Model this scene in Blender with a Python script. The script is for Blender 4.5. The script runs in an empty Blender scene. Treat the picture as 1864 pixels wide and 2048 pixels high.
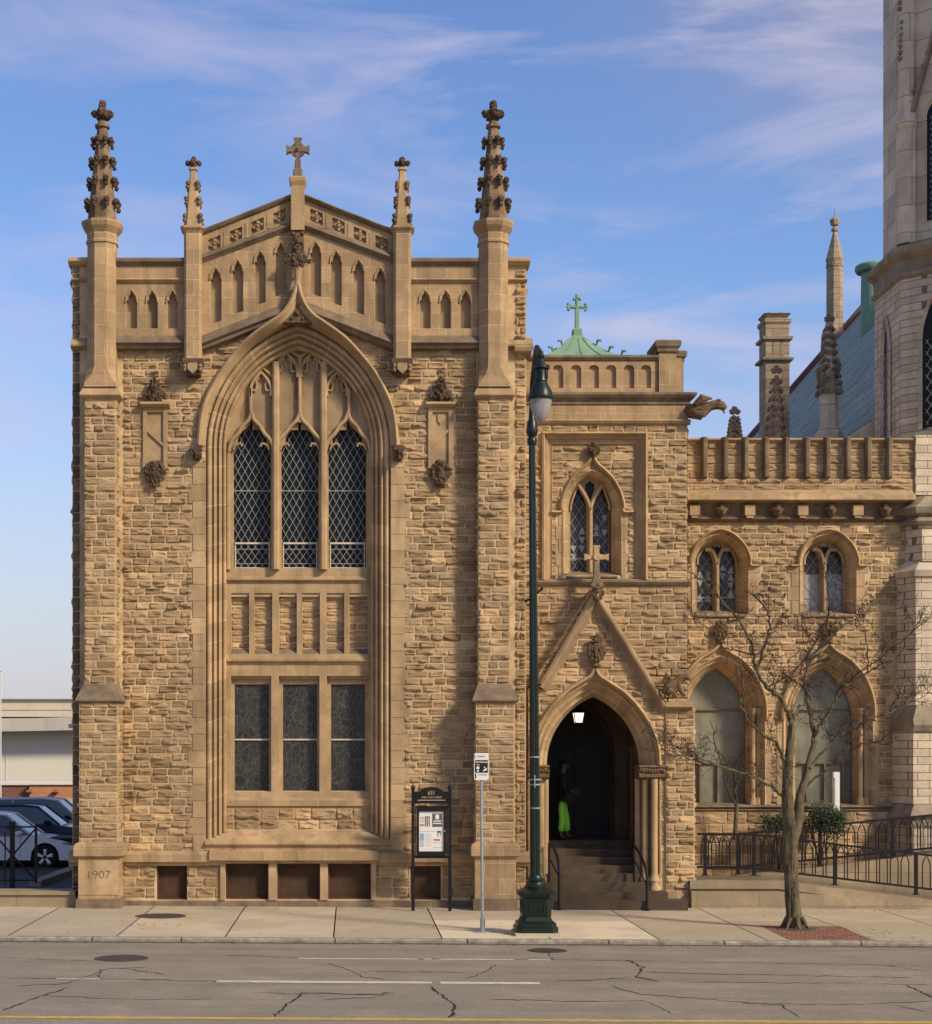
import bpy, math, random
from mathutils import Vector, Matrix, noise
from mathutils.geometry import tessellate_polygon
C = bpy.context.scene
COL = C.collection
R = math.radians
rnd = random.Random(7)

# ------------------------------------------------------------------ camera, sky, sun
FPX = 3370.0; CU, CV, CH = 700.0, 1500.0, 3.2      # focal length in photo pixels, optical axis, eye height
cam = bpy.data.cameras.new('camera'); camo = bpy.data.objects.new('camera', cam); COL.objects.link(camo)
camo.location = (0, 0, CH); camo.rotation_euler = (R(90), 0, 0)
cam.sensor_fit = 'VERTICAL'; cam.sensor_height = 36; cam.lens = FPX/2048*36
cam.shift_x = (932-CU)/2048; cam.shift_y = (CV-1024)/2048
cam.clip_start = .1; cam.clip_end = 3000
C.camera = camo
SUN_AZ, SUN_EL = 51.0, 34.0                          # azimuth right of the street normal behind the camera
w = bpy.data.worlds.new('World'); C.world = w; w.use_nodes = True
nt = w.node_tree; N = nt.nodes; L = nt.links; N.clear()
def wn(t, **k):
    n = N.new(t)
    for a, b in k.items(): setattr(n, a, b)
    return n
out = wn('ShaderNodeOutputWorld'); bg = wn('ShaderNodeBackground'); sky = wn('ShaderNodeTexSky')
sky.sky_type = 'NISHITA'; sky.sun_disc = False; sky.sun_elevation = R(SUN_EL)
sky.sun_rotation = R(180-SUN_AZ); sky.air_density = 1.0; sky.dust_density = 1.1; sky.ozone_density = 2.5
bg.inputs[1].default_value = .12
tc = wn('ShaderNodeTexCoord')
mp = wn('ShaderNodeMapping'); mp.inputs['Rotation'].default_value = (0, R(-33), 0); mp.inputs['Scale'].default_value = (2.2, 1.6, 8.5)
n1 = wn('ShaderNodeTexNoise'); n1.inputs['Scale'].default_value = 2.1; n1.inputs['Detail'].default_value = 9; n1.inputs['Roughness'].default_value = .58; n1.inputs['Distortion'].default_value = .5
n2 = wn('ShaderNodeTexNoise'); n2.inputs['Scale'].default_value = 2.6; n2.inputs['Detail'].default_value = 4
r1 = wn('ShaderNodeValToRGB'); r1.color_ramp.elements[0].position = .46; r1.color_ramp.elements[1].position = .70
r2 = wn('ShaderNodeValToRGB'); r2.color_ramp.elements[0].position = .33; r2.color_ramp.elements[1].position = .50
mul = wn('ShaderNodeMath', operation='MULTIPLY')
sepd = wn('ShaderNodeSeparateXYZ')
el = wn('ShaderNodeMapRange'); el.inputs[1].default_value = .04; el.inputs[2].default_value = .20; el.inputs[3].default_value = .12; el.inputs[4].default_value = 1.0
mul2 = wn('ShaderNodeMath', operation='MULTIPLY')
hs = wn('ShaderNodeHueSaturation'); hs.inputs['Saturation'].default_value = 1.15; hs.inputs['Hue'].default_value = .512; hs.inputs['Value'].default_value = 1.35
pa = wn('ShaderNodeMapRange'); pa.inputs[1].default_value = .08; pa.inputs[2].default_value = .30; pa.inputs[4].default_value = 1
pb = wn('ShaderNodeMapRange'); pb.inputs[1].default_value = .29; pb.inputs[2].default_value = .42; pb.inputs[4].default_value = .78
pm = wn('ShaderNodeMath', operation='MULTIPLY'); mixp = wn('ShaderNodeMix', data_type='RGBA'); mixp.inputs[7].default_value = (2.75, 2.65, 3.6, 1)
pn_ = wn('ShaderNodeMath', operation='MULTIPLY_ADD'); pn_.inputs[1].default_value = .5; pn_.inputs[2].default_value = -.25; pad = wn('ShaderNodeMath', operation='ADD')
mix = wn('ShaderNodeMix', data_type='RGBA'); mix.inputs[7].default_value = (4.9, 4.5, 5.6, 1)
hz = wn('ShaderNodeMapRange'); hz.inputs[1].default_value = .0; hz.inputs[2].default_value = .26; hz.inputs[3].default_value = .92; hz.inputs[4].default_value = .0
mixh = wn('ShaderNodeMix', data_type='RGBA'); mixh.inputs[7].default_value = (4.3, 4.05, 4.7, 1)
L.new(tc.outputs['Generated'], mp.inputs[0]); L.new(mp.outputs[0], n1.inputs[0]); L.new(tc.outputs['Generated'], n2.inputs[0])
L.new(n1.outputs[0], r1.inputs[0]); L.new(n2.outputs[0], r2.inputs[0])
L.new(r1.outputs[0], mul.inputs[0]); L.new(r2.outputs[0], mul.inputs[1])
L.new(tc.outputs['Generated'], sepd.inputs[0]); L.new(sepd.outputs[2], el.inputs[0]); L.new(sepd.outputs[2], hz.inputs[0])
L.new(mul.outputs[0], mul2.inputs[0]); L.new(el.outputs[0], mul2.inputs[1])
L.new(sky.outputs[0], hs.inputs['Color']); L.new(hs.outputs[0], mixh.inputs[6]); L.new(hz.outputs[0], mixh.inputs[0])
L.new(n2.outputs[0], pn_.inputs[0]); L.new(sepd.outputs[0], pad.inputs[0]); L.new(pn_.outputs[0], pad.inputs[1]); L.new(pad.outputs[0], pa.inputs[0]); L.new(sepd.outputs[2], pb.inputs[0])
L.new(pa.outputs[0], pm.inputs[0]); L.new(pb.outputs[0], pm.inputs[1]); L.new(pm.outputs[0], mixp.inputs[0]); L.new(mixh.outputs[2], mixp.inputs[6])
L.new(mixp.outputs[2], mix.inputs[6]); cw = wn('ShaderNodeMapRange'); cw.inputs[1].default_value = -.17; cw.inputs[2].default_value = .06; cw.inputs[3].default_value = .38; mul3 = wn('ShaderNodeMath', operation='MULTIPLY')
L.new(sepd.outputs[0], cw.inputs[0]); L.new(cw.outputs[0], mul3.inputs[0]); L.new(mul2.outputs[0], mul3.inputs[1]); L.new(mul3.outputs[0], mix.inputs[0])
L.new(mix.outputs[2], bg.inputs[0]); L.new(bg.outputs[0], out.inputs[0])
sl = bpy.data.lights.new('sun', 'SUN'); so = bpy.data.objects.new('sun', sl); COL.objects.link(so)
sl.energy = 4.0; sl.angle = R(8); sl.color = (1, .87, .68)
sd = Vector((math.sin(R(SUN_AZ))*math.cos(R(SUN_EL)), -math.cos(R(SUN_AZ))*math.cos(R(SUN_EL)), math.sin(R(SUN_EL))))
so.rotation_euler = sd.to_track_quat('Z', 'Y').to_euler(); so.location = sd*60
C.view_settings.view_transform = 'Standard'; C.view_settings.look = 'None'; C.view_settings.exposure = 0.17; C.view_settings.gamma = 1

# ------------------------------------------------------------------ helpers
F = 34.4                                             # depth of the chapel's wall plane
def X(u, d=F): return (u-CU)*d/FPX
def Z(v, d=F): return CH-(v-CV)*d/FPX
def W(u, v, d=F): return (X(u, d), d, Z(v, d))
def gz(x): return -.006*x

class MB:
    def __init__(s): s.v = []; s.f = []; s.m = []; s.t = []; s.T = None; s.mi = 0; s.ti = .5
    def add(s, vs, fs, mi=None, ti=None):
        b = len(s.v); T = s.T
        if T is None: s.v.extend([tuple(p) for p in vs])
        else: s.v.extend([tuple(T @ Vector(p)) for p in vs])
        mi = s.mi if mi is None else mi; ti = s.ti if ti is None else ti
        for f in fs:
            s.f.append(tuple(b+i for i in f)); s.m.append(mi); s.t.append(ti)
    def build(s, name, mats, parent=None, smooth=None, loc=None):
        me = bpy.data.meshes.new(name); vs = s.v
        if loc is not None: vs = [(a-loc[0], b-loc[1], c-loc[2]) for a, b, c in vs]
        elif parent is not None:
            o = parent
            L0 = Vector((0, 0, 0))
            while o: L0 += Vector(o.location); o = o.parent
            vs = [(a-L0[0], b-L0[1], c-L0[2]) for a, b, c in vs]
        me.from_pydata(vs, [], s.f)
        if not isinstance(mats, (list, tuple)): mats = [mats]
        for m in mats: me.materials.append(m)
        n = len(me.polygons)
        if n == len(s.m):
            me.polygons.foreach_set('material_index', [min(i, len(mats)-1) for i in s.m])
            at = me.attributes.new('tint', 'FLOAT', 'FACE'); at.data.foreach_set('value', s.t)
        if smooth:
            me.polygons.foreach_set('use_smooth', [True]*n); me.set_sharp_from_angle(angle=R(smooth))
        me.update()
        ob = bpy.data.objects.new(name, me); COL.objects.link(ob)
        if parent: ob.parent = parent
        if loc is not None: ob.location = loc
        return ob
    # ---- primitives
    def box(s, x0, x1, y0, y1, z0, z1, **k):
        if x0 > x1: x0, x1 = x1, x0
        if z0 > z1: z0, z1 = z1, z0
        v = [(x0, y0, z0), (x1, y0, z0), (x1, y1, z0), (x0, y1, z0), (x0, y0, z1), (x1, y0, z1), (x1, y1, z1), (x0, y1, z1)]
        s.add(v, [(0, 1, 5, 4), (1, 2, 6, 5), (2, 3, 7, 6), (3, 0, 4, 7), (4, 5, 6, 7), (3, 2, 1, 0)], **k)
    def rings(s, rs, cap=True, **k):
        n = len(rs[0]); vs = [p for r in rs for p in r]; fs = []
        for i in range(len(rs)-1):
            for j in range(n):
                a = i*n+j; b = i*n+(j+1) % n
                fs.append((a, b, b+n, a+n))
        if cap: fs.append(tuple(range(n))[::-1]); fs.append(tuple((len(rs)-1)*n+i for i in range(n)))
        s.add(vs, fs, **k)
    def lathe(s, cx, cy, prof, n=16, rot=0, **k):
        s.rings([[(cx+r*math.cos(rot+2*math.pi*i/n), cy+r*math.sin(rot+2*math.pi*i/n), z) for i in range(n)] for z, r in prof], **k)
    def octa(s, cx, cy, prof, **k):                    # prof (z, half width across flats)
        s.lathe(cx, cy, [(z, h/math.cos(math.pi/8)) for z, h in prof], 8, math.pi/8, **k)
    def sq(s, cx, cy, prof, ch=.12, **k):              # chamfered square rings, prof (z, half width)
        rs = []
        for z, h in prof:
            c = h*ch
            rs.append([(cx+a, cy+b, z) for a, b in ((h, -h+c), (h, h-c), (h-c, h), (-h+c, h), (-h, h-c), (-h, -h+c), (-h+c, -h), (h-c, -h))])
        s.rings(rs, **k)
    def tube(s, pts, rad, n=6, **k):
        pts = [Vector(p) for p in pts]; rs = []
        if not isinstance(rad, (list, tuple)): rad = [rad]*len(pts)
        up = None
        for i, p in enumerate(pts):
            d = (pts[min(i+1, len(pts)-1)]-pts[max(i-1, 0)]); d = d.normalized() if d.length > 1e-9 else Vector((0, 0, 1))
            if up is None: up = d.orthogonal().normalized()
            a = (up-d*up.dot(d)); a = a.normalized() if a.length > 1e-6 else d.orthogonal().normalized()
            up = a; b = d.cross(a)
            rs.append([tuple(p+(a*math.cos(2*math.pi*j/n)+b*math.sin(2*math.pi*j/n))*rad[i]) for j in range(n)])
        s.rings(rs, **k)
    def plate(s, outer, holes, y, flip=False, **k):
        loops = [outer]+list(holes)
        tri = tessellate_polygon([[Vector((p[0], p[1], 0)) for p in lp] for lp in loops])
        s.add([(p[0], y, p[1]) for lp in loops for p in lp], [tuple(t) for t in tri], **k)
    def reveal(s, outl, y0, y1, inner=None, **k):
        n = len(outl); inner = inner or outl
        s.add([(p[0], y0, p[1]) for p in outl]+[(p[0], y1, p[1]) for p in inner], [(i, (i+1) % n, n+(i+1) % n, n+i) for i in range(n)], **k)
    def prism(s, outl, y0, y1, holes=(), **k):
        s.plate(outl, holes, y0, **k); s.plate(outl, holes, y1, **k); s.reveal(outl, y0, y1, **k)
        for h in holes: s.reveal(h, y0, y1, **k)
    def niche(s, outl, y0, y1, sh=.8, mb=None, **k):
        cx = sum(p[0] for p in outl)/len(outl); cz = (min(p[1] for p in outl)+max(p[1] for p in outl))/2
        hw = max(p[0] for p in outl)-cx; hh = max(p[1] for p in outl)-cz
        e = hw*(1-sh)
        inn = [(cx+(p[0]-cx)*(1-e/hw), cz+(p[1]-cz)*(1-e/hh)) for p in outl]
        ym = y0+(y1-y0)*.45
        s.reveal(outl, y0, ym, inn, **k); s.reveal(inn, ym, y1, **k)
        s.plate(inn, [], y1, **(dict(k, mi=mb) if mb is not None else k))
    def hs(s, a, b, prof, **k):                        # string course from (x,z) a to b; prof closed polygon (y, dz)
        n = len(prof)
        s.add([(a[0], y, a[1]+z) for y, z in prof]+[(b[0], y, b[1]+z) for y, z in prof],
              [(i, (i+1) % n, n+(i+1) % n, n+i) for i in range(n)]+[tuple(range(n)), tuple(range(2*n-1, n-1, -1))], **k)
    def sweep(s, path, prof, closed=False, flags=None, **k):   # path (x,z) ; prof open list (offset to the left, y)
        n = len(path); m = len(prof); vs = []
        for i in range(n):
            p = Vector(path[i])
            a = Vector(path[i])-Vector(path[i-1]) if (i > 0 or closed) else Vector(path[1])-Vector(path[0])
            b = Vector(path[(i+1) % n])-Vector(path[i]) if (i < n-1 or closed) else a
            a = a.normalized(); b = b.normalized()
            na = Vector((-a.y, a.x)); nb = Vector((-b.y, b.x)); t = na+nb
            if t.length < 1e-6: t = na
            t = t.normalized(); t = t/max(.35, t.dot(na))
            for o, y in prof: vs.append((p.x+t.x*o, y, p.y+t.y*o))
        for i in range(n if closed else n-1):
            fs = [(i*m+j, ((i+1) % n)*m+j, ((i+1) % n)*m+j+1, i*m+j+1) for j in range(m-1)]
            s._pend = fs
            if i == 0: base = len(s.v); s.add(vs, [])
            mi = 1 if (flags and flags[i]) else k.get('mi', s.mi)
            for f in fs: s.f.append(tuple(base+q for q in f)); s.m.append(mi); s.t.append(k.get('ti', s.ti))
    def loft2(s, A, B, prof, flags=None, seed=3):      # outer path A, inner path B, prof (t, y)
        n = len(A); m = len(prof); r = random.Random(seed); base = len(s.v)
        s.add([(A[i][0]+(B[i][0]-A[i][0])*t, y, A[i][1]+(B[i][1]-A[i][1])*t) for i in range(n) for t, y in prof], [])
        ti = .5
        for i in range(n-1):
            j1 = flags and flags[i]
            if j1: ti = r.uniform(.3, .7)
            for j in range(m-1):
                s.f.append((base+i*m+j, base+(i+1)*m+j, base+(i+1)*m+j+1, base+i*m+j+1)); s.m.append(1 if j1 else s.mi); s.t.append(ti)
    def rib(s, path, wd, y0, y1, closed=False, **k):   # bar lying in the wall plane, chamfered front at y0, back at y1
        h = wd/2; c = min(h*.55, (y1-y0)*.6)
        s.sweep(path, [(h, y1), (h, y0+c), (h-c, y0), (-h+c, y0), (-h, y0+c), (-h, y1)], closed, **k)
    def blob(s, x, y, z, r, sx=1, sy=1, sz=1, n=6, m=5, amp=.18, **k):
        vs = [(x, y, z+r*sz)]
        for i in range(1, m):
            a = math.pi*i/m
            for j in range(n):
                b = 2*math.pi*(j+.5*(i % 2))/n; rr = r*(1+amp*(rnd.random()*2-1))
                vs.append((x+rr*sx*math.sin(a)*math.cos(b), y+rr*sy*math.sin(a)*math.sin(b), z+rr*sz*math.cos(a)))
        vs.append((x, y, z-r*sz)); fs = []
        for j in range(n):
            fs.append((0, 1+j, 1+(j+1) % n)); e = 1+(m-2)*n
            fs.append((e+j, len(vs)-1, e+(j+1) % n))
            for i in range(m-2):
                a = 1+i*n
                fs.append((a+j, a+n+j, a+n+(j+1) % n, a+(j+1) % n))
        s.add(vs, fs, **k)
    def rock(s, x0, x1, z0, z1, y, inside=None, ch=(.146, .160), ln=(.22, .46), amp=.04, cell=.026, seed=1, gap=.009, mi=0, big=0):
        r = random.Random(seed); z = z0
        while z < z1-.03:
            h = r.uniform(*ch); h = min(h, z1-z)
            if z1-z-h < ch[0]*.6: h = z1-z
            x = x0
            first = True
            while x < x1-.03:
                l = r.uniform(*ln)*(r.uniform(.4, 1) if first else 1); first = False
                if x1-x-l < ln[0]*.7: l = x1-x
                s.block(x+gap/2, x+l-gap/2, z+gap/2, z+h-gap/2, y, inside, amp*r.uniform(.45, 1.25), cell, r, mi)
                x += l
            z += h
    def block(s, x0, x1, z0, z1, y, inside, amp, cell, r, mi):
        nx = max(2, round((x1-x0)/cell)); nz = max(3, round((z1-z0)/cell)); o = r.uniform(0, 50)
        t = min(1, max(0, r.gauss(.5, .22))); hh = []; inn = []
        tilt = r.uniform(-.3, .6)*amp
        for j in range(nz+1):
            for i in range(nx+1):
                a = x0+(x1-x0)*i/nx; b = z0+(z1-z0)*j/nz
                e = min(a-x0, x1-a, b-z0, z1-b)
                if e < 1e-5: h = -.002
                else:
                    k = min(1, e/.010)
                    q = noise.noise(Vector((a*4+o, b*15, o))); q2 = noise.noise(Vector((a*10, b*34+o, o))); q3 = noise.noise(Vector((a*2.2+o, b*6, o+9)))
                    led = max(0, q+.12+tilt*6*((b-z0)/(z1-z0)-.5)); ee = min(1, e/.03)
                    h = k*.007+ee*amp*(1.55*led+.55*max(0, q2+.15)*(.4+led*2)+.5*max(0, q3))
                    h = max(.002, h)
                hh.append((a, y-h, b))
        fs = []
        for j in range(nz):
            for i in range(nx):
                if inside is None or inside((hh[j*(nx+1)+i][0]+hh[j*(nx+1)+i+1][0])/2, (hh[j*(nx+1)+i][2]+hh[(j+1)*(nx+1)+i][2])/2):
                    q = j*(nx+1)+i; fs.append((q, q+1, q+nx+2, q+nx+1))
        if fs: s.add(hh, fs, mi=mi, ti=t)

def facetM(p0, p1):                                    # local frame on a vertical facet: x along, y inward, z up
    d = Vector((p1[0]-p0[0], p1[1]-p0[1], 0)).normalized()
    return Matrix(((d.x, -d.y, 0, p0[0]), (d.y, d.x, 0, p0[1]), (0, 0, 1, 0), (0, 0, 0, 1)))
def empty(name, label, cat, loc=(0, 0, 0), group=None):
    o = bpy.data.objects.new(name, None); COL.objects.link(o); o.location = loc; o.empty_display_size = .2
    return tag(o, label, cat, group)
def tag(o, label=None, cat=None, group=None, kind=None):
    if label: o['label'] = label
    if cat: o['category'] = cat
    if group: o['group'] = group
    if kind: o['kind'] = kind
    return o
def smooth(pts, n=6):
    o = []
    for i in range(len(pts)-1):
        p0 = Vector(pts[max(i-1, 0)]); p1 = Vector(pts[i]); p2 = Vector(pts[i+1]); p3 = Vector(pts[min(i+2, len(pts)-1)])
        for j in range(n):
            t = j/n
            o.append(tuple(.5*((2*p1)+(p2-p0)*t+(2*p0-5*p1+4*p2-p3)*t*t+(3*p1-p0-3*p2+p3)*t**3)))
    return o+[tuple(pts[-1])]
def mirror(half, cx):                                  # half: left bottom -> apex ; returns whole left -> right
    return list(half)+[(2*cx-p[0], p[1]) for p in half[-2::-1]]
def arch(cx, z0, zs, hw, za, nj=1, na=8, sub=2, joint=.017):
    Rr = ((za-zs)**2+hw**2)/(2*hw); c = cx-hw+Rr; P = []; J = []
    for i in range(nj):
        a = z0+(zs-z0)*i/nj; b = z0+(zs-z0)*(i+1)/nj
        P.append((cx-hw, a)); J.append(False); P.append((cx-hw, b-joint)); J.append(True)
    th = math.atan2(za-zs, cx-c); st = (math.pi-th)/(na)
    for i in range(na):
        for k in range(sub):
            a = math.pi-st*(i+k/sub); P.append((c+Rr*math.cos(a), zs+Rr*math.sin(a))); J.append(False)
        if i < na-1:
            a = math.pi-st*(i+1)+joint/max(Rr, .3); P.append((c+Rr*math.cos(a), zs+Rr*math.sin(a))); J.append(True)
    n = len(P); P.append((cx, za)); J2 = J+J[::-1]
    return mirror(P, cx), J2
TRE = [(1, 0), (1.0, .10), (.95, .22), (.80, .30), (.66, .24), (.70, .36), (.70, .50), (.58, .68), (.36, .82), (.14, .93), (0, 1.08)]
PNT = [(1, 0), (.98, .2), (.88, .45), (.68, .70), (.38, .9), (0, 1.05)]
FLT = [(1, 0), (1, .2), (.7, .75), (.35, .95), (0, 1.0)]
OGE = [(1.02, -.05), (1.02, .04), (.90, .10), (.78, .05), (.80, .22), (.78, .42), (.62, .62), (.36, .78), (.14, .95), (0, 1.18)]
def head(cx, z0, zs, hw, rise, H=TRE):
    r = [(cx+x*hw, zs+z*rise) for x, z in H]
    return [(cx-hw, z0), (cx+hw, z0)]+r+[(2*cx-a, b) for a, b in r[-2::-1]]
def rect(x0, x1, z0, z1): return [(x0, z0), (x1, z0), (x1, z1), (x0, z1)]
def inpoly(P):
    def f(x, z):
        c = False; j = len(P)-1
        for i in range(len(P)):
            if (P[i][1] > z) != (P[j][1] > z) and x < (P[j][0]-P[i][0])*(z-P[i][1])/(P[j][1]-P[i][1])+P[i][0]: c = not c
            j = i
        return c
    return f
def text(body, size, mat, loc, parent, name, ext=.004, rot=(math.pi/2, 0, 0), sx=1, bold=0):
    cu = bpy.data.curves.new(name, 'FONT'); cu.body = body; cu.size = size; cu.extrude = ext; cu.align_x = 'CENTER'; cu.align_y = 'CENTER'; cu.offset = bold
    to = bpy.data.objects.new(name+'_tmp', cu); COL.objects.link(to)
    dg = bpy.context.evaluated_depsgraph_get(); me = bpy.data.meshes.new_from_object(to.evaluated_get(dg))
    bpy.data.objects.remove(to); me.name = name
    o = bpy.data.objects.new(name, me); COL.objects.link(o); me.materials.clear(); me.materials.append(mat)
    o.parent = parent; L0 = Vector((0, 0, 0)); q = parent
    while q: L0 += Vector(q.location); q = q.parent
    o.location = Vector(loc)-L0; o.rotation_euler = rot; o.scale = (sx, 1, 1)
    return o

# ------------------------------------------------------------------ materials
def material(name, c1, c2=None, rough=.85, scale=3, detail=6, bump=.0, bscale=40, metal=0, spec=.3, tint=0, big=None, bigc=.6, brick=None, streak=0, c3=None, emit=None, coat=0, speck=0, wear=0):
    m = bpy.data.materials.new(name); m.use_nodes = True; t = m.node_tree; n = t.nodes; l = t.links; b = n['Principled BSDF']
    b.inputs['Roughness'].default_value = rough; b.inputs['Metallic'].default_value = metal; b.inputs['Specular IOR Level'].default_value = spec
    if coat: b.inputs['Coat Weight'].default_value = coat
    if emit: b.inputs['Emission Color'].default_value = (*emit[0], 1); b.inputs['Emission Strength'].default_value = emit[1]
    g = n.new('ShaderNodeNewGeometry')
    def mixc(a, bb, f, mode='MIX'):
        x = n.new('ShaderNodeMix'); x.data_type = 'RGBA'; x.blend_type = mode
        for s_, q in ((6, a), (7, bb), (0, f)):
            if isinstance(q, tuple): x.inputs[s_].default_value = (*q, 1)
            elif isinstance(q, (int, float)): x.inputs[s_].default_value = q
            else: l.new(q, x.inputs[s_])
        return x.outputs[2]
    def ramp(src, a, bb, v0=0, v1=1):
        x = n.new('ShaderNodeMapRange'); x.inputs[1].default_value = a; x.inputs[2].default_value = bb; x.inputs[3].default_value = v0; x.inputs[4].default_value = v1
        l.new(src, x.inputs[0]); return x.outputs[0]
    def nz(sc, det=5, vec=None, ro=.6):
        x = n.new('ShaderNodeTexNoise'); x.inputs['Scale'].default_value = sc; x.inputs['Detail'].default_value = det; x.inputs['Roughness'].default_value = ro
        l.new(vec or g.outputs['Position'], x.inputs['Vector']); return x.outputs[0]
    c2 = c2 or tuple(x*.75 for x in c1)
    col = mixc(c1, c2, ramp(nz(scale, detail), .32, .68))
    if c3: col = mixc(col, c3, ramp(nz(scale*.37+.3, 5), .5, .66, 0, .8))
    hgt = None
    if brick:
        bw, bh, mc, ms = brick[:4]
        sp = n.new('ShaderNodeSeparateXYZ'); l.new(g.outputs['Position'], sp.inputs[0])
        ad = n.new('ShaderNodeMath'); ad.operation = 'MULTIPLY_ADD'; ad.inputs[1].default_value = .83; l.new(sp.outputs[1], ad.inputs[0]); l.new(sp.outputs[0], ad.inputs[2])
        cb = n.new('ShaderNodeCombineXYZ'); l.new(ad.outputs[0], cb.inputs[0])
        l.new(sp.outputs[1 if len(brick) > 4 else 2], cb.inputs[1])
        if len(brick) > 4: l.new(sp.outputs[0], cb.inputs[0])
        bt = n.new('ShaderNodeTexBrick'); bt.inputs['Scale'].default_value = 1; bt.inputs['Brick Width'].default_value = bw; bt.inputs['Row Height'].default_value = bh
        bt.inputs['Mortar Size'].default_value = ms; bt.inputs['Mortar Smooth'].default_value = .3; bt.inputs['Bias'].default_value = 0
        bt.inputs['Color1'].default_value = (.78, .78, .78, 1); bt.inputs['Color2'].default_value = (1.12, 1.1, 1.08, 1); l.new(cb.outputs[0], bt.inputs['Vector'])
        col = mixc(col, bt.outputs['Color'], .8, 'MULTIPLY'); col = mixc(col, mc, bt.outputs['Fac']); hgt = bt.outputs['Fac']
    if wear:
        mw = n.new('ShaderNodeMapping'); mw.inputs['Scale'].default_value = (.16, 1.5, 1); l.new(g.outputs['Position'], mw.inputs[0])
        col = mixc(col, tuple(x*.55 for x in c1), ramp(nz(1.2, 8, mw.outputs[0]), .44, .66, 0, wear))
    if speck:
        col = mixc(col, tuple(x*.3 for x in c1), ramp(nz(38, 3), .54, .72, 0, speck)); col = mixc(col, tuple(min(1, x*1.7) for x in c1), ramp(nz(31, 3), .58, .75, 0, speck))
    if tint:
        a = n.new('ShaderNodeAttribute'); a.attribute_name = 'tint'
        col = mixc(col, tuple(min(1, x*(1+tint)) for x in c1), ramp(a.outputs['Fac'], .5, 1, 0, 1))
        col = mixc(col, tuple(x*(1-tint*.62)*q for x, q in zip(c2, (1, .97, .92))), ramp(a.outputs['Fac'], .5, 0, 0, 1))
    if streak:
        mpn = n.new('ShaderNodeMapping'); mpn.inputs['Scale'].default_value = (2.4, 2.4, .35); l.new(g.outputs['Position'], mpn.inputs[0])
        col = mixc(col, tuple(x*.3 for x in c1), ramp(nz(1.6, 7, mpn.outputs[0]), .52, .72, 0, streak))
    if big: col = mixc(col, tuple(x*bigc for x in c1), ramp(nz(big, 4), .45, .68, 0, .75))
    l.new(col, b.inputs['Base Color'])
    if bump:
        bp = n.new('ShaderNodeBump'); bp.inputs['Strength'].default_value = bump; bp.inputs['Distance'].default_value = .02
        h = nz(bscale, 7)
        l.new(h, bp.inputs['Height']); l.new(bp.outputs[0], b.inputs['Normal'])
        if hgt is not None:
            b2 = n.new('ShaderNodeBump'); b2.invert = True; b2.inputs['Strength'].default_value = .6; b2.inputs['Distance'].default_value = .01
            l.new(hgt, b2.inputs['Height']); l.new(bp.outputs[0], b2.inputs['Normal']); l.new(b2.outputs[0], b.inputs['Normal'])
    return m
M = {}
M['rock'] = material('rock_faced_sandstone', (.455, .303, .158), (.295, .193, .097), scale=4.2, bump=1.0, bscale=26, tint=.34, big=.45, bigc=.55, c3=(.25, .195, .125), streak=.4)
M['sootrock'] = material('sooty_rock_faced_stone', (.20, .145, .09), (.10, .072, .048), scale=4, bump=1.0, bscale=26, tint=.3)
M['mortar'] = material('lime_mortar', (.64, .48, .28), (.36, .24, .125), scale=2.6, bump=.2)
M['dressed'] = material('dressed_sandstone', (.49, .333, .175), (.32, .215, .112), scale=2.1, detail=9, bump=.6, bscale=26, tint=.25, big=.7, bigc=.5, c3=(.43, .27, .14), brick=(.62, .31, (.64, .48, .30), .006), streak=.65)
M['mould'] = material('moulded_sandstone', (.51, .35, .185), (.34, .23, .118), scale=2.6, detail=9, bump=.5, bscale=30, tint=.35, big=.8, bigc=.5, c3=(.45, .29, .15), streak=.6)
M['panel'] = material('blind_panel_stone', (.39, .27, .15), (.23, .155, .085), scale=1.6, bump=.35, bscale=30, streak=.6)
M['weather'] = material('soot_stained_stone', (.25, .18, .11), (.115, .082, .052), scale=2.6, bump=.5, bscale=28, streak=.5)
M['soot'] = material('blackened_carving', (.15, .095, .055), (.05, .033, .022), scale=6, bump=.6, bscale=40)
M['carve'] = material('carved_brown_stone', (.20, .125, .065), (.09, .055, .03), scale=9, bump=.6, bscale=45)
M['spire'] = material('pinnacle_stone', (.34, .22, .12), (.075, .05, .032), scale=2.4, detail=8, bump=.4, bscale=30, streak=.6)
M['glass'] = material('dark_window_glass', (.010, .012, .013), (.02, .022, .022), rough=.35, scale=4, spec=.12, bump=.15, bscale=5)
M['lead'] = material('leaded_bars', (.36, .36, .34), (.27, .27, .26), rough=.5, spec=.4)
M['cream'] = material('cream_painted_frame', (.62, .54, .40), (.48, .4, .28), rough=.6, scale=8)
M['mesh'] = material('rusty_vent_screen', (.085, .042, .02), (.04, .024, .015), rough=.8, scale=3, bump=.5, bscale=120)
M['frame_d'] = material('dark_reddish_frame', (.10, .045, .025), (.06, .03, .02), rough=.7)
M['copper'] = material('green_copper', (.24, .38, .25), (.16, .28, .19), rough=.75, scale=2.5, detail=9, big=1.2, bigc=.7, streak=.25, spec=.2)
M['lime'] = material('limestone_blocks', (.68, .56, .39), (.47, .38, .26), scale=2.5, detail=9, bump=.9, bscale=20, brick=(.52, .17, (.17, .13, .09), .009), streak=.3)
M['limes'] = material('smooth_limestone', (.70, .58, .42), (.48, .39, .28), brick=(1.3, .62, (.34, .27, .18), .012), scale=1.4, bump=.3, bscale=25, streak=.5)
M['limeb'] = material('brown_limestone', (.44, .335, .215), (.31, .235, .15), scale=1.5, bump=.6, bscale=25, brick=(.6, .26, (.2, .15, .1), .012), streak=.4)
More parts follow.
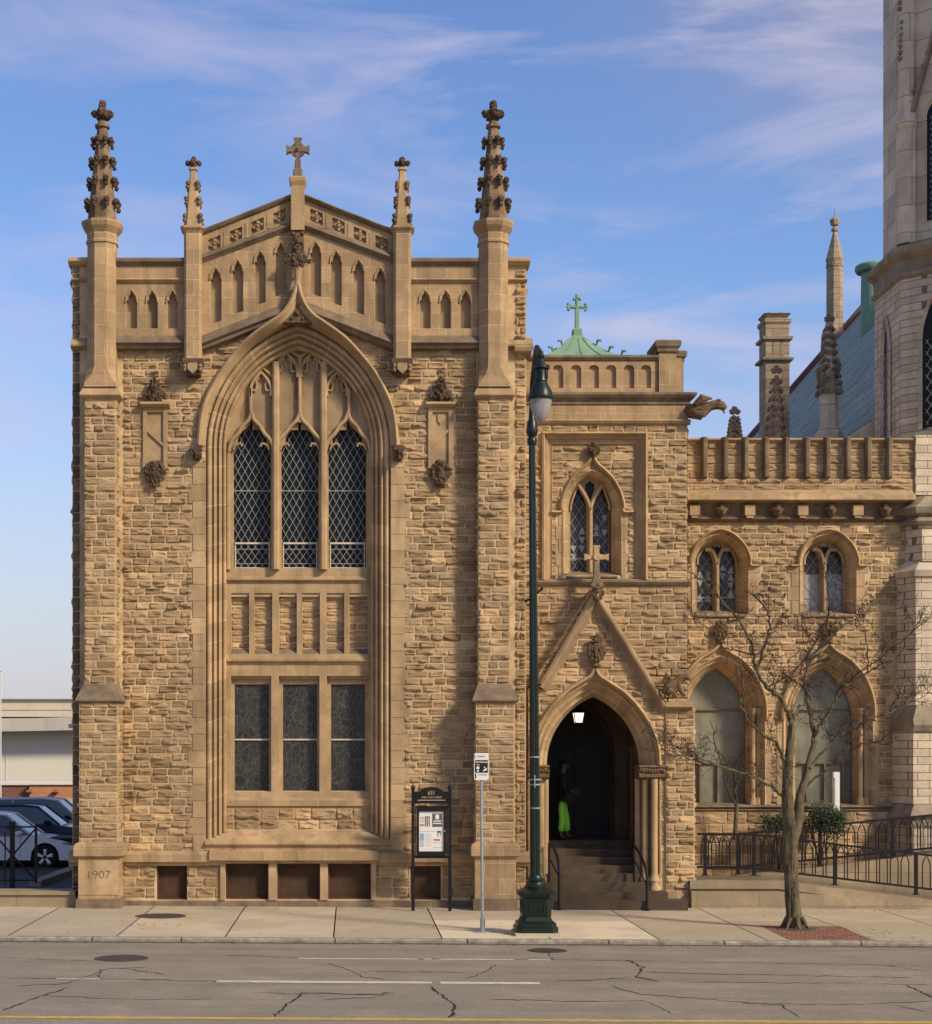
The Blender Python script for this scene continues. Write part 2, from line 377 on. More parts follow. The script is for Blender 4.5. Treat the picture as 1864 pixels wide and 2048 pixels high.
M['limed'] = material('sooty_limestone', (.34, .27, .18), (.18, .14, .095), scale=2.5, bump=.5, bscale=25, streak=.5)
M['iron'] = material('black_iron_paint', (.007, .006, .007), (.011, .009, .009), rough=.5, spec=.25)
M['lampgreen'] = material('dark_green_paint', (.005, .014, .009), (.009, .015, .009), rough=.35, spec=.4, scale=5, bump=.05)
M['steel'] = material('galvanised_steel', (.38, .40, .42), (.28, .3, .31), rough=.42, metal=.5, scale=12)
M['white'] = material('white_sign_paint', (.74, .72, .66), (.66, .64, .58), rough=.4)
M['black'] = material('black_print', (.012, .012, .014), rough=.5)
M['red'] = material('red_print', (.55, .05, .03), rough=.5)
M['blue'] = material('blue_print', (.14, .35, .62), rough=.5)
M['brass'] = material('brass_lettering', (.55, .40, .22), rough=.4, spec=.5)
M['door'] = material('black_oak_door', (.012, .010, .010), (.02, .016, .014), rough=.6, scale=6, bump=.3)
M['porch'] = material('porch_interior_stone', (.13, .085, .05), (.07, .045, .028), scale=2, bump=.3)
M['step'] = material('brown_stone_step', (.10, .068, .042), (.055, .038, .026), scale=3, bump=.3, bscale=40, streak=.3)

def rockbox(mb, x0, x1, y0, y1, z0, z1, seed=1, sides='flr', **k):
    mb.box(x0, x1, y0, y1, z0, z1, mi=1)
    if 'f' in sides: mb.rock(x0, x1, z0, z1, y0, seed=seed, **k)
    if 'r' in sides: mb.T = facetM((x1, y0), (x1, y1)); mb.rock(0, y1-y0, z0, z1, 0, seed=seed+50, **k); mb.T = None
    if 'l' in sides: mb.T = facetM((x0, y1), (x0, y0)); mb.rock(0, y1-y0, z0, z1, 0, seed=seed+90, **k); mb.T = None
RM = [M['rock'], M['mortar']]
def foliage(mb, cx, y, cz, wd, ht, n=26, shape='round', r=.045, **k):   # mirrored cluster of carved leaves
    n = int(n*2.1); r *= .72
    for i in range(n):
        b = rnd.random(); a = rnd.random()
        if shape == 'tri': ww = 1-b
        elif shape == 'vase': ww = .35+.65*math.sin(min(1, b*1.35)*math.pi*.62)
        elif shape == 'drop': ww = min(1, .25+b*1.3) if b < .6 else 1-(b-.6)*1.4
        else: ww = math.sqrt(max(0, 1-(2*b-1)**2))
        for sg in (-1, 1):
            mb.blob(cx+sg*a*ww*wd/2, y-.03-.05*rnd.random()-(1-a)*.05, cz+(b-.5)*ht, r*(.7+.6*rnd.random()), 1, .9, .8+rnd.random()*.6, **k)

# ------------------------------------------------------------------ the chapel (gabled block of 1907)
CX = X(596)
chapel = empty('chapel_building', 'tall brown sandstone chapel block with gable, four crocketed pinnacles and one giant pointed window', 'chapel', (CX, F, 0))
D1 = F+.42
opA, opJ = arch(CX, Z(1683), Z(895), 185*F/FPX, Z(644), nj=20, na=9)
opB, _ = arch(CX, Z(1662, D1), Z(895, D1), 144*D1/FPX, Z(703, D1), nj=20, na=9)
bw = [(313, 374.6, 1731, 1800), (451, 537, 1727, 1799), (554, 640, 1727, 1799), (656, 742, 1727, 1799), (820.6, 882, 1732, 1800)]
bwr = [rect(X(a), X(b), Z(d), Z(c)) for a, b, c, d in bw]
xl, xr = X(145), X(1052)
wall_out = [(xl, Z(1818)), (xr, Z(1818)), (xr, Z(517)), (X(787), Z(517)), (X(787), Z(461)), (CX, Z(386)), (X(405), Z(461)), (X(405), Z(517)), (xl, Z(517))]
w_ = MB(); w_.mi = 1
w_.plate(wall_out, [opA]+bwr, F); w_.reveal(wall_out, F, F+.75)
for r_ in bwr: w_.reveal(r_, F, F+.3)
w_.box(xl, xr, F+.75, F+13, -.2, Z(520))
inA = inpoly(opA); jl, jr = X(411), X(782)
def noarch(x, z):
    if inA(x, z): return False
    if z < Z(925) and X(384) < x < X(811) and z > Z(1701): return False
    for (a, b, c, d) in bw:
        if X(a-3) < x < X(b+3) and Z(d+3) < z < Z(c-3): return False
    if z < Z(1701) and X(441) < x < X(752): return False
    for u0, u1 in ((284, 337), (857, 911)):
        if X(u0) < x < X(u1) and Z(955) < z < Z(803): return False
    zl = Z(690) if (x < X(405) or x > X(787)) else Z(695+(605-695)*(1-abs(x-CX)/(X(787)-CX)))
    return z < zl-.02
w_.rock(X(246), X(953), Z(1702), Z(600), F, noarch, seed=4, mi=0)
w_.rock(X(246), X(953), Z(1796), Z(1729), F, noarch, seed=5, ch=(.2, .24), ln=(.3, .6), mi=0, amp=.03)
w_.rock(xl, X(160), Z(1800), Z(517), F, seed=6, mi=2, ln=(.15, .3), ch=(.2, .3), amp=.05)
w_.rock(X(1030), X(1058)-.06, Z(1800), Z(540), F, seed=7, mi=0, ln=(.15, .28), ch=(.16, .24), amp=.05)
for sx, a, b in ((xl, F, F+.75),):
    w_.T = facetM((xl, F+12), (xl, F)); w_.rock(0, 12, 0, Z(517), 0, seed=8, mi=0, cell=.09, ch=(.25, .34), ln=(.4, .8)); w_.T = None
w_.T = facetM((xr, F), (xr, F+6)); w_.rock(0, 6, Z(860), Z(517), 0, seed=9, mi=0, cell=.08, ch=(.2, .3), ln=(.3, .6)); w_.T = None
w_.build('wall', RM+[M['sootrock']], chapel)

# dressed stone of the jambs: alternating quoins
for sd_ in (0, 1):
    q = MB()
    z = Z(1701); i = 0
    while z < Z(925)-.05:
        h = .34; z1 = min(Z(925), z+h-.01)
        u0 = (377 if i % 2 else 386); e = 411
        if sd_: x0, x1 = X(782), X(810 if i % 2 else 819)
        else: x0, x1 = X(u0), X(e)
        q.box(x0, x1, F-.018, F+.05, z, z1, mi=0, ti=rnd.uniform(.35, .7))
        z += h; i += 1
    q.build('quoins', [M['mould'], M['mortar']], chapel)
q = MB()
# lintel and piers round the basement windows
for a, b, c, d in ((438, 755, 1705, 1726.5), (441, 450.5, 1727, 1800), (537.5, 553.5, 1727, 1800), (640.5, 655.5, 1727, 1800), (742.5, 752, 1727, 1800)):
    q.box(X(a), X(b), F-.06, F+.1, Z(d), Z(c))
q.build('basement_surround', [M['mould'], M['mortar']], chapel)

# plinth moulding, base course
p = MB()
PR = [(F, .0), (F-.13, -.05), (F-.15, -.07), (F-.15, -.22), (F-.08, -.27), (F-.08, -.30), (F, -.30)]
p.hs((X(246), Z(1701)), (X(420), Z(1701)), PR); p.hs((X(758), Z(1701)), (X(953), Z(1701)), PR)
PR2 = [(F, .0), (F-.16, -.03), (F-.20, -.05), (F-.20, -.22), (F-.07, -.26), (F, -.26)]
p.hs((X(420), Z(1698)), (X(758), Z(1698)), PR2)
p.hs((X(246), Z(1801)), (X(953), Z(1801)), [(F, 0), (F-.05, -.02), (F-.06, -.3), (F, -.3)], mi=1)
p.hs((xl-.06, Z(1702)), (X(158), Z(1702)), PR)
p.hs((X(1030), Z(1702)), (X(1058), Z(1702)), PR)
# the big sloping sill of the window and its face
p.hs((X(411), Z(1683)), (X(782), Z(1683)), [(F+.42, .24), (F-.06, .0), (F-.10, -.03), (F-.10, -.06), (F-.03, -.10), (F-.03, -.18), (F, -.18)], mi=0)
p.build('plinth', [M['dressed'], M['weather']], chapel, smooth=30)

for k_, (a, b, c, d) in enumerate(bw):
    win = MB(); x0, x1, z0, z1 = X(a), X(b), Z(d), Z(c)
    win.box(x0, x1, F+.16, F+.2, z0, z1)
    o = win.build('basement_window', M['mesh'], chapel)
    fr = MB(); t_ = .035
    fr.prism(rect(x0+.003, x1-.003, z0+.003, z1-.003), F+.10, F+.158, holes=[rect(x0+t_, x1-t_, z0+t_, z1-t_)])
    fr.build('frame', M['frame_d'], o)

# arch mouldings of the giant window
ar = MB()
prof = [(0, F), (.01, F+.09), (.05, F+.11), (.07, F+.05), (.13, F+.02), (.22, F+.02), (.28, F+.05), (.31, F+.12), (.35, F+.14), (.38, F+.09), (.44, F+.07), (.50, F+.09), (.53, F+.17), (.56, F+.25), (.61, F+.26), (.63, F+.19), (.68, F+.17), (.74, F+.19), (.77, F+.27), (.80, F+.34), (.85, F+.35), (.87, F+.29), (.93, F+.28), (.98, F+.32), (1, F+.42)]
prof = [(t_, F+(y_-F)*(.78 if t_ < 1 else 1)) for t_, y_ in prof]
ar.loft2(opA, opB, prof, opJ)
ar.build('arch_moulding', [M['mould'], M['mortar']], chapel, smooth=45)
# ogee hood mould over it
half = [(394.6, 893), (394.8, 880), (402, 823), (421.4, 775.6), (451, 728), (493, 683), (535, 654.5), (562, 636), (577, 617), (585.5, 597), (590, 578)]
hp = [(X(u, F), Z(v, F)) for u, v in smooth(half, 4)]
hood = MB()
for sg in (1, -1):
    path = hp if sg == 1 else [(2*CX-x, z) for x, z in hp][::-1]
    hood.sweep(path, [(.012, F), (0, F-.13), (-.045, F-.16), (-.085, F-.13), (-.10, F-.07), (-.16, F-.04), (-.175, F)])
def fw(v):
    x, y, z = v; k = min(1, max(0, (z-Z(715))/(Z(645)-Z(715)))); return (x, y-.27*k*k*(3-2*k)*(1 if y < F-.01 else 0), z)
hood.v = [fw(v) for v in hood.v]
hood.build('hood_mould', [M['mould'], M['mortar']], chapel, smooth=50)
for sg in (-1, 1):
    hs_ = MB()
    x = CX+sg*(X(596)-X(394.6)+.0)
    hs_.box(x-.10, x+.10, F-.2, F, Z(903), Z(893)); hs_.sq(x, F-.09, [(Z(921), .07), (Z(915), .10), (Z(904), .085)])
    foliage(hs_, x, F-.13, Z(912), .16, .14, 8, r=.04)
    hs_.build('hood_stop', M['soot'], chapel)
sp = MB()
sp.prism([(X(566), Z(652)), (X(626), Z(652)), (X(604), Z(628)), (X(596), Z(600)), (X(588), Z(628))], F-.31, F)
for a, b, r_ in ((596, 634, .06), (585, 645, .035), (607, 645, .035), (596, 618, .03)): sp.blob(X(a), F-.32, Z(b), r_)
sp.build('spandrel_carving', M['carve'], chapel)

# tracery plane with six lights
def U(u, d=D1): return X(u, d)
def V(v, d=D1): return Z(v, d)
tr = MB()
lights = [head(U((a+b)/2), V(1136), V(893), (U(b)-U(a))/2+.02, V(847)-V(893), OGE) for a, b in ((469, 539), (565, 634.5), (659.5, 730))]
low = [rect(U(a), U(b), V(1583), V(1352)) for a, b in ((462, 542.5), (558, 639), (654, 736))]
pan = [rect(U(380+a/3.102), U(380+b/3.102), V(1308), V(1186)) for a, b in ((255, 367), (400, 510), (552, 663), (697, 806), (848, 957), (990, 1103))]
outp = [(U(449), V(1662)), (U(748), V(1662))]+[p_ for p_ in opB if p_[1] > V(897)][::-1]
outp[0] = (opB[0][0]-.03, V(1664)); outp[1] = (opB[-1][0]+.03, V(1664))
tr.plate(outp, lights+low+pan, D1)
for h in lights: tr.reveal(h, D1, D1+.2, [(p_[0]+(.0 if abs(p_[1]-V(1136)) < .01 else 0), p_[1]) for p_ in h])
for h in low: tr.reveal(h, D1, D1+.22)
for h in pan: tr.reveal(h, D1, D1+.14)
tr.build('window_wall', [M['mould'], M['mortar']], chapel)
# rock panels between the mullions and under the windows
for i, h in enumerate(pan):
    rp = MB(); rp.plate(h, [], D1+.14, mi=1); rp.rock(h[0][0], h[1][0], h[0][1], h[2][1], D1+.14, seed=30+i, ch=(.1, .15), ln=(.3, .5), gap=.006, amp=.03, cell=.03)
    rp.box(h[0][0], h[1][0], D1+.04, D1+.14, h[2][1]-.07, h[2][1]-.002, mi=1)
    rp.hs((h[0][0], h[0][1]), (h[1][0], h[0][1]), [(D1, .0), (D1+.12, .11), (D1+.12, 0)], mi=2)
    rp.build('stone_panel', RM+[M['weather']], chapel)
rp = MB()
rp.rock(U(449), U(748), V(1661), V(1616), D1, seed=40, ch=(.2, .24), ln=(.3, .55), amp=.04)
rp.build('stone_panel', RM+[M['weather']], chapel)
a, b = U(447.5), U(748.5)
st = MB(); st.hs((a, V(1156)), (b, V(1156)), [(D1+.2, .20), (D1-.04, 0), (D1-.07, -.02), (D1-.07, -.05), (D1-.02, -.07), (D1-.02, -.10), (D1, -.10), (D1+.2, -.1)]); st.build('string_course', M['dressed'], chapel, smooth=30)
st = MB(); st.hs((a, V(1317)), (b, V(1317)), [(D1+.0, .09), (D1-.05, 0), (D1-.07, -.02), (D1-.07, -.06), (D1-.02, -.09), (D1-.02, -.12), (D1, -.12)]); st.build('string_course', M['dressed'], chapel, smooth=30)
st = MB(); st.hs((a, V(1597)), (b, V(1597)), [(D1+.2, .14), (D1-.03, .0), (D1-.05, -.02), (D1-.05, -.15), (D1, -.18)]); st.build('string_course', M['dressed'], chapel, smooth=30)
# mullion shafts and ribs of the blind tracery
rb = MB()
for u in (552, 647): rb.rib([(U(u), V(1140)), (U(u), V(726 if u == 552 else 726))], .15, D1-.16, D1)
rb.rib([(U(599.5-.0), V(847)), (U(599.5), V(716))], .07, D1-.10, D1)
for u in (501.5, 697.5): rb.rib([(U(u), V(835)), (U(u), V(778))], .07, D1-.10, D1)
for u in (457, 741): rb.rib([(U(u), V(1140)), (U(u), V(905))], .08, D1-.10, D1)
for a, b in ((457, 549), (550.5, 648.5), (650, 742)):                                  # ogee hoods over the lights
    c_ = (a+b)/2; h = [(a+1, 905), (a+6, 884), (a+20, 868), (c_-17, 853), (c_-6, 842), (c_, 828)]
    P = [(U(u), V(v)) for u, v in smooth(h, 4)]; P = P+[(2*U(c_)-x, z) for x, z in P[-2::-1]]
    rb.rib(P, .075, D1-.12, D1)
    h = [(a+10, 901), (a+14, 892), (a+24, 888), (a+28, 894)]
    for sg in (1, -1): rb.rib([(U(c_)+sg*(U(u)-U(c_)), V(v)) for u, v in smooth(h, 3)], .045, D1-.07, D1)
for c_, v0, hw in ((572.5, 740, 22), (624.5, 740, 22), (522, 778, 20), (674, 778, 20)):  # blind heads
    h = [(c_-hw, v0+16), (c_-hw, v0-2), (c_-hw*.62, v0-18), (c_, v0-32)]
    P = [(U(u), V(v)) for u, v in smooth(h, 4)]; P = P+[(2*U(c_)-x, z) for x, z in P[-2::-1]]
    rb.rib(P, .06, D1-.10, D1)
    for sg in (-1, 1):
        h = [(c_+sg*hw, v0+2), (c_+sg*hw*.55, v0+4), (c_+sg*hw*.42, v0-6), (c_+sg*hw*.5, v0-14), (c_+sg*hw*.15, v0-22)]
        rb.rib([(U(u), V(v)) for u, v in smooth(h, 3)], .04, D1-.07, D1)
for sg in (-1, 1):
    for u0, v0, u1, v1 in ((499.5, 790, 470, 852), (553, 760, 526, 738), (599.5, 716, 584, 706)):
        if u0 == 499.5: continue
        rb.rib([(U(599.5)+sg*(U(u0)-U(599.5)), V(v0)), (U(599.5)+sg*(U(u1)-U(599.5)), V(v1))], .05, D1-.09, D1)
rb.build('tracery', [M['mould'], M['mortar']], chapel, smooth=40)
bp_ = MB()                                                                             # dark stone of the blind lights
top = [p_ for p_ in opB if p_[1] > V(885)]
bp_.add([], [])
for lo, hi, vb in ((553, 597, 842), (602, 646, 842), (505, 548, 846), (651, 694, 846)):
    c_ = (lo+hi)/2; hw = (hi-lo)/2; vt = 712 if 540 < lo < 640 else 752
    bp_.plate([(U(lo), V(860)), (U(hi), V(860)), (U(hi), V(vt+26)), (U(hi-6), V(vt+10)), (U(c_), V(vt)), (U(lo+6), V(vt+10)), (U(lo), V(vt+26))], [], D1-.006)
bp_.plate([(U(480), V(843)), (U(497), V(830)), (U(497), V(785)), (U(484), V(812))], [], D1-.006)
bp_.plate([(U(719), V(843)), (U(702), V(830)), (U(702), V(785)), (U(715), V(812))], [], D1-.006)
bp_.build('blind_light', M['panel'], chapel)

def lattice(mb, x0, x1, z0, z1, y, pw, ph, t=.0085):
    dx, dz = pw/2, ph/2
    sl_ = ph/pw; hgt = z1-z0
    for sg in (1, -1):
        i = -int(hgt/ph)-2
        while x0+i*pw < x1+hgt/sl_+pw:
            xa = x0+i*pw
            # line from (xa,z0) going up with slope sg
            pts = []
            if sg == 1: ax, bx = xa, xa+hgt/sl_
            else: ax, bx = xa+hgt/sl_, xa
            t0, t1 = 0, 1
            d = bx-ax
            lo, hi = sorted(((x0-ax)/d, (x1-ax)/d)); t0 = max(0, lo); t1 = min(1, hi)
            if t1 > t0:
                p0 = Vector((ax+d*t0, z0+hgt*t0)); p1 = Vector((ax+d*t1, z0+hgt*t1))
                if (p1-p0).length > .02:
                    n_ = (p1-p0).normalized(); n_ = Vector((-n_.y, n_.x))*t/2
                    mb.prism([tuple(p0-n_), tuple(p1-n_), tuple(p1+n_), tuple(p0+n_)], y+(.002 if sg == 1 else 0), y+.012)
            i += 1
M['paleglass'] = material('pale_obscured_glass', (.42, .43, .40), (.2, .21, .2), rough=.4, scale=5)
M['stained'] = material('leaded_figure_glass', (.020, .021, .018), (.05, .048, .04), rough=.3, scale=2.2, spec=.25, bump=.3, bscale=6)
def crackle(m, sc, col, wd, st=(1, 1, 1)):
    t = m.node_tree; n = t.nodes; l = t.links; b = n['Principled BSDF']; src = b.inputs['Base Color'].links[0].from_socket
    g = n.new('ShaderNodeNewGeometry'); mp_ = n.new('ShaderNodeMapping'); mp_.inputs['Scale'].default_value = st; l.new(g.outputs['Position'], mp_.inputs[0])
    nn = n.new('ShaderNodeTexNoise'); nn.inputs['Scale'].default_value = 3; l.new(mp_.outputs[0], nn.inputs[0])
    ad = n.new('ShaderNodeVectorMath'); ad.operation = 'MULTIPLY_ADD'; ad.inputs[1].default_value = (.25, .25, .25); l.new(nn.outputs['Color'], ad.inputs[0]); l.new(mp_.outputs[0], ad.inputs[2])
    v = n.new('ShaderNodeTexVoronoi'); v.feature = 'DISTANCE_TO_EDGE'; v.inputs['Scale'].default_value = sc; l.new(ad.outputs[0], v.inputs['Vector'])
    r = n.new('ShaderNodeMapRange'); r.inputs[1].default_value = wd; r.inputs[2].default_value = wd*2.2; r.inputs[3].default_value = 1; r.inputs[4].default_value = 0; l.new(v.outputs[0], r.inputs[0])
    mx = n.new('ShaderNodeMix'); mx.data_type = 'RGBA'; mx.inputs[7].default_value = (*col, 1); l.new(src, mx.inputs[6]); l.new(r.outputs[0], mx.inputs[0]); l.new(mx.outputs[2], b.inputs['Base Color'])
    return mx, r
crackle(M['stained'], 8.5, (.085, .08, .07), .02, (1, 1, .7))
YG = D1+.17
for a, b in ((469, 539), (565, 634.5), (659.5, 730)):
    g_ = MB(); x0, x1 = U(a)-.05, U(b)+.05
    g_.box(x0, x1, YG, YG+.02, V(1138), V(840)); wo = g_.build('window', M['glass'], chapel)
    l_ = MB(); lattice(l_, x0, x1, V(1087), V(845), YG-.03, .145, .262); l_.box(x0, x1, YG-.034, YG-.02, V(979.6)-.008, V(979.6)+.008)
    l_.build('lattice', M['lead'], wo)
    l_ = MB(); lattice(l_, x0, x1, V(1136), V(1087), YG-.05, .145, .20)
    for v in (1097, 1126): l_.box(x0, x1, YG-.055, YG-.045, V(v)-.005, V(v)+.005)
    l_.build('lattice', M['lead'], wo)
    t_ = MB(); t_.box(x0+.05, x1-.05, YG-.07, YG-.02, V(1087), V(1083.5)); t_.box(x0+.05, x1-.05, YG-.07, YG-.02, V(1137), V(1133.5))
    for xx in (U(a), U(b)-.022): t_.box(xx, xx+.022, YG-.06, YG-.015, V(1134), V(1087))
    t_.build('transom', M['cream'], wo)
YG = D1+.20
for a, b in ((467.7, 538), (564.7, 634.7), (661.4, 730.7)):
    g_ = MB(); g_.box(U(a), U(b), YG, YG+.02, V(1583), V(1367)); wo = g_.build('window', M['stained'], chapel)
    t_ = MB(); t_.box(U(a)+.01, U(b)-.01, YG-.03, YG-.005, V(1480.5), V(1477.5)); t_.build('transom', M['cream'], wo)
    t_ = MB(); o1 = rect(U(a)-.10, U(b)+.10, V(1588), V(1350)); t_.prism(o1, YG-.05, YG+.03, holes=[rect(U(a)+.005, U(b)-.005, V(1582), V(1368))]); t_.build('frame', M['mould'], wo)
    t_ = MB(); t_.box(U(a)-.05, U(b)+.05, YG-.12, YG-.051, V(1358), V(1351)); t_.build('head_moulding', M['mould'], wo); t_ = MB(); t_.box(U(a), U(b), YG-.09, YG-.051, V(1587), V(1582)); t_.build('sill', M['cream'], wo)

# buttresses
XB = -5.035
for sg in (-1, 1):
    bx = XB if sg == -1 else 2*CX-XB
    b_ = MB(); d = 33.75
    rockbox(b_, bx-.387, bx+.387, F-.65, F, Z(1707, d), Z(1402, d), seed=60+sg, ln=(.25, .5), amp=.03)
    rockbox(b_, bx-.315, bx+.315, F-.40, F, Z(1367, 34), Z(792, 34), seed=70+sg, ln=(.2, .45), amp=.03)
    zc = Z(1402, d)
    b_.rings([[(bx-h, F-p_, z), (bx+h, F-p_, z), (bx+h, F, z), (bx-h, F, z)] for z, h, p_ in ((zc-.03, .43, .68), (zc, .46, .73), (zc+.03, .46, .73), (Z(1367, 34), .33, .41))], mi=3)
    zc = Z(792, 34)
    b_.rings([[(bx-h, F-p_, z), (bx+h, F-p_, z), (bx+h, F, z), (bx-h, F, z)] for z, h, p_ in ((zc-.06, .34, .43), (zc, .41, .5), (zc+.03, .41, .5), (zc+.17, .345, .42), (zc+.18, .33, .40))], mi=2)
    # plinth
    b_.rings([[(bx-h, F-p_, z), (bx+h, F-p_, z), (bx+h, F, z), (bx-h, F, z)] for z, h, p_ in ((1.05, .42, .68), (1.08, .49, .75), (1.27, .49, .75), (1.32, .46, .72), (1.36, .39, .655))], mi=2)
    b_.box(bx-.41, bx+.41, F-.67, F, .22, 1.05, mi=2)
    b_.box(bx-.45, bx+.45, F-.71, F, -.15, .22, mi=3)
    b_.build('buttress', RM+[M['dressed'], M['weather']], chapel)
    # octagonal shaft with its spire
    s_ = MB(); cy = F-.13; d = 34.1; zt = Z(442, d)
    zb = zc+.18
    s_.rings([[(bx+a, cy+b2, z) for a, b2 in ((h, -h+c), (h, h-c), (h-c, h), (-h+c, h), (-h, h-c), (-h, -h+c), (-h+c, -h), (h-c, -h))] for z, h, c in
              ((zb, .335, .01), (zb+.08, .333, .02), (Z(752, d), .30, .12), (Z(735, d), .292, .17), (Z(488, d), .288, .169), (Z(486, d), .315, .185), (Z(482, d), .315, .185), (Z(479, d), .292, .17), (Z(466, d), .30, .176), (Z(455, d), .38, .222), (Z(447, d), .405, .237), (zt, .395, .23), (zt+.02, .31, .18))])
    so_ = s_.build('shaft', [M['dressed'], M['mortar']], chapel)
    pn = MB(); z2 = Z(252, d)
    pn.octa(bx, cy, [(zt, .285), (z2, .10), (z2+.02, .145), (z2+.07, .145), (z2+.09, .09), (Z(238, d), .085)])
    for v in (404, 361, 320, 279):
        z = Z(v, d); f_ = (z-zt)/(z2-zt); h = .285+(.10-.285)*f_+.01
        for i in range(8):
            a_ = math.pi/8+i*math.pi/4; rr = h/math.cos(math.pi/8); k_ = .075-.018*f_
            pn.blob(bx+(rr+.045)*math.cos(a_), cy+(rr+.045)*math.sin(a_), z+.03, k_, mi=1); pn.blob(bx+(rr+.06)*math.cos(a_), cy+(rr+.06)*math.sin(a_), z-.085, k_*.72, mi=1)
            pn.blob(bx+(rr+.0)*math.cos(a_), cy+(rr+.0)*math.sin(a_), z+.0, k_*.8, mi=1)
    po = pn.build('pinnacle', [M['spire'], M['soot']], chapel)
    fn = MB(); z = Z(222, d)
    fn.tube([(bx, cy, Z(240, d)), (bx, cy, Z(215, d))], .08, 8); fn.blob(bx, cy, Z(204, d), .085, sz=1.25, n=8); fn.blob(bx, cy, z, .13)
    for i in range(4):
        a_ = i*math.pi/2; fn.blob(bx+.15*math.cos(a_), cy+.15*math.sin(a_), z, .085); fn.blob(bx+.11*math.cos(a_+.78), cy+.11*math.sin(a_+.78), z-.05, .07)
    fn.build('finial', M['soot'], po)
# date stone
ds = MB(); bx = XB; ds.box(bx-.40, bx+.40, F-.682, F-.6, .30, 1.0); dso = ds.build('date_stone', M['mould'], chapel)
text('1907', .22, M['weather'], (bx+.0, F-.684, .70), dso, 'date_numerals', ext=.003, sx=1.15)

# small pilasters with pinnacles on shield corbels
for sg in (-1, 1):
    d = 34.2; px = X(386.4, d); px = px if sg == -1 else 2*CX-px
    s_ = MB(); cy = F-.17
    s_.sq(px, cy, [(Z(722, d), .178), (Z(470, d), .178), (Z(466, d), .20), (Z(461, d), .245), (Z(457, d), .245), (Z(455, d), .2)], ch=.28)
    s_.build('pilaster', [M['dressed'], M['mortar']], chapel)
    c_ = MB(); c_.box(px-.21, px+.21, F-.36, F, Z(729, d), Z(720, d)); c_.sq(px, F-.12, [(Z(750, d), .15), (Z(729, d), .19)])
    c_.prism([(px-.10, Z(729, d)), (px+.10, Z(729, d)), (px+.10, Z(741, d)), (px, Z(750, d)), (px-.10, Z(741, d))], F-.36, F-.3, mi=1)
    for s2 in (-1, 1): c_.blob(px+s2*.155, F-.31, Z(733, d), .055, mi=1); c_.blob(px+s2*.155, F-.30, Z(741, d), .045, mi=1)
    c_.build('shield_corbel', [M['soot'], M['panel']], chapel)
    pn = MB(); zt = Z(456, d); z2 = Z(342, d)
    pn.sq(px, cy, [(zt, .165), (z2, .06), (z2+.02, .085), (z2+.06, .085), (z2+.07, .05), (Z(334, d), .05)], ch=.3)
    for v, mi in ((438, 0), (403, 0), (371, 0)):
        z = Z(v, d); f_ = (z-zt)/(z2-zt); h = .165-.105*f_
        for i in range(4):
            a_ = math.pi/4+i*math.pi/2; rr = h*1.3+.03
            for dz, k_ in ((.03, .055), (-.06, .048)): pn.blob(px+rr*math.cos(a_), cy+rr*math.sin(a_), z+dz, k_, mi=1)
    po = pn.build('pinnacle', [M['mould'], M['weather']], chapel)
    fn = MB(); z = Z(326, d)
    fn.blob(px, cy, z, .09); fn.blob(px, cy, Z(319, d), .065, sz=1.1)
    for i in range(4): fn.blob(px+.11*math.cos(i*math.pi/2), cy+.11*math.sin(i*math.pi/2), z, .06)
    fn.build('finial', M['soot'], po)

# parapets with blind niches
YP = F-.14
def parapet_seg(mb, u0, u1, cs):
    d = YP; hol = []
    for c in cs:
        h = head(X(c, d), Z(657, d), Z(606, d), .118, Z(585, d)-Z(606, d), TRE); hol.append(h)
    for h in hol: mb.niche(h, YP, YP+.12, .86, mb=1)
    mb.plate(rect(X(u0, d), X(u1, d), Z(673, d), Z(566, d)), hol, YP)
    a, b = X(u0, d), X(u1, d)
    mb.box(a, b, YP-.02, F, Z(558, d), Z(530, d))
    mb.hs((a, Z(556, d)), (b, Z(556, d)), [(YP, 0), (YP-.06, -.02), (YP-.08, -.05), (YP-.03, -.09), (YP, -.10)])
    mb.hs((a, Z(515, d)), (b, Z(515, d)), [(F+.3, .0), (YP-.10, -.03), (YP-.12, -.06), (YP-.12, -.11), (YP-.05, -.17), (YP-.02, -.19), (F+.3, -.19)], mi=2)
    mb.hs((a, Z(671, d)), (b, Z(671, d)), [(YP, 0), (YP-.10, -.14), (YP-.12, -.17), (YP-.05, -.20), (YP-.04, -.26), (F, -.29), (F, 0)], mi=2)
    for i in range(len(cs)): 
        x = X(cs[i], d); mb.rib([(x-.12, Z(606, d)), (x-.1, Z(592, d)), (x, Z(579, d)), (x+.1, Z(592, d)), (x+.12, Z(606, d))], .03, YP-.03, YP)
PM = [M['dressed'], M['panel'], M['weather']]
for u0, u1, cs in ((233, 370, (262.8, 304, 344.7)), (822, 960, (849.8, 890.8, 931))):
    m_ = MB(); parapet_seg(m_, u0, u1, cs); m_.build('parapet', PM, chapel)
for a, b in ((xl-.07, X(180)), (X(1010), xr+.07)):
    m_ = MB()
    m_.hs((a, Z(515)), (b, Z(515)), [(F+.3, .0), (F-.12, -.03), (F-.14, -.06), (F-.14, -.11), (F-.07, -.17), (F-.0, -.19), (F+.3, -.19)])
    m_.build('corner_cornice', M['dressed'], chapel); m_ = MB()
    m_.hs((a+.05, Z(556)), (b-.05, Z(556)), [(F, 0), (F-.07, -.02), (F-.08, -.05), (F, -.10)])
    m_.build('corner_string', M['dressed'], chapel); m_ = MB()
    m_.hs((a+.05, Z(684)), (b+.06, Z(684)), [(F, .08), (F-.12, -.03), (F-.14, -.06), (F-.14, -.11), (F, -.18)]); m_.build('corner_string', M['dressed'], chapel)
m_ = MB()
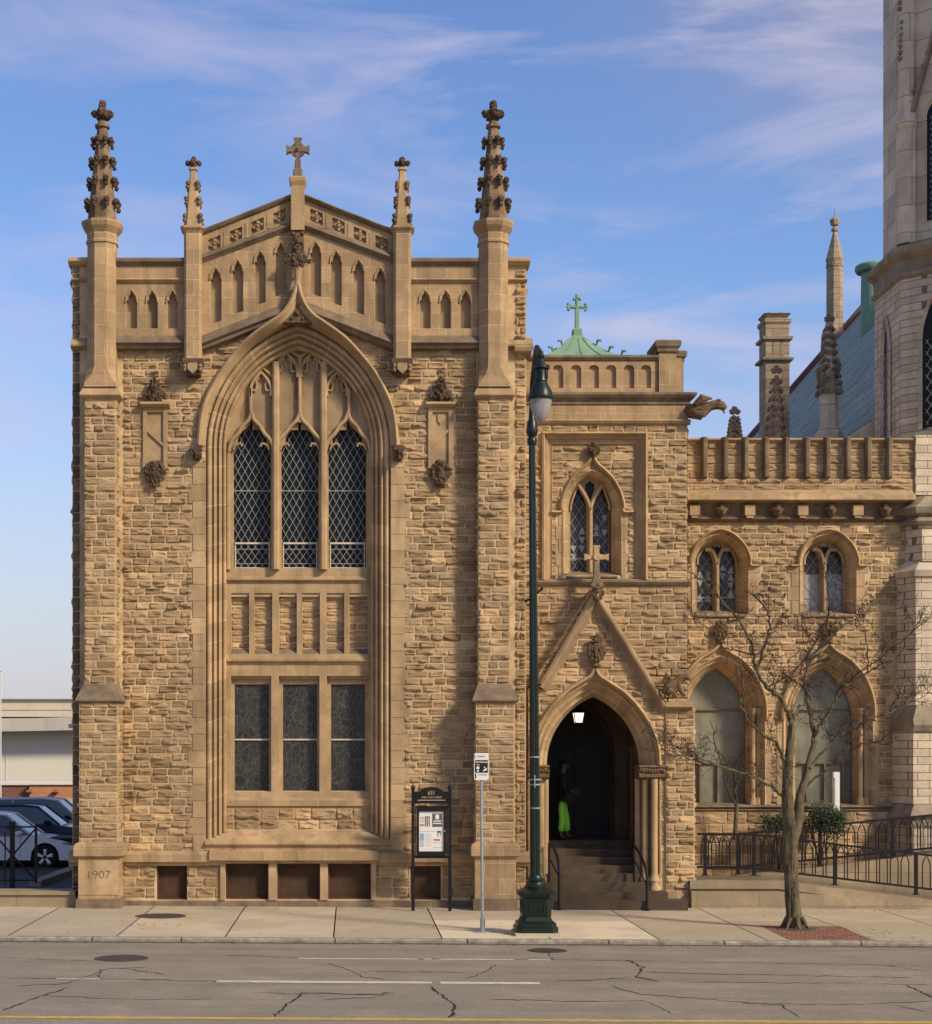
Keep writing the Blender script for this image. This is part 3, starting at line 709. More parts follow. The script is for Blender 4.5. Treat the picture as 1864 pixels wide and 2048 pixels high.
m_.hs((X(1028), Z(690)), (X(1062), Z(690)), [(F+.5, .06), (F-.16, -.05), (F-.18, -.08), (F-.16, -.16), (F, -.22), (F+.5, -.22)])
m_.build('corner_cornice', M['dressed'], chapel)

gp = MB(); d = YP
hol = []
CG = X(596, d)
for a, vt, vb, s in ((431.5, 540, 645, 0), (475, 524, 626, 0), (520, 506, 608, 0), (561, 488, 590, 0)):
    for sg in (1, -1):
        c = CG+sg*(X(a, d)-CG)
        h = head(c, Z(vb, d), Z(vt+23, d), .118, Z(vt, d)-Z(vt+23, d), TRE)
        h[0] = (h[0][0], h[0][1]-sg*.04); h[1] = (h[1][0], h[1][1]+sg*.04)
        hol.append(h)
qs = []
for a, v in ((428.7, 487), (472, 470), (515, 451.5), (559, 434)):
    for sg in (1, -1):
        c = CG+sg*(X(a, d)-CG); z = Z(v, d); k_ = .125*.414*sg
        qs.append([(c-.125, z-.125-k_), (c+.125, z-.125+k_), (c+.125, z+.125+k_), (c-.125, z+.125-k_)])
        for i in range(8):
            t_ = i*math.pi/4; rr = .075 if i % 2 == 0 else .05
            gp.blob(c+rr*math.cos(t_), YP+.02, z+rr*math.sin(t_)+rr*math.cos(t_)*.414*sg, .036 if i % 2 == 0 else .022, sy=.7, mi=0)
        gp.blob(c, YP+.01, z, .035)
out_ = [(X(404, d), Z(674, d)), (CG-.08, Z(600, d)), (CG+.08, Z(600, d)), (2*CG-X(404, d), Z(674, d)), (2*CG-X(404, d), Z(463, d)), (CG, Z(387, d)), (X(404, d), Z(463, d))]
gp.plate(out_, hol+qs, YP)
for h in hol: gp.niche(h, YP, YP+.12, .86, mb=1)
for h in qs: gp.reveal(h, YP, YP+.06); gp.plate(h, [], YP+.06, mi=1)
for a, v in ((431.5, 540), (475, 524), (520, 506), (561, 488)):
    for sg in (1, -1):
        x = CG+sg*(X(a, d)-CG); z = Z(v, d); gp.rib([(x-.12, z-.2), (x-.1, z-.08), (x, z+.06), (x+.1, z-.08), (x+.12, z-.2)], .03, YP-.03, YP)
for sg in (1, -1):
    for vA, vB, pr, mi in ((461, 385, [(F+.35, .03), (YP-.08, .0), (YP-.10, -.03), (YP-.06, -.08), (YP, -.10), (F+.35, -.1)], 2),
                           (514, 443, [(YP, .06), (YP-.08, .0), (YP-.10, -.05), (YP-.04, -.10), (YP, -.14)], 2),
                           (671, 597, [(YP, .0), (YP-.10, -.15), (YP-.12, -.19), (YP-.05, -.23), (YP-.04, -.29), (F, -.32), (F, 0)], 2)):
        A = (CG-sg*(CG-X(404, d)), Z(vA, d)); B = (CG-sg*.0, Z(vB, d))
        gp.hs(A, B, pr, mi=mi)
    for a, v in ((450, 478.5), (493.5, 461), (537, 443)):           # small buttons between the squares
        x = CG+sg*(X(a, d)-CG); gp.box(x-.03, x+.03, YP-.012, YP, Z(v+14, d), Z(v-14, d))
gp.build('gable_parapet', PM+[M['carve']], chapel)
gs = MB(); cy = YP-.08; d = cy
gs.box(CG-.135, CG+.135, cy-.12, F+.2, Z(463, d), Z(375, d)); gs.sq(CG, cy+.02, [(Z(375, d), .135), (Z(366, d), .17), (Z(359, d), .17), (Z(356, d), .15)], ch=.1)
gs.build('gable_shaft', M['mould'], chapel)
gc = MB(); z0 = Z(300, d)
gc.sq(CG, cy, [(Z(356, d), .10), (Z(342, d), .09), (Z(338, d), .065), (Z(322, d), .06)], ch=.2)
ring = [(CG+.145*math.cos(t_*math.pi/12), z0+.145*math.sin(t_*math.pi/12)) for t_ in range(24)]; ri2 = [(CG+.095*math.cos(t_*math.pi/12), z0+.095*math.sin(t_*math.pi/12)) for t_ in range(24)]
gc.prism(ring, cy-.045, cy+.045, holes=[ri2])
for (a, b, c, e) in ((-.058, .058, -.24, .235), ):
    gc.prism([(CG-.045, z0-.26), (CG+.045, z0-.26), (CG+.05, z0-.05), (CG+.16, z0-.05), (CG+.235, z0-.085), (CG+.235, z0+.085), (CG+.16, z0+.05), (CG+.05, z0+.05), (CG+.055, z0+.16), (CG+.085, z0+.235), (CG-.085, z0+.235), (CG-.055, z0+.16), (CG-.05, z0+.05), (CG-.16, z0+.05), (CG-.235, z0+.085), (CG-.235, z0-.085), (CG-.16, z0-.05), (CG-.05, z0-.05)], cy-.06, cy+.06)
gc.blob(CG, cy-.06, z0, .05)
gc.build('gable_cross', M['weather'], chapel)
fm = MB(); fm.box(CG-.12, CG+.12, YP-.16, YP, Z(496, d), Z(464, d)); fm.blob(CG, YP-.17, Z(479, d), .085, sz=1.2, sy=.6, n=8)
for s2 in (-1, 1): fm.blob(CG+s2*.033, YP-.235, Z(477, d), .018); fm.blob(CG+s2*.095, YP-.17, Z(470, d), .04); fm.blob(CG+s2*.09, YP-.17, Z(489, d), .035)
fm.blob(CG, YP-.24, Z(481, d), .017, sz=1.5); fm.blob(CG, YP-.23, Z(486, d), .022, sx=1.6, sz=.5)
fm.build('face_corbel', M['carve'], chapel)
ff = MB()
ff.lathe(CG, YP-.22, [(Z(582), .075), (Z(572), .06), (Z(553), .085), (Z(547), .11), (Z(543), .06)], 10, mi=1)
foliage(ff, CG, YP-.2, Z(532), .50, .22, 16, r=.055); foliage(ff, CG, YP-.13, Z(514), .22, .24, 10, r=.055)
ff.build('foliage_finial', [M['soot'], M['mould']], chapel)

# heraldic panels
for sg in (-1, 1):
    c = X(310.5, F-.05); c = c if sg == -1 else 2*CX-c
    c += .0
    h_ = MB(); d = F-.06
    o1 = rect(c-.25, c+.25, Z(945, d), Z(815, d)); hole = rect(c-.165, c+.165, Z(940, d), Z(824, d))
    h_.prism(o1, d, F+.02, holes=[hole]); h_.plate(hole, [], F-.012)
    s1 = [(c-.165, Z(856, d)), (c+.165, Z(886, d)), (c+.165, Z(893, d)), (c-.165, Z(863, d))]
    if sg == 1: s1 = [(2*c-x, z) for x, z in s1]
    h_.prism(s1, F-.05, F-.012)
    if sg == 1:
        h_.prism([(c-.06, Z(829)), (c+.06, Z(829)), (c+.055, Z(842)), (c, Z(850)), (c-.055, Z(842))], F-.04, F-.012)
    h_.plate(rect(c-.25, c+.25, Z(990, F), Z(945, F)), [], F-.008)
    po = h_.build('heraldic_panel', M['mould'], chapel)
    k_ = MB(); k_.hs((c-.30, Z(815, d)), (c+.30, Z(815, d)), [(F, .13), (F-.17, .10), (F-.18, .05), (F-.10, .0), (F, 0)]); k_.build('cornice', M['mould'], po)
    k_ = MB(); foliage(k_, c, F-.04, Z(783), .56, .38, 30, 'tri', r=.05); foliage(k_, c, F-.08, Z(770), .2, .2, 8, r=.05); k_.build('crown_carving', M['soot'], po)
    k_ = MB(); foliage(k_, c, F-.03, Z(950), .46, .50, 34, 'drop', r=.048)
    for s2 in (-1, 1): k_.tube([(c+s2*.13, F-.08, Z(948)), (c+s2*.25, F-.06, Z(938))], .018, 5)
    k_.lathe(c, F-.08, [(Z(962), .04), (Z(956), .1), (Z(948), .12), (Z(944), .08)], 10)
    k_.build('mask_carving', M['soot'], po)
fl = MB(); fl.box(xl-.25, xl-.02, F+1.0, F+1.3, Z(1456, 35.4), Z(1448, 35.4)); fl.tube([(xl-.12, F+1.1, Z(1460, 35.4)), (xl, F+1.1, Z(1462, 35.4))], .02); fl.build('flood_light', M['steel'], chapel)

# ------------------------------------------------------------------ entrance tower with gabled porch
TP = 35.2; GP = 34.9
tower = empty('entrance_tower', 'square sandstone entrance tower with pointed porch doorway under a steep gable with a cross', 'tower', (X(1210, TP), TP, 0))
def TX(u, d=TP): return X(u, d)
def TZ(v, d=TP): return Z(v, d)
def two_light(parent, cu, P, hwo, hwi, vao, vai, vs, vb, vl, dp, seed=1, tri=6):
    cx = X(cu, P); D = P+dp; s = D/FPX
    A, J = arch(cx, Z(vb+4, P), Z(vs, P), hwo*P/FPX, Z(vao, P), nj=4, na=5)
    B, _ = arch(cx, Z(vb, D), Z(vs, D), hwi*s, Z(vai, D), nj=4, na=5)
    m = MB(); m.loft2(A, B, [(0, P-.02), (.1, P-.03), (.2, P+.03), (.35, P+.05), (.45, P+.10), (.6, P+.12), (.7, P+.2), (.85, P+.24), (1, D)], J, seed)
    m.build('arch_moulding', [M['mould'], M['mortar']], parent, smooth=45)
    lc = hwi*.5+1.5; lw = hwi*.5-4.5
    L_ = [head(cx+sg*lc*s, Z(vb-2, D), Z(vs+6, D), lw*s, Z(vl, D)-Z(vs+6, D), PNT) for sg in (-1, 1)]
    t = MB(); t.plate(B, L_, D); 
    for h in L_: t.reveal(h, D, D+.14)
    t.build('window_wall', [M['mould'], M['mortar']], parent)
    t = MB(); t.rib([(cx, Z(vb, D)), (cx, Z(vs+2, D))], 7*s, D-.12, D)
    for sg in (-1, 1):
        h = [(cx, Z(vs+2, D)), (cx+sg*3*s, Z(vs-10, D)), (cx+sg*10*s, Z(vs-26, D)), (cx+sg*(hwi*.58)*s, Z(vai+14, D))]
        t.rib(smooth(h, 4), 7*s, D-.12, D)
        h = [(cx+sg*(lc+lw)*s, Z(vs+2, D)), (cx+sg*(lc+lw-2)*s, Z(vs-14, D)), (cx+sg*(lc+2)*s, Z(vl-1, D))]
        t.rib(smooth(h, 4), 4*s, D-.06, D)
    t.build('tracery', [M['mould'], M['mortar']], parent, smooth=40)
    t = MB(); t.plate([(cx, Z(vs-18, D)), (cx+9*s, Z(vs-40, D)), (cx+9*s, Z(vai+13, D)), (cx, Z(vai+6, D)), (cx-9*s, Z(vai+13, D)), (cx-9*s, Z(vs-40, D))], [], D-.01); t.build('spandrel_glass', M['glass'], parent)
    t = MB(); t.hs((cx-hwi*s-.08, Z(vb, D)), (cx+hwi*s+.08, Z(vb, D)), [(D+.02, .03), (P-.04, -.10), (P-.06, -.13), (P-.02, -.17), (D+.02, -.17)]); t.build('sill', M['weather'], parent)
    for sg in (-1, 1):
        c = cx+sg*lc*s; x0, x1 = c-lw*s, c+lw*s; Y = D+.12
        g = MB(); g.box(x0-.01, x1+.01, Y, Y+.02, Z(vb, D), Z(vl-4, D)); wo = g.build('window', M['stained'], parent)
        l_ = MB(); lattice(l_, x0, x1, Z(vb, D), Z(vl-4, D), Y-.02, (x1-x0)/2, .26, .008); l_.box(x0, x1, Y-.03, Y-.01, Z(vb-28, D), Z(vb-30.5, D)); l_.build('lattice', M['lead'], wo)
        if cu == 1656: l_ = MB(); l_.box(x0, x1, Y-.006, Y-.002, Z(vb-2, D), Z(vb-76, D)); l_.build('pale_blind', M['paleglass'], wo)
        r = random.Random(seed*7+sg)
        for k in range(tri):
            a = x0+(x1-x0)*r.choice((.25, .75)); z = Z(vb-12-r.random()*(vb-vs-20), D); e = (x1-x0)*.2; up = r.choice((-1, 1))
            l_ = MB(); l_.prism([(a-e, z), (a+e, z), (a, z+up*e*2.1)], Y-.012-.0005*k, Y-.006); l_.build('pale_quarry', M['lead'], wo)
    return A, cx
WA, wcx = None, None
t1 = MB()
fi = rect(TX(1101.7), TX(1271), TZ(1160), TZ(888)); fo = rect(TX(1085), TX(1292.5), TZ(1160), TZ(866))
GQ = TP+.13
WA, wcx = two_light(tower, 1184, GQ, 60, 42, 940, 956, 1019, 1146, 972, .32, 3)
tx0, tx1 = 3.6, TX(1375)
gab = [(3.7, -.3), (X(1388, GP), -.3), (X(1388, GP), Z(1414, GP)), (X(1333, GP), Z(1414, GP)), (X(1190.5, GP), Z(1172, GP)), (3.7, Z(1380, GP))]
PA, PJ = arch(X(1189, GP), -.1, Z(1530, GP), 134*GP/FPX, Z(1347, GP), nj=8, na=7)
PD = GP+.5
PB, _ = arch(X(1185.5, PD), -.1, Z(1530, PD), 92*PD/FPX, Z(1394, PD), nj=8, na=7)
t1.mi = 1
t1.plate([(tx0, Z(1172, TP)), (tx1, Z(1172, TP)), (tx1, Z(790, TP)), (tx0, Z(790, TP))], [fo[:0] or rect(TX(1085), TX(1292.5), TZ(1159), TZ(866))], TP)
t1.plate([(X(1335, TP), 2.9), (tx1, 2.9), (tx1, Z(1172, TP)), (tx0, Z(1172, TP)), (tx0, Z(1376, TP)), (X(1100, TP), Z(1340, TP)), (X(1190, TP), Z(1185, TP)), (X(1335, TP), Z(1420, TP))], [], TP)
t1.plate(fi, [WA], GQ)
t1.box(tx0, tx1, TP+.75, TP+6, 4.9, Z(800, TP)); t1.box(tx0, tx1, 38.2, TP+6, -.3, 4.9); t1.box(6.2, tx1, TP-.0, 38.2, -.3, 4.9)
t1.box(tx1-.02, tx1, TP, TP+.8, 2.9, Z(790)); t1.box(3.5, 3.9, 35.45, 38.2, -.3, 4.9)
ig = inpoly(gab); ipa = inpoly(PA); iwa = inpoly(WA); ifo = inpoly(fo)
t1.rock(X(1046, TP), tx1, Z(1172, TP), Z(850, TP), TP, lambda x, z: not ifo(x, z), seed=80, mi=0)
t1.rock(X(1046, TP), tx1, 2.9, Z(1173, TP), TP, lambda x, z: not ig(x, z-.05), seed=81, mi=0)
t1.rock(fi[0][0], fi[1][0], fi[0][1], fi[2][1], GQ, lambda x, z: not iwa(x, z) and not (z < TZ(1022) and abs(x-wcx) < .78), seed=82, mi=0, ln=(.4, .9), ch=(.16, .2))
t1.T = facetM((tx1, TP), (tx1, TP+6)); t1.rock(0, 6, 0, Z(790, TP), 0, seed=83, mi=0, cell=.09, ch=(.25, .3), ln=(.4, .7)); t1.T = None
t1.build('wall', RM, tower)
g1 = MB(); g1.mi = 1
g1.plate(gab, [PA], GP); g1.reveal(gab, GP, TP+.05)
g1.rock(3.7, X(1330, GP), .0, Z(1172, GP), GP, lambda x, z: ig(x, z) and not ipa(x, z) and z > .9, seed=84, mi=0)
g1.rock(X(1332, GP), X(1388, GP), .3, Z(1416, GP), GP-.06, None, seed=85, mi=0, ln=(.2, .4))
g1.box(X(1332, GP), X(1388, GP), GP-.06, GP+.1, .0, Z(1416, GP))
g1.T = facetM((X(1388, GP), GP-.06), (X(1388, GP), 36.8)); g1.rock(0, 1.9, .3, Z(1416, GP), 0, seed=86, mi=0); g1.T = None
g1.build('porch_gable_wall', RM, tower)
m = MB(); m.loft2(PA, PB, [(0, GP-.0), (.04, GP-.05), (.12, GP-.05), (.18, GP+.02), (.26, GP+.04), (.34, GP+.02), (.40, GP+.10), (.5, GP+.14), (.58, GP+.12), (.64, GP+.20), (.74, GP+.24), (.82, GP+.23), (.9, GP+.36), (1, PD)], PJ)
m.build('arch_moulding', [M['mould'], M['mortar']], tower, smooth=45)
# ogee hood of porch, hood of the tower window
def hoodpath(pts, c, d, n=4):
    hp_ = [(X(u, d), Z(v, d)) for u, v in smooth(pts, n)]; cc = X(c, d)
    return hp_, [(2*cc-x, z) for x, z in hp_][::-1]
def hood_build(pts, c, P, parent, prof):
    m = MB()
    for pth in hoodpath(pts, c, P): m.sweep(pth, prof)
    return m.build('hood_mould', [M['mould'], M['mortar']], parent, smooth=50)
hood_build([(1058, 1530), (1061, 1490), (1075, 1452), (1100, 1413), (1130, 1382), (1160, 1362), (1178, 1350), (1185, 1337)], 1189.5, GP, tower, [(.02, GP), (0, GP-.12), (-.04, GP-.14), (-.07, GP-.08), (-.085, GP)])
hood_build([(1102, 1022), (1121, 1022), (1119, 1012), (1126, 985), (1141, 957), (1158, 939), (1172, 927), (1179, 916)], 1184.5, GQ, tower, [(.02, GQ), (0, GQ-.09), (-.03, GQ-.11), (-.055, GQ-.06), (-.065, GQ)])
# square label frame round the window
m = MB()
pth = [(TX(1085), TZ(1160)), (TX(1085), TZ(866)), (TX(1292.5), TZ(866)), (TX(1292.5), TZ(1160))]
m.sweep(pth, [(.02, TP), (.02, TP-.07), (-.02, TP-.09), (-.05, TP-.02), (-.06, TP+.02), (-.10, TP+.02), (-.13, TP+.09), (-.16, TP+.10), (-.18, GQ-.03), (-.205, GQ-.05), (-.225, GQ)])
m.build('label_frame', [M['mould'], M['mortar']], tower, smooth=30)
for sg in (-1, 1):
    q = MB()
    z = TZ(1157); i = 0
    while z < TZ(1030):
        a = wcx+sg*(60*GQ/FPX); b = wcx+sg*(.70+.06*(i % 2)); q.box(a, b, GQ-.012, GQ+.05, z, min(TZ(1024), z+.27)); z += .28; i += 1
    q.build('quoins', [M['mould']], tower)
m = MB()
m.hs((TX(1060), TZ(1160)), (TX(1382), TZ(1160)), [(TP+.15, .05), (TP-.08, -.02), (TP-.10, -.05), (TP-.06, -.11), (TP, -.13)], mi=1)
m.build('sill_course', [M['dressed'], M['weather']], tower)
m = MB()
a, b = tx0, TX(1380)
m.box(a, tx1+.01, TP-.04, TP+.6, TZ(842), TZ(812)); m.hs((a, TZ(840)), (b, TZ(840)), [(TP, 0), (TP-.07, -.0), (TP-.1, -.03), (TP-.06, -.08), (TP, -.11)])
m.build('frieze', [M['dressed'], M['weather']], tower)
m = MB()
m.rings([[(a, TP-p_, z), (tx1+p_, TP-p_, z), (tx1+p_, TP+6, z), (a, TP+6, z)] for z, p_ in ((TZ(813), .0), (TZ(809), .05), (TZ(803), .05), (TZ(797), .13), (TZ(792), .17), (TZ(788), .17), (TZ(786), .10), (TZ(784), .0))])
m.build('cornice', M['weather'], tower)
PP = TP+.12; d = PP
m = MB(); hol = [head(X(c, d), Z(776, d), Z(738, d), 10.5*d/FPX, Z(730, d)-Z(738, d), FLT) for c in (1080, 1116, 1152, 1187.5, 1222, 1258, 1292)]
m.plate(rect(tx0, TX(1318), Z(788, d), Z(718, d)), hol, PP)
for h in hol: m.niche(h, PP, PP+.07, .95, mb=0)
m.box(tx0, tx1, PP+.3, PP+.35, Z(788, d), Z(716, d))
m.hs((tx0, Z(711, d)), (TX(1320), Z(711, d)), [(PP+.35, 0), (PP-.06, 0), (PP-.07, -.05), (PP-.03, -.10), (PP, -.12), (PP+.35, -.12)], mi=1)
m.T = facetM((tx1-.1, PP), (tx1-.1, PP+5.5)); m.box(0, 5.5, 0, .3, Z(788, d), Z(716, d)); m.T = None
m.build('parapet', [M['dressed'], M['weather']], tower)
for x0, x1, v0, dy in ((1317, 1352, 682, 0), (1351, 1373, 692, .5)):
    m = MB(); A_, B_ = X(x0, d), X(x1, d)
    m.box(A_, B_, PP-.06+dy, PP+.8+dy, Z(790, d), Z(v0+20, d))
    zc = Z(v0, d); cx_ = (A_+B_)/2; h = (B_-A_)/2
    m.rings([[(cx_-h-p_, PP-.06-p_+dy, z), (cx_+h+p_, PP-.06-p_+dy, z), (cx_+h+p_, PP+.8+p_+dy, z), (cx_-h-p_, PP+.8+p_+dy, z)] for z, p_ in ((zc-.26, 0), (zc-.24, .04), (zc-.18, .04), (zc-.13, .08), (zc-.03, .09), (zc, .05))], mi=1)
    m.build('corner_pier', [M['dressed'], M['weather']], tower)
# gable copings, kneeler, cross, carvings
m = MB(); d = GP-.1
ap = (X(1191, d), Z(1178, d)); kl = (X(1076, d), Z(1372, d)); kr = (X(1331, d), Z(1404, d))
cop = [(.0, TP+.0), (.0, GP-.16), (-.05, GP-.20), (-.09, GP-.19), (-.15, GP-.10), (-.17, GP-.04), (-.22, GP-.03), (-.23, GP)]
m.sweep([kl, ap, kr, (X(1384, d), Z(1404, d))], cop)
m.box(X(1330, d), X(1386, d), GP-.2, GP+.3, Z(1414, d), Z(1402, d))
m.build('gable_coping', M['panel'], tower, smooth=30)
m = MB(); cx = X(1191, GP); cy = GP-.12
m.sq(cx, cy, [(Z(1174, d), .14), (Z(1160, d), .09), (Z(1155, d), .06), (Z(1125, d), .055)], ch=.15, mi=1); z0 = Z(1114.5, d)
m.prism([(cx-.055, Z(1125, d)), (cx+.055, Z(1125, d)), (cx+.055, z0-.055), (cx+.18, z0-.045), (cx+.25, z0-.075), (cx+.25, z0+.075), (cx+.18, z0+.045), (cx+.055, z0+.055), (cx+.055, z0+.17), (cx+.075, z0+.24), (cx-.075, z0+.24), (cx-.055, z0+.17), (cx-.055, z0+.055), (cx-.18, z0+.045), (cx-.25, z0+.075), (cx-.25, z0-.075), (cx-.18, z0-.045), (cx-.055, z0-.055)], cy-.055, cy+.055)
m.T = Matrix.Translation((cx, cy-.075, z0)) @ Matrix.Rotation(R(90), 4, 'X'); m.lathe(0, 0, [(-.02, .07), (.0, .085), (.02, .07)], 16); m.T = None
m.build('gable_cross', [M['mould'], M['weather']], tower)
m = MB(); foliage(m, cx, cy-.12, Z(1186, d), .24, .3, 14, r=.05); m.build('face_carving', M['carve'], tower)
m = MB(); cx = X(1192, GP)
m.lathe(cx, GP-.08, [(Z(1337, d), .05), (Z(1331, d), .10), (Z(1326, d), .05), (Z(1318, d), .07)], 10)
foliage(m, cx, GP-.08, Z(1304, d), .36, .34, 26, r=.045); foliage(m, cx, GP-.09, Z(1282, d), .20, .22, 14, r=.04); m.build('foliage_finial', M['carve'], tower)
m = MB(); cx = X(1186, GQ)
m.lathe(cx, GQ-.06, [(Z(917, GQ), .04), (Z(911, GQ), .08), (Z(907, GQ), .05)], 8); foliage(m, cx, GQ-.05, Z(899, GQ), .24, .2, 16, r=.045); m.build('foliage_finial', M['soot'], tower)
m = MB(); gx = lambda u: X(u, GP-.2)                                     # crouching griffin on the kneeler
m.tube([(gx(1330), GP-.2, Z(1389)), (gx(1337), GP-.22, Z(1374)), (gx(1352), GP-.22, Z(1364)), (gx(1362), GP-.22, Z(1354)), (gx(1374), GP-.24, Z(1352)), (gx(1380), GP-.25, Z(1359))], [.09, .12, .10, .085, .075, .03], 8)
m.tube([(gx(1355), GP-.25, Z(1368)), (gx(1360), GP-.26, Z(1380)), (gx(1368), GP-.26, Z(1391))], [.06, .045, .04], 6)
m.tube([(gx(1334), GP-.28, Z(1378)), (gx(1344), GP-.28, Z(1384)), (gx(1350), GP-.27, Z(1392))], [.08, .06, .04], 6)
for k in range(6): m.tube([(gx(1352), GP-.26, Z(1370)), (gx(1338), GP-.28, Z(1362-k*1.5)), (gx(1320+k*2), GP-.25, Z(1366-k*4.5))], [.035, .04, .02], 5)
m.build('griffin_carving', M['carve'], tower)
m = MB(); yk = TP-.1; gx = lambda u: X(u, yk)
m.tube([(gx(1374), yk+.2, Z(818, yk)), (gx(1390), yk, Z(822, yk)), (gx(1405), yk-.05, Z(822, yk)), (gx(1418), yk-.1, Z(814, yk)), (gx(1432), yk-.12, Z(811, yk)), (gx(1442), yk-.12, Z(814, yk)), (gx(1450), yk-.12, Z(819, yk))], [.13, .17, .15, .10, .11, .10, .04], 8)
for sg in (-1, 1):
    m.tube([(gx(1388), yk+sg*.15, Z(812, yk)), (gx(1400), yk+sg*.2, Z(800, yk)), (gx(1420), yk+sg*.2, Z(801, yk))], [.06, .09, .02], 6)
    m.tube([(gx(1385), yk+sg*.12, Z(828, yk)), (gx(1404), yk+sg*.15, Z(831, yk)), (gx(1412), yk+sg*.15, Z(824, yk))], [.06, .07, .03], 6)
    m.blob(gx(1434), yk-.12+sg*.07, Z(805, yk), .04)
m.tube([(gx(1442), yk-.12, Z(820, yk)), (gx(1447), yk-.12, Z(829, yk))], [.03, .015], 5)
m.build('gargoyle', M['carve'], tower)
# capitals, shafts of the doorway
for sg in (-1, 1):
    m = MB(); c = X(1187.5, GP)
    x0, x1 = sorted((c+sg*.93, c+sg*1.47)); x0 = max(x0, 3.68)
    m.hs((x0, Z(1530, GP)), (x1, Z(1530, GP)), [(PD+.02, .0), (GP-.10, 0), (GP-.12, -.04), (GP-.08, -.08), (GP-.06, -.16), (GP-.10, -.2), (GP-.1, -.25), (GP-.03, -.30), (PD+.02, -.30)])
    for k in range(9): m.blob(x0+.03+(x1-x0-.06)*k/8, GP-.08, Z(1541, GP)+rnd.uniform(-.02, .02), .045)
    m.build('capital', [M['carve']], tower)
    m = MB()
    for o, yy in ((1.25, GP-.03), (1.08, GP+.1), (.97, GP+.3)):
        xx = c+sg*o
        if xx > 3.7: m.lathe(xx, yy, [(.30, .13), (.36, .13), (.40, .10), (.46, .10), (.50, .12), (.56, .10), (.66, .07), (Z(1558, GP), .07)], 12)
    if sg == 1: m.box(c+.95, c+1.45, GP-.05, PD, -.1, .30)
    m.build('jamb_shaft', M['mould'], tower, smooth=40)
m = MB(); m.box(X(1326, GP), X(1392, GP), GP-.14, GP+.6, -.3, .16); m.box(X(1329, GP), X(1390, GP), GP-.1, GP+.6, .16, .30)
m.build('pier_plinth', M['dressed'], tower)
# porch interior
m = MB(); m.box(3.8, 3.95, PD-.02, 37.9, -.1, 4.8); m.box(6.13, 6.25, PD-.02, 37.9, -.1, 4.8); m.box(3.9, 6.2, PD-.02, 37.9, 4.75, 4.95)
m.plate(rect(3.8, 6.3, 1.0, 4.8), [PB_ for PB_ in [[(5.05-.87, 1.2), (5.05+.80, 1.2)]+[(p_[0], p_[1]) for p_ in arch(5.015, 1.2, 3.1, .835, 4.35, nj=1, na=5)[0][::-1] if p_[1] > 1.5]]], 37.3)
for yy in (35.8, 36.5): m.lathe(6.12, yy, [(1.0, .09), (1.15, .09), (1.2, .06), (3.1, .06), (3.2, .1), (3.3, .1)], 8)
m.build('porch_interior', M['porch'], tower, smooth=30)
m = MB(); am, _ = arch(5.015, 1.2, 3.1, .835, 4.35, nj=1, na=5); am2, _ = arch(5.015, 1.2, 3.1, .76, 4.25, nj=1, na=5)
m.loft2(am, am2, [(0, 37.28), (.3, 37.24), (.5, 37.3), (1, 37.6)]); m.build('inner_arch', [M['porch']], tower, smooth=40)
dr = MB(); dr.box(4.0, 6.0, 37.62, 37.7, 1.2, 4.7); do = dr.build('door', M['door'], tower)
m = MB(); m.box(4.2, 5.85, 37.57, 37.62, 3.24, 3.32); m.box(5.0, 5.04, 37.6, 37.62, 1.25, 4.4)
for k in range(5): m.box(4.28+k*.36, 4.29+k*.36, 37.6, 37.62, 1.3, 3.2)
m.build('rail', M['door'], do)
m = MB(); m.blob(4.95, 37.56, 2.25, .03); m.box(4.93, 4.97, 37.58, 37.62, 2.15, 2.3); m.build('handle', M['brass'], do)
m = MB()
m.box(3.9, X(1376, 34.0), 34.0, 34.6, -.15, .15); m.box(3.9, X(1336, 34.33), 34.33, 35.6, .13, .30)
for i in range(2, 8): m.box(3.9, 6.15, 34.0+.33*i, 37.9, .15*i-.02, .156*(i+1))
m.build('steps', M['step'], tower)
# green copper roof with cross
m = MB(); cx = X(1154, 38); cy = 38.0; d = 38
prof_ = [(Z(765, d), 1.35), (Z(729, d), .86), (Z(716, d), .62), (Z(698, d), .38), (Z(681, d), .20), (Z(673, d), .11)]
m.sq(cx, cy, prof_, ch=.02)
for i in range(4):
    a_ = math.pi/4+i*math.pi/2
    for z, h in prof_[1:4]:
        m.tube([(cx+1.41*h*math.cos(a_), cy+1.41*h*math.sin(a_), z), (cx+1.41*(h+.03)*math.cos(a_), cy+1.41*(h+.03)*math.sin(a_), z+.10), (cx+1.41*(h+.10)*math.cos(a_), cy+1.41*(h+.10)*math.sin(a_), z+.07)], [.02, .032, .028], 6)
    for k in (-.5, 0, .5):
        P_ = [(cx+h*math.cos(i*math.pi/2)-h*k*math.sin(i*math.pi/2), cy+h*math.sin(i*math.pi/2)+h*k*math.cos(i*math.pi/2), z+.01) for z, h in prof_[:5]]; m.tube(P_, .012, 4)
m.build('copper_roof', M['copper'], tower)
m = MB(); m.sq(cx, cy, [(Z(674, d), .11), (Z(661, d), .11), (Z(656, d), .05), (Z(640, d), .048), (Z(618, d), .045)], ch=.2)
m.tube([(cx, cy, Z(620, d)), (cx, cy, Z(600, d))], .045, 8); m.tube([(cx-.15, cy, Z(614, d)), (cx+.15, cy, Z(614, d))], .045, 8)
for dx, v in ((-.19, 614), (.19, 614)):
    for dz in (-.06, .06, 0): m.blob(cx+dx*(1 if dz else 1.08), cy, Z(v, d)+dz, .04, n=8)
for dx in (-.06, .06, 0): m.blob(cx+dx, cy, Z(598 if dx else 593, d), .042, sz=1 if dx else 1.4, n=8)
m.build('copper_cross', M['copper'], tower)

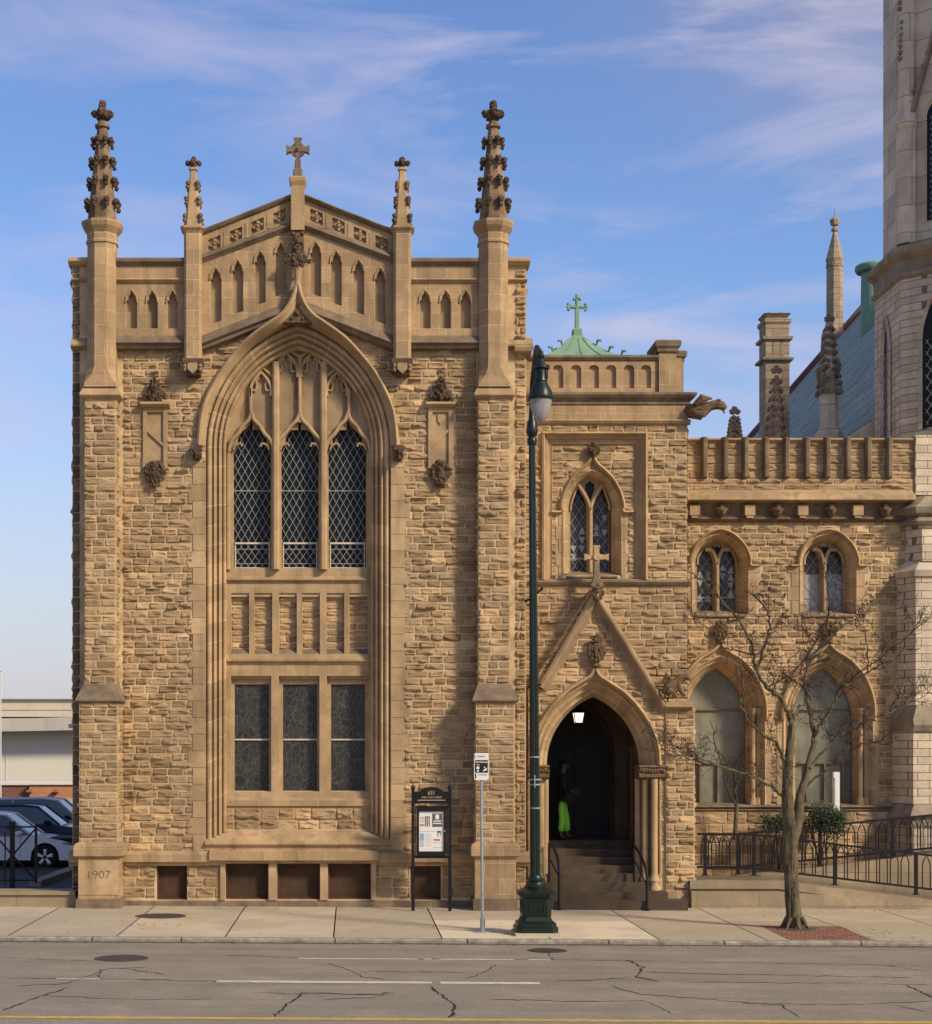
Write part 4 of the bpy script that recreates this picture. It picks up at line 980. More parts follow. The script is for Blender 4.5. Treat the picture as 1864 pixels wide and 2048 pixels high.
# ------------------------------------------------------------------ low wing with parapet ribs
WP = 36.8
wing = empty('church_wing', 'low brown sandstone wing with ribbed parapet and carved corbel heads, right of the entrance tower', 'church wing', (X(1600, WP), WP, 0))
def VX(u): return X(u, WP)
def VZ(v): return Z(v, WP)
wx0, wx1 = 7.0, 12.6
ws = []
for c in (1440, 1656): ws.append(two_light(wing, c, WP, 58, 42, 1068, 1086, 1128, 1224, 1097, .36, c, 7)[0])
big = []
for c in (1440, 1656):
    A, J = arch(VX(c), VZ(1612), VZ(1432), 92*WP/FPX, VZ(1310), nj=5, na=6); D = WP+.5
    B, _ = arch(VX(c), Z(1608, D), Z(1440, D), 60*D/FPX, Z(1338, D), nj=5, na=6); big.append(A)
    m = MB(); m.loft2(A, B, [(0, WP-.02), (.08, WP-.04), (.16, WP-.02), (.22, WP+.06), (.34, WP+.08), (.40, WP+.05), (.46, WP+.14), (.6, WP+.2), (.66, WP+.18), (.72, WP+.28), (.85, WP+.32), (1, D)], J, c)
    m.build('arch_moulding', [M['mould'], M['mortar']], wing, smooth=45)
    hood_build([(c-94, 1440), (c-92, 1400), (c-75, 1353), (c-45, 1318), (c-18, 1301), (c-4, 1288)], c, WP, wing, [(.02, WP), (0, WP-.12), (-.04, WP-.14), (-.07, WP-.08), (-.085, WP)])
    m = MB(); foliage(m, VX(c), WP-.04, VZ(1262), .30, .40, 26, r=.045); m.lathe(VX(c), WP-.06, [(VZ(1290), .04), (VZ(1284), .1), (VZ(1278), .06)], 8); m.build('foliage_finial', M['carve'], wing)
    hood_build([(c-76, 1129), (c-62, 1129), (c-62, 1118), (c-52, 1092), (c-30, 1068), (c-10, 1059), (c, 1057)], c, WP, wing, [(.01, WP), (0, WP-.09), (-.03, WP-.11), (-.05, WP-.06), (-.06, WP)])
    g = MB(); g.plate([(p_[0], p_[1]) for p_ in B], [], D+.04); o = g.build('window', None or bpy.data.materials.get('boarded_glass') or material('boarded_glass', (.26, .245, .17), (.17, .165, .12), rough=.4, scale=1.8, detail=8, spec=.25, big=.9, bigc=.6, streak=.4), wing)
    f_ = MB(); cx = (B[0][0]+B[-1][0])/2; hw = 60*D/FPX
    for v in (1419, 1526): f_.box(cx-hw, cx+hw, D-.02, D+.035, Z(v+1.6, D), Z(v-1.6, D))
    f_.build('transom', M['weather'], o); f_ = MB()
    for k in (-.5, .1, .7): f_.box(cx+k*hw-.022, cx+k*hw+.022, D-.03, D+.032, Z(1608, D), Z(1527, D))
    f_.box(cx-hw, cx+hw, D-.05, D+.03, Z(1610, D), Z(1605, D))
    f_.build('mullion', M['weather'], o)
    for sg in (-1, 1):
        m = MB()
        for o_ in (80, 68): m.lathe(VX(c)+sg*o_*WP/FPX, WP+.12, [(VZ(1612), .09), (VZ(1598), .09), (VZ(1594), .06), (VZ(1432), .06), (VZ(1426), .10), (VZ(1416), .11)], 8)
        m.build('jamb_shaft', M['mould'], wing, smooth=40)
m = MB(); m.mi = 1
m.plate(rect(wx0, wx1, -.3, VZ(1036)), ws+big, WP); m.box(wx0, wx1, WP+.75, WP+9, -.3, VZ(885))
i1 = [inpoly(q_) for q_ in ws+big]
def okw(x, z):
    for f in i1:
        if f(x, z): return False
    for c in (1440, 1656):
        if VZ(1228) < z < VZ(1130) and abs(x-VX(c)) < .86+.08*(int(z/.3) % 2): return False
        if VZ(1612) < z < VZ(1440) and abs(x-VX(c)) < 1.12: return False
    return True
m.rock(wx0, wx1, VZ(1608), VZ(1043), WP, okw, seed=100, mi=0, ln=(.2, .45), ch=(.12, .17))
m.rock(wx0, wx1, .2, VZ(1622), WP-.05, None, seed=101, mi=0, ln=(.3, .6), ch=(.2, .26), amp=.02); m.box(wx0, wx1, WP-.05, WP+.05, -.3, VZ(1622))
m.build('wall', RM, wing)
for c in (1440, 1656):
    for sg in (-1, 1):
        q = MB()
        z = VZ(1228); i = 0
        while z < VZ(1132)-.05: q.box(VX(c)+sg*58*WP/FPX, VX(c)+sg*(.80+.08*(i % 2)), WP-.015, WP+.05, z, min(z+.29, VZ(1132))); z += .3; i += 1
        q.build('quoins', [M['mould']], wing); q = MB()
        z = VZ(1609); i = 0
        while z < VZ(1440)-.05: q.box(VX(c)+sg*92*WP/FPX, VX(c)+sg*1.12, WP-.015, WP+.05, z, min(z+.39, VZ(1440))); z += .4; i += 1
        q.build('quoins', [M['mould']], wing)
m = MB(); m.hs((wx0, VZ(1609)), (wx1, VZ(1609)), [(WP+.4, .02), (WP-.12, -.02), (WP-.14, -.05), (WP-.08, -.09), (WP-.1, -.12), (WP-.04, -.16), (WP, -.16)]); m.build('sill_course', M['weather'], wing)
m = MB(); m.hs((wx0, VZ(980)), (wx1-.35, VZ(980)), [(WP+.2, .02), (WP-.05, .0), (WP-.32, -.17), (WP-.34, -.26), (WP-.24, -.28), (WP-.03, -.30), (WP+.2, -.3)], mi=0)
m.box(wx0, wx1, WP-.03, WP+.6, VZ(1036), VZ(1000), mi=1); m.hs((wx0, VZ(1035)), (wx1-.2, VZ(1035)), [(WP, .02), (WP-.10, .0), (WP-.12, -.05), (WP-.04, -.10), (WP, -.1)], mi=2)
m.build('cornice', [M['dressed'], M['weather'], M['carve']], wing)
for i, u in enumerate((1389, 1443, 1499, 1555, 1605, 1662, 1715.5, 1770)):
    m = MB(); x = X(u, WP-.15)
    if i % 2 == 0: m.box(x-.11, x+.11, WP-.22, WP, VZ(1033), VZ(1013)); m.box(x-.07, x+.07, WP-.2, WP, VZ(1038), VZ(1033)); mt = M['mould']
    else:
        m.blob(x, WP-.16, VZ(1024), .11, sz=1.15, n=9, m=7, amp=.05)
        for sg in (-1, 1): m.blob(x+sg*.04, WP-.26, VZ(1022), .02); m.blob(x+sg*.1, WP-.14, VZ(1020), .06)
        m.blob(x, WP-.28, VZ(1025), .025, sz=1.5); m.blob(x, WP-.25, VZ(1030), .03, sx=1.5, sz=.6); m.blob(x, WP-.15, VZ(1013), .09, sz=.5); mt = M['carve']
    m.build('corbel' if i % 2 == 0 else 'head_corbel', mt, wing)
m = MB(); pe = VX(1833)
rockbox(m, wx0, pe, WP+.05, WP+.45, VZ(981), VZ(957), seed=110, sides='f', ln=(.4, .8), ch=(.12, .15))
rockbox(m, wx0, pe, WP+.10, WP+.45, VZ(957), VZ(884), seed=111, sides='f', ln=(.41, .46), ch=(.15, .17), amp=.03)
m.hs((wx0, VZ(875)), (pe, VZ(875)), [(WP+.5, 0), (WP+.06, 0), (WP+.02, -.04), (WP+.08, -.10), (WP+.5, -.1)], mi=2)
m.build('parapet', RM+[M['dressed']], wing)
for u in (1409, 1450.7, 1491.5, 1532.4, 1573.3, 1614, 1655, 1696, 1737, 1779):
    m = MB(); x = VX(u); m.rings([[(x-.06, WP+.12, z), (x-.06, WP-.03+o, z), (x-.03, WP-.07+o, z), (x+.03, WP-.07+o, z), (x+.06, WP-.03+o, z), (x+.06, WP+.12, z)] for z, o in ((VZ(957), .12), (VZ(954), .0), (VZ(886), .0), (VZ(876), -.02), (VZ(873.5), .06))]); m.build('parapet_rib', M['weather'], wing)

# ------------------------------------------------------------------ pale limestone church with octagonal tower
church = empty('limestone_church', 'pale limestone church with octagonal tower, blue slate roof, chimney and spirelets at the right edge', 'church', (14.77, 39.1, 0))
LM = [M['lime'], M['limes'], M['limed']]
def prism_xy(mb, poly, z0, z1, **k): mb.rings([[(x, y, z0) for x, y in poly], [(x, y, z1) for x, y in poly]], **k)
def butt(x0, x1, y0, z0, z1): return [(x0, 37.2), (x0, 36.8), (x1, y0), (17, y0), (17, 37.2)]
m = MB()
prism_xy(m, butt(11.72, 12.0, 35.95, 0, 0), -.3, Z(1650, 36.2), mi=0)
m.rings([[(x, y, z) for x, y in butt(a, a+.26, b, 0, 0)] for z, a, b in ((Z(1650, 36.2), 11.68, 35.9), (Z(1634, 36.2), 11.68, 35.9), (Z(1622, 36.2), 11.74, 36.0), (Z(1609, 36.2), 11.83, 36.1))], mi=2)
prism_xy(m, butt(11.83, 12.07, 36.1, 0, 0), Z(1609, 36.2), Z(1462, 36.2), mi=0)
m.rings([[(x, y, z) for x, y in butt(a, a+.25, b, 0, 0)] for z, a, b in ((Z(1462, 36.2), 11.80, 36.05), (Z(1450, 36.2), 11.80, 36.0), (Z(1440, 36.2), 11.80, 36.05), (Z(1408, 36.2), 11.95, 36.25))], mi=2)
prism_xy(m, butt(11.93, 12.17, 36.25, 0, 0), Z(1410, 36.2), Z(1152, 36.2), mi=0)
m.rings([[(x, y, z) for x, y in butt(a, a+.25, b, 0, 0)] for z, a, b in ((Z(1152, 36.2), 11.88, 36.2), (Z(1140, 36.2), 11.88, 36.15), (Z(1118, 36.2), 12.1, 36.5))], mi=1)
m.rings([[(x, y, z) for x, y in butt(a, a+.25, b, 0, 0)] for z, a, b in ((Z(1120, 36.2), 12.12, 36.4), (Z(1046, 36.2), 12.12, 36.45))], mi=0)
m.rings([[(x, y, z) for x, y in butt(a, a+.25, b, 0, 0)] for z, a, b in ((Z(1046, 36.2), 12.0, 36.35), (Z(1040, 36.2), 11.95, 36.3), (Z(1030, 36.2), 12.05, 36.4), (Z(1024, 36.2), 11.95, 36.3), (Z(1012, 36.2), 11.92, 36.25), (Z(1000, 36.2), 12.1, 36.45), (Z(985, 36.2), 12.3, 36.7))], mi=2)
prism_xy(m, [(12.35, 39), (12.35, 36.8), (17, 36.8), (17, 39)], Z(990, 36.8), Z(870, 36.8), mi=0)
m.build('stepped_buttress', LM, church)
OC = (14.77, 39.1)
def ringo(z, h): 
    r_ = h/math.cos(math.pi/8); return [(OC[0]+r_*math.cos(math.pi/8+i*math.pi/4), OC[1]+r_*math.sin(math.pi/8+i*math.pi/4), z) for i in range(8)]
m = MB(); d = 38.2
m.rings([ringo(Z(980, d), 2.30), ringo(Z(560, d), 2.30)], mi=0)
m.rings([ringo(z, h) for z, h in ((Z(562, d), 2.30), (Z(556, d), 2.38), (Z(550, d), 2.38), (Z(545, d), 2.31), (Z(525, d), 2.34), (Z(515, d), 2.46), (Z(508, d), 2.50), (Z(500, d), 2.48), (Z(488, d), 2.22))], mi=2)
m.rings([ringo(Z(492, d), 2.12), ringo(24, 2.12)], mi=1)
m.build('octagonal_tower', LM, church)
def ocp(i, h): r_ = h/math.cos(math.pi/8); a_ = math.pi/8+i*math.pi/4; return (OC[0]+r_*math.cos(a_), OC[1]+r_*math.sin(a_))
m = MB()
for i in (4, 5, 6):                                    # angle shafts with stepped set-offs, top gablets
    x, y = ocp(i, 2.13)
    m.lathe(x, y, [(Z(490, d), .25), (Z(262, d), .25), (Z(258, d), .29), (Z(250, d), .29), (Z(244, d), .22), (Z(235, d), .25), (Z(230, d), .21), (24, .19)], 8, math.pi/8, mi=1)
    for v0 in (120, 20, -80):
        for k in range(7): m.blob(x+.22*math.cos(math.pi/8+i*math.pi/4)*(1-k*.05), y+.22*math.sin(math.pi/8+i*math.pi/4), Z(v0-k*12, d), .06, mi=2)
m.build('angle_shaft', LM, church)
for i in (3, 4, 5, 6):
    for st_, (zb, zs, zt, hwf, h) in enumerate(((Z(868, d), Z(690, d), Z(608, d), .30, 2.30), (Z(455, d), Z(245, d), Z(205, d), .30, 2.12))):
        if i == 3 and st_ == 1: continue
        p0, p1 = ocp(i, h), ocp((i+1) % 8, h)
        f_ = MB(); f_.T = facetM(p0, p1); ln_ = (Vector(p1)-Vector(p0)).length; c = ln_*(.40 if i == 4 else .5)
        A, J = arch(c, zb, zs, hwf, zt); B, _ = arch(c, zb+.05, zs, hwf*.80, zt-.1)
        f_.loft2(A, B, [(0, -.02), (.15, -.09), (.35, -.07), (.5, -.02), (1, -.012)], None); 
        f_.build('arch_moulding', [M['limes']], church)
        g = MB(); g.T = f_.T; g.plate(B, [], -.008); go = g.build('window', M['glass'], church)
        l_ = MB(); l_.T = f_.T; lattice(l_, c-hwf*.5, c+hwf*.5, zb+.1, zs, -.03, .16, .26, .012); l_.build('lattice', M['lead'], go)
        if st_ == 1:
            k_ = MB(); k_.T = f_.T
            k_.rib([(c-.72, zs-.35), (c, zt+1.5), (c+.72, zs-.35)], .08, -.14, 0)
            for t_ in range(7):
                for sg in (-1, 1): k_.blob(c+sg*(.80-.105*t_), -.12, zs-.1+t_*.25, .05)
            k_.build('crocketed_gablet', M['limed'], church)
# nave roof
m = MB(); E = (12.5, 11.06); Rg = (22.5, 22.6)
m.mi = 0
m.add([(E[0], 40.2, E[1]), (E[0], 73, E[1]), (Rg[0], 73, Rg[1]), (Rg[0], 40.2, Rg[1]), (Rg[0]+10, 73, E[1]), (Rg[0]+10, 40.2, E[1])], [(0, 1, 2, 3), (3, 2, 4, 5)])
M['slate'] = material('blue_slate', (.42, .45, .37), (.29, .33, .28), rough=1, scale=1.5, spec=.08, brick=(.9, .22, (.09, .11, .12), .02, 1), bump=.3)
nro = m.build('slate_roof', M['slate'], church)
m = MB()
m.rings([[(E[0]-.35, y, E[1]-.25), (E[0]+.1, y, E[1]+.08), (E[0]+.1, y, E[1]-.6), (E[0]-.25, y, E[1]-.6)] for y in (40.2, 73)])
m.box(E[0], 32, 72.6, 73, -1, E[1]); m.box(E[0]-.05, 32, 41, 73, -1, E[1]-.5)
m.build('nave_wall', M['limes'], church)
m = MB(); m.rings([[(E[0]-.2, y, E[1]-.2), (E[0]-.2, y, E[1]+.05), (Rg[0], y, Rg[1]+.3), (Rg[0], y, Rg[1])] for y in (72.6, 73.4)]); m.build('gable_coping', material('red_brown_flashing', (.20, .10, .08), (.13, .07, .05)), church)
# copper vent
d = 62; cx = X(1745, d); m = MB(); zt = Z(545, d); m.lathe(cx, d, [(Z(680, d), .44), (zt, .40), (zt, .58), (zt+.08, .63), (zt+.22, .62), (zt+.3, .52), (zt+.32, .0)], 20); m.build('copper_vent', M['copper'], church, smooth=40)
# chimney
d = 52; m = MB(); cx = X(1548.5, d); h = 24.5*d/FPX
m.sq(cx, d, [(3, h), (Z(727, d), h), (Z(726, d), h+.10), (Z(722, d), h+.12), (Z(719, d), h)], ch=.05, mi=0)
m.sq(cx, d, [(Z(719, d), h), (Z(686, d), h), (Z(685, d), h+.08), (Z(680, d), h+.10), (Z(677, d), h-.01)], ch=.05, mi=1)
m.sq(cx, d, [(Z(677, d), h-.01), (Z(655, d), h), (Z(650, d), h+.05), (Z(645, d), h+.05), (Z(641, d), h-.06), (Z(636, d), h-.0), (Z(633, d), h+.04), (Z(631, d), h-.05)], ch=.05, mi=1)
for k in (-.12, .12): m.box(cx+k-.03, cx+k+.03, d-h-.01, d, Z(717, d), Z(688, d), mi=2); m.lathe(cx+k*1.5, d, [(Z(633, d), .1), (Z(626, d), .09)], 8, mi=2)
m.build('chimney', [M['limeb'], M['limeb'], M['limed']], church)
# octagonal spire turret on the far gable
d = 73; cx = X(1669.5, d); m = MB()
m.octa(cx, d, [(Z(760, d), .62), (Z(668, d), .52), (Z(655, d), .40), (Z(640, d), .33), (Z(525, d), .32), (Z(520, d), .36), (Z(515, d), .33), (Z(464, d), .07), (Z(462, d), .14), (Z(458, d), .14), (Z(454, d), .06), (Z(450, d), .16), (Z(440, d), .2), (Z(436, d), .1), (Z(432, d), .03), (Z(418, d), .01)], mi=1)
for i in range(8):
    a_ = i*math.pi/4; m.rings([[(cx+.35*math.cos(a_)+k*math.sin(a_), d+.35*math.sin(a_)-k*math.cos(a_), z) for k, z in ((-.12, Z(535, d)), (.12, Z(535, d)), (0, Z(518, d)))], [(cx+.30*math.cos(a_)+k*math.sin(a_), d+.30*math.sin(a_)-k*math.cos(a_), z) for k, z in ((-.12, Z(535, d)), (.12, Z(535, d)), (0, Z(518, d)))]], mi=0)
m.build('spire_turret', [M['limeb'], M['limeb'], M['limed']], church)
def crocket_spire(cu, d, vb, vsh, vt, hb, name='pinnacle', vg=None, hs2=None):
    cx = X(cu, d); m = MB(); s = d/FPX
    if vg: m.octa(cx, d, [(Z(vb+40, d), hb*s*1.6), (Z(vb, d), hb*s*1.5), (Z(vb-14, d), hb*s), (Z(vg, d), hb*s), (Z(vg-2, d), hb*s*1.15)], mi=1)
    z0 = Z(vg or vb+30, d); z1 = Z(vt+18, d); h0 = hb*s*.85
    m.octa(cx, d, [(z0, h0), (z1, .05)], mi=1); n_ = 9
    for k in range(n_):
        f_ = (k+.3)/n_; z = z0+(z1-z0)*f_; h = (h0*(1-f_)+.05)*1.1
        for i in range(4):
            a_ = math.pi/4+i*math.pi/2
            for q_ in range(2): m.blob(cx+(h+.03+.04*q_)*1.1*math.cos(a_), d+(h+.03)*1.1*math.sin(a_), z-.05*q_+.03, .055*(1.15-f_*.5), mi=2)
        for sg in (-1, 1):
            m.blob(cx+sg*(h+.03), d, z, .05*(1.2-f_*.5), mi=2); m.blob(cx+sg*h*.4, d-h, z+rnd.uniform(-.05, .05), .05, mi=2)
    for dx in (-.07, 0, .07): m.blob(cx+dx, d-.03, Z(vt+9, d)+.02*(dx == 0), .075, mi=2)
    m.blob(cx, d, Z(vt+3, d), .07, mi=2)
    if vg:
        for i in range(4):
            a_ = i*math.pi/2+math.pi/4; 
            for k in range(8): m.blob(cx+hb*s*1.15*math.cos(a_+rnd.uniform(-.5, .5)), d+hb*s*1.1*math.sin(a_+rnd.uniform(-.5, .5)), Z(vg-6-rnd.random()*62, d), .065, mi=2)
        for sg in (-1, 1): m.rings([[(cx-hb*s, d-hb*s*1.15, Z(vg, d)), (cx+hb*s, d-hb*s*1.15, Z(vg, d)), (cx, d-hb*s*1.0, Z(vg-52, d))], [(cx-hb*s, d-hb*s*.9, Z(vg, d)), (cx+hb*s, d-hb*s*.9, Z(vg, d)), (cx, d-hb*s*.8, Z(vg-52, d))]], mi=1)
    m.build(name, [M['limeb'], M['limes'] if vg else M['limeb'], M['limed']], church)
crocket_spire(1658, 42, 868, 0, 630, 17, vg=790)
crocket_spire(1553, 41, 880, 0, 733, 19)
crocket_spire(1469, 41, 874, 0, 815, 8)

# ------------------------------------------------------------------ ground, road, pavement
M['asphalt'] = material('road_asphalt', (.32, .268, .198), (.225, .188, .142), rough=.92, scale=1.3, detail=12, bump=.7, bscale=60, big=.35, bigc=.7, c3=(.26, .215, .16), speck=.75, wear=.6)
M['lot'] = material('parking_asphalt', (.05, .05, .052), (.035, .035, .037), rough=.85, scale=1.5, bump=.4, bscale=50)
M['conc'] = material('pavement_concrete', (.50, .415, .285), (.40, .325, .215), rough=.9, scale=1.3, detail=9, bump=.3, bscale=50, tint=.45, big=.6, bigc=.75, speck=.4, c3=(.38, .31, .21))
M['kerb'] = material('worn_kerb_stone', (.36, .31, .24), (.17, .14, .105), rough=.9, scale=5, detail=9, bump=.7, bscale=25)
M['joint'] = material('joint_dirt', (.10, .075, .045), (.06, .045, .03), rough=.95)
M['rampst'] = material('ramp_wall_stone', (.36, .28, .175), (.25, .185, .11), scale=1.8, detail=8, bump=.35, bscale=35, streak=.35, brick=(1.3, .6, (.2, .14, .08), .008), big=.9, bigc=.7)
M['paint'] = material('white_road_paint', (.62, .58, .50), (.42, .39, .34), rough=.8, scale=9, detail=8)
M['yellow'] = material('yellow_road_paint', (.58, .38, .08), (.38, .25, .07), rough=.8, scale=9, detail=8)
M['brick'] = material('red_brick_paving', (.33, .15, .095), (.25, .11, .07), rough=.9, scale=4, brick=(.24, .15, (.07, .035, .025), .016, 1), bump=.3)
def sheet(name, x0, x1, y0, y1, z, mat, nx=1, kind='structure', th=None, parent=None):
    m = MB()
    if th: m.rings([[(x0, y0, z+gz(x0)-th), (x1, y0, z+gz(x1)-th), (x1, y1, z+gz(x1)-th), (x0, y1, z+gz(x0)-th)], [(x0, y0, z+gz(x0)), (x1, y0, z+gz(x1)), (x1, y1, z+gz(x1)), (x0, y1, z+gz(x0))]])
    else: m.add([(x0, y0, z+gz(x0)), (x1, y0, z+gz(x1)), (x1, y1, z+gz(x1)), (x0, y1, z+gz(x0))], [(0, 1, 2, 3)])
    return tag(m.build(name, mat, parent), kind=kind)
g = MB(); g.add([(-900, -300, -1.3), (900, -300, -1.3), (900, 1500, -1.3), (-900, 1500, -1.3)], [(0, 1, 2, 3)])
tag(g.build('ground', M['lot']), kind='structure')
RZ = -.07
sheet('road', -60, 60, -3, 28.57, RZ, M['asphalt'], th=.3)
sheet('parking_lot', -60, -5.6, 34.7, 130, -.06, M['lot'], th=.3)
# pavement of separate slabs over a dark bed
sheet('pavement_bed', -60, 60, 28.70, 36.5, -.03, M['joint'], th=.3)
m = MB(); xs = [-3.98-1.85*k for k in range(30, 0, -1)]+[-3.98+1.85*k for k in range(0, 30)]
rr = random.Random(5)
rows = [(28.72, 31.9, 0), (31.9, 34.75, 1)]
for y0, y1, r_ in rows:
    for i in range(len(xs)-1):
        a, b = xs[i]+.012, xs[i+1]-.012
        light = r_ == 0 and 1.5 < (a+b)/2 < 5.2
        t_ = .82 if light else rr.uniform(.35, .62)
        if (a+b)/2 > 5.3: t_ = rr.uniform(.2, .4)
        if r_ == 1 and (a+b)/2 > 5.3: t_ = .45
        m.add([(a, y0+.006, gz(a)), (b, y0+.006, gz(b)), (b, y1-.006, gz(b)), (a, y1-.006, gz(a))], [(0, 1, 2, 3)], ti=t_)
tag(m.build('pavement', M['conc']), kind='structure')
m = MB(); x = -60; 
while x < 60:                                            # kerb stones with worn, uneven edges
    l = rr.uniform(1.2, 3.0); n_ = int(l/.12); vs = []; fs = []
    for i in range(n_+1):
        xx = x+.01+(l-.02)*i/n_; j_ = lambda s: noise.noise(Vector((xx*3, s, 0)))*.014+noise.noise(Vector((xx*9, s, 4)))*.012
        vs += [(xx, 28.56+j_(1), -.17+gz(xx)), (xx, 28.55+j_(2), -.025+gz(xx)+j_(5)), (xx, 28.585+j_(3), .0+gz(xx)+j_(4)*.6), (xx, 28.71, .002+gz(xx)), (xx, 28.71, -.17+gz(xx))]
    for i in range(n_):
        for j in range(4): a = i*5+j; fs.append((a, a+5, a+6, a+1))
    m.add(vs, fs); x += l
tag(m.build('kerb', M['kerb']), kind='structure')
m = MB()                                                # gutter strip of dirt
m.add([(-60, 28.41, RZ+.004+gz(-60)), (60, 28.41, RZ+.004+gz(60)), (60, 28.57, RZ+.004+gz(60)), (-60, 28.57, RZ+.004+gz(-60))], [(0, 1, 2, 3)]); tag(m.build('gutter', material('gutter_dirt', (.14, .12, .09), (.085, .075, .06), scale=6, detail=9, bump=.5)), kind='structure')
def rd(u, v, zr=-.07):                                  # photo pixel on the road surface -> ground point
    d = (CH-zr)*FPX/(v-CV); x = X(u, d); d = (CH-zr-gz(x))*FPX/(v-CV); return X(u, d), d
def decal(name, pts, z, mat, jag=0, zr=-.07, kind='structure'):
    m = MB(); P = [rd(u, v, zr) for u, v in pts]
    m.add([(x, y, z+zr+gz(x)) for x, y in P], [tuple(range(len(P)))]); return tag(m.build(name, mat), kind=kind)
def stripe(name, u0, u1, v, wd, mat, z=.004, worn=.25, seed=1):
    m = MB(); a, ya = rd(u0, v); b, yb = rd(u1, v); n_ = int(abs(b-a)/.12)+2; r = random.Random(seed)
    for i in range(n_):
        x0 = a+(b-a)*i/n_; x1 = a+(b-a)*(i+1)/n_; y = (ya+yb)/2
        e0 = wd/2*(1+.25*noise.noise(Vector((x0*5, seed, 0)))); e1 = wd/2*(1+.25*noise.noise(Vector((x1*5, seed, 0))))
        if noise.noise(Vector((x0*1.3, seed*3, 2)))+.35*noise.noise(Vector((x0*9, seed, 2))) < -.5+worn*.6: continue
        m.add([(x0, y-e0, z+RZ+gz(x0)), (x1, y-e1, z+RZ+gz(x1)), (x1, y+e1, z+RZ+gz(x1)), (x0, y+e0, z+RZ+gz(x0))], [(0, 1, 2, 3)])
    return tag(m.build(name, mat), kind='structure')
stripe('lane_marking', 432, 1078, 1965, .20, M['paint'], worn=-.5, seed=2)
stripe('lane_marking', 596, 1100, 1918.5, .12, M['paint'], worn=.45, seed=5)
stripe('lane_marking', 112, 200, 1958, .08, M['paint'], worn=.45, seed=9)
stripe('centre_line', -300, 2200, 2040, .17, M['yellow'], worn=-.5, seed=4)
stripe('centre_line', -300, 2200, 2062, .17, M['yellow'], worn=-.5, seed=6)
# cracks in the asphalt
m = MB(); r = random.Random(11)
def crack(pts, wd=.02):
    P = [Vector((*rd(u, v),)) for u, v in pts]; Q = []
    for i in range(len(P)-1):
        n_ = max(2, int((P[i+1]-P[i]).length/.12))
        for k in range(n_):
            t = k/n_; p_ = P[i].lerp(P[i+1], t); Q.append(p_+Vector((r.uniform(-.03, .03), r.uniform(-.05, .05))))
    Q.append(P[-1]); vs = []; n_ = len(Q)
    for i, q_ in enumerate(Q):
        dd = (Q[min(i+1, n_-1)]-Q[max(0, i-1)]).normalized(); nn = Vector((-dd.y, dd.x))*wd*.36*r.uniform(.4, 1.6)*(1 if 0 < i < n_-1 else .3)
        nn.y *= 2.2
        vs += [(q_.x-nn.x, q_.y-nn.y, RZ+.004+gz(q_.x)), (q_.x+nn.x, q_.y+nn.y, RZ+.004+gz(q_.x))]
    m.add(vs, [(2*i, 2*i+1, 2*i+3, 2*i+2) for i in range(n_-1)])
CR = [([(0, 1958), (200, 1957), (420, 1963), (560, 1965)], .02), ([(30, 1972), (130, 1968), (215, 1938), (300, 1934)], .02), ([(0, 2022), (60, 2000), (135, 1975)], .04), ([(60, 1990), (250, 1999), (420, 1998)], .012),
      ([(545, 2036), (575, 2008), (605, 1986), (760, 1990), (780, 1984)], .035), ([(505, 1986), (640, 1989)], .012), ([(900, 2036), (912, 2012), (880, 1990), (862, 1972)], .045), ([(640, 1999), (740, 1996), (790, 1986)], .015),
      ([(650, 1927), (705, 1942), (725, 1955), (770, 1959)], .02), ([(705, 1943), (930, 1945)], .015), ([(0, 1915), (180, 1922)], .01), ([(930, 1958), (970, 1945), (990, 1930)], .02), ([(450, 1910), (600, 1916), (1200, 1921), (1700, 1929), (1864, 1932)], .014),
      ([(1255, 1920), (1285, 1935), (1276, 1955), (1320, 1963)], .04), ([(1290, 1944), (1500, 1950), (1820, 1955)], .018), ([(1110, 1962), (1200, 1960), (1260, 1955)], .02), ([(1370, 1964), (1560, 1966), (1650, 1966)], .016), ([(1660, 1966), (1864, 1970)], .014),
      ([(1220, 1972), (1280, 1988), (1480, 2004), (1560, 2010), (1600, 2035)], .022), ([(980, 1999), (1150, 2003), (1290, 2002), (1350, 2028)], .018), ([(1480, 2006), (1700, 2009), (1864, 2003)], .018), ([(1770, 1930), (1864, 1946)], .02), ([(1815, 1970), (1864, 1996)], .03), ([(1110, 1921), (1090, 1902)], .02),
      ([(200, 1938), (196, 1955)], .03), ([(260, 1938), (330, 1950)], .02), ([(1780, 2010), (1864, 2025)], .02)]
for pts, wd in CR: crack(pts, wd)
tag(m.build('road_cracks', material('tar_crack', (.022, .022, .02), (.03, .03, .027), rough=.9)), kind='structure')
decal('brick_paving', [(1520, 1851), (1683, 1853), (1742, 1880.5), (1578, 1879.5)], .004, M['brick'], zr=0)
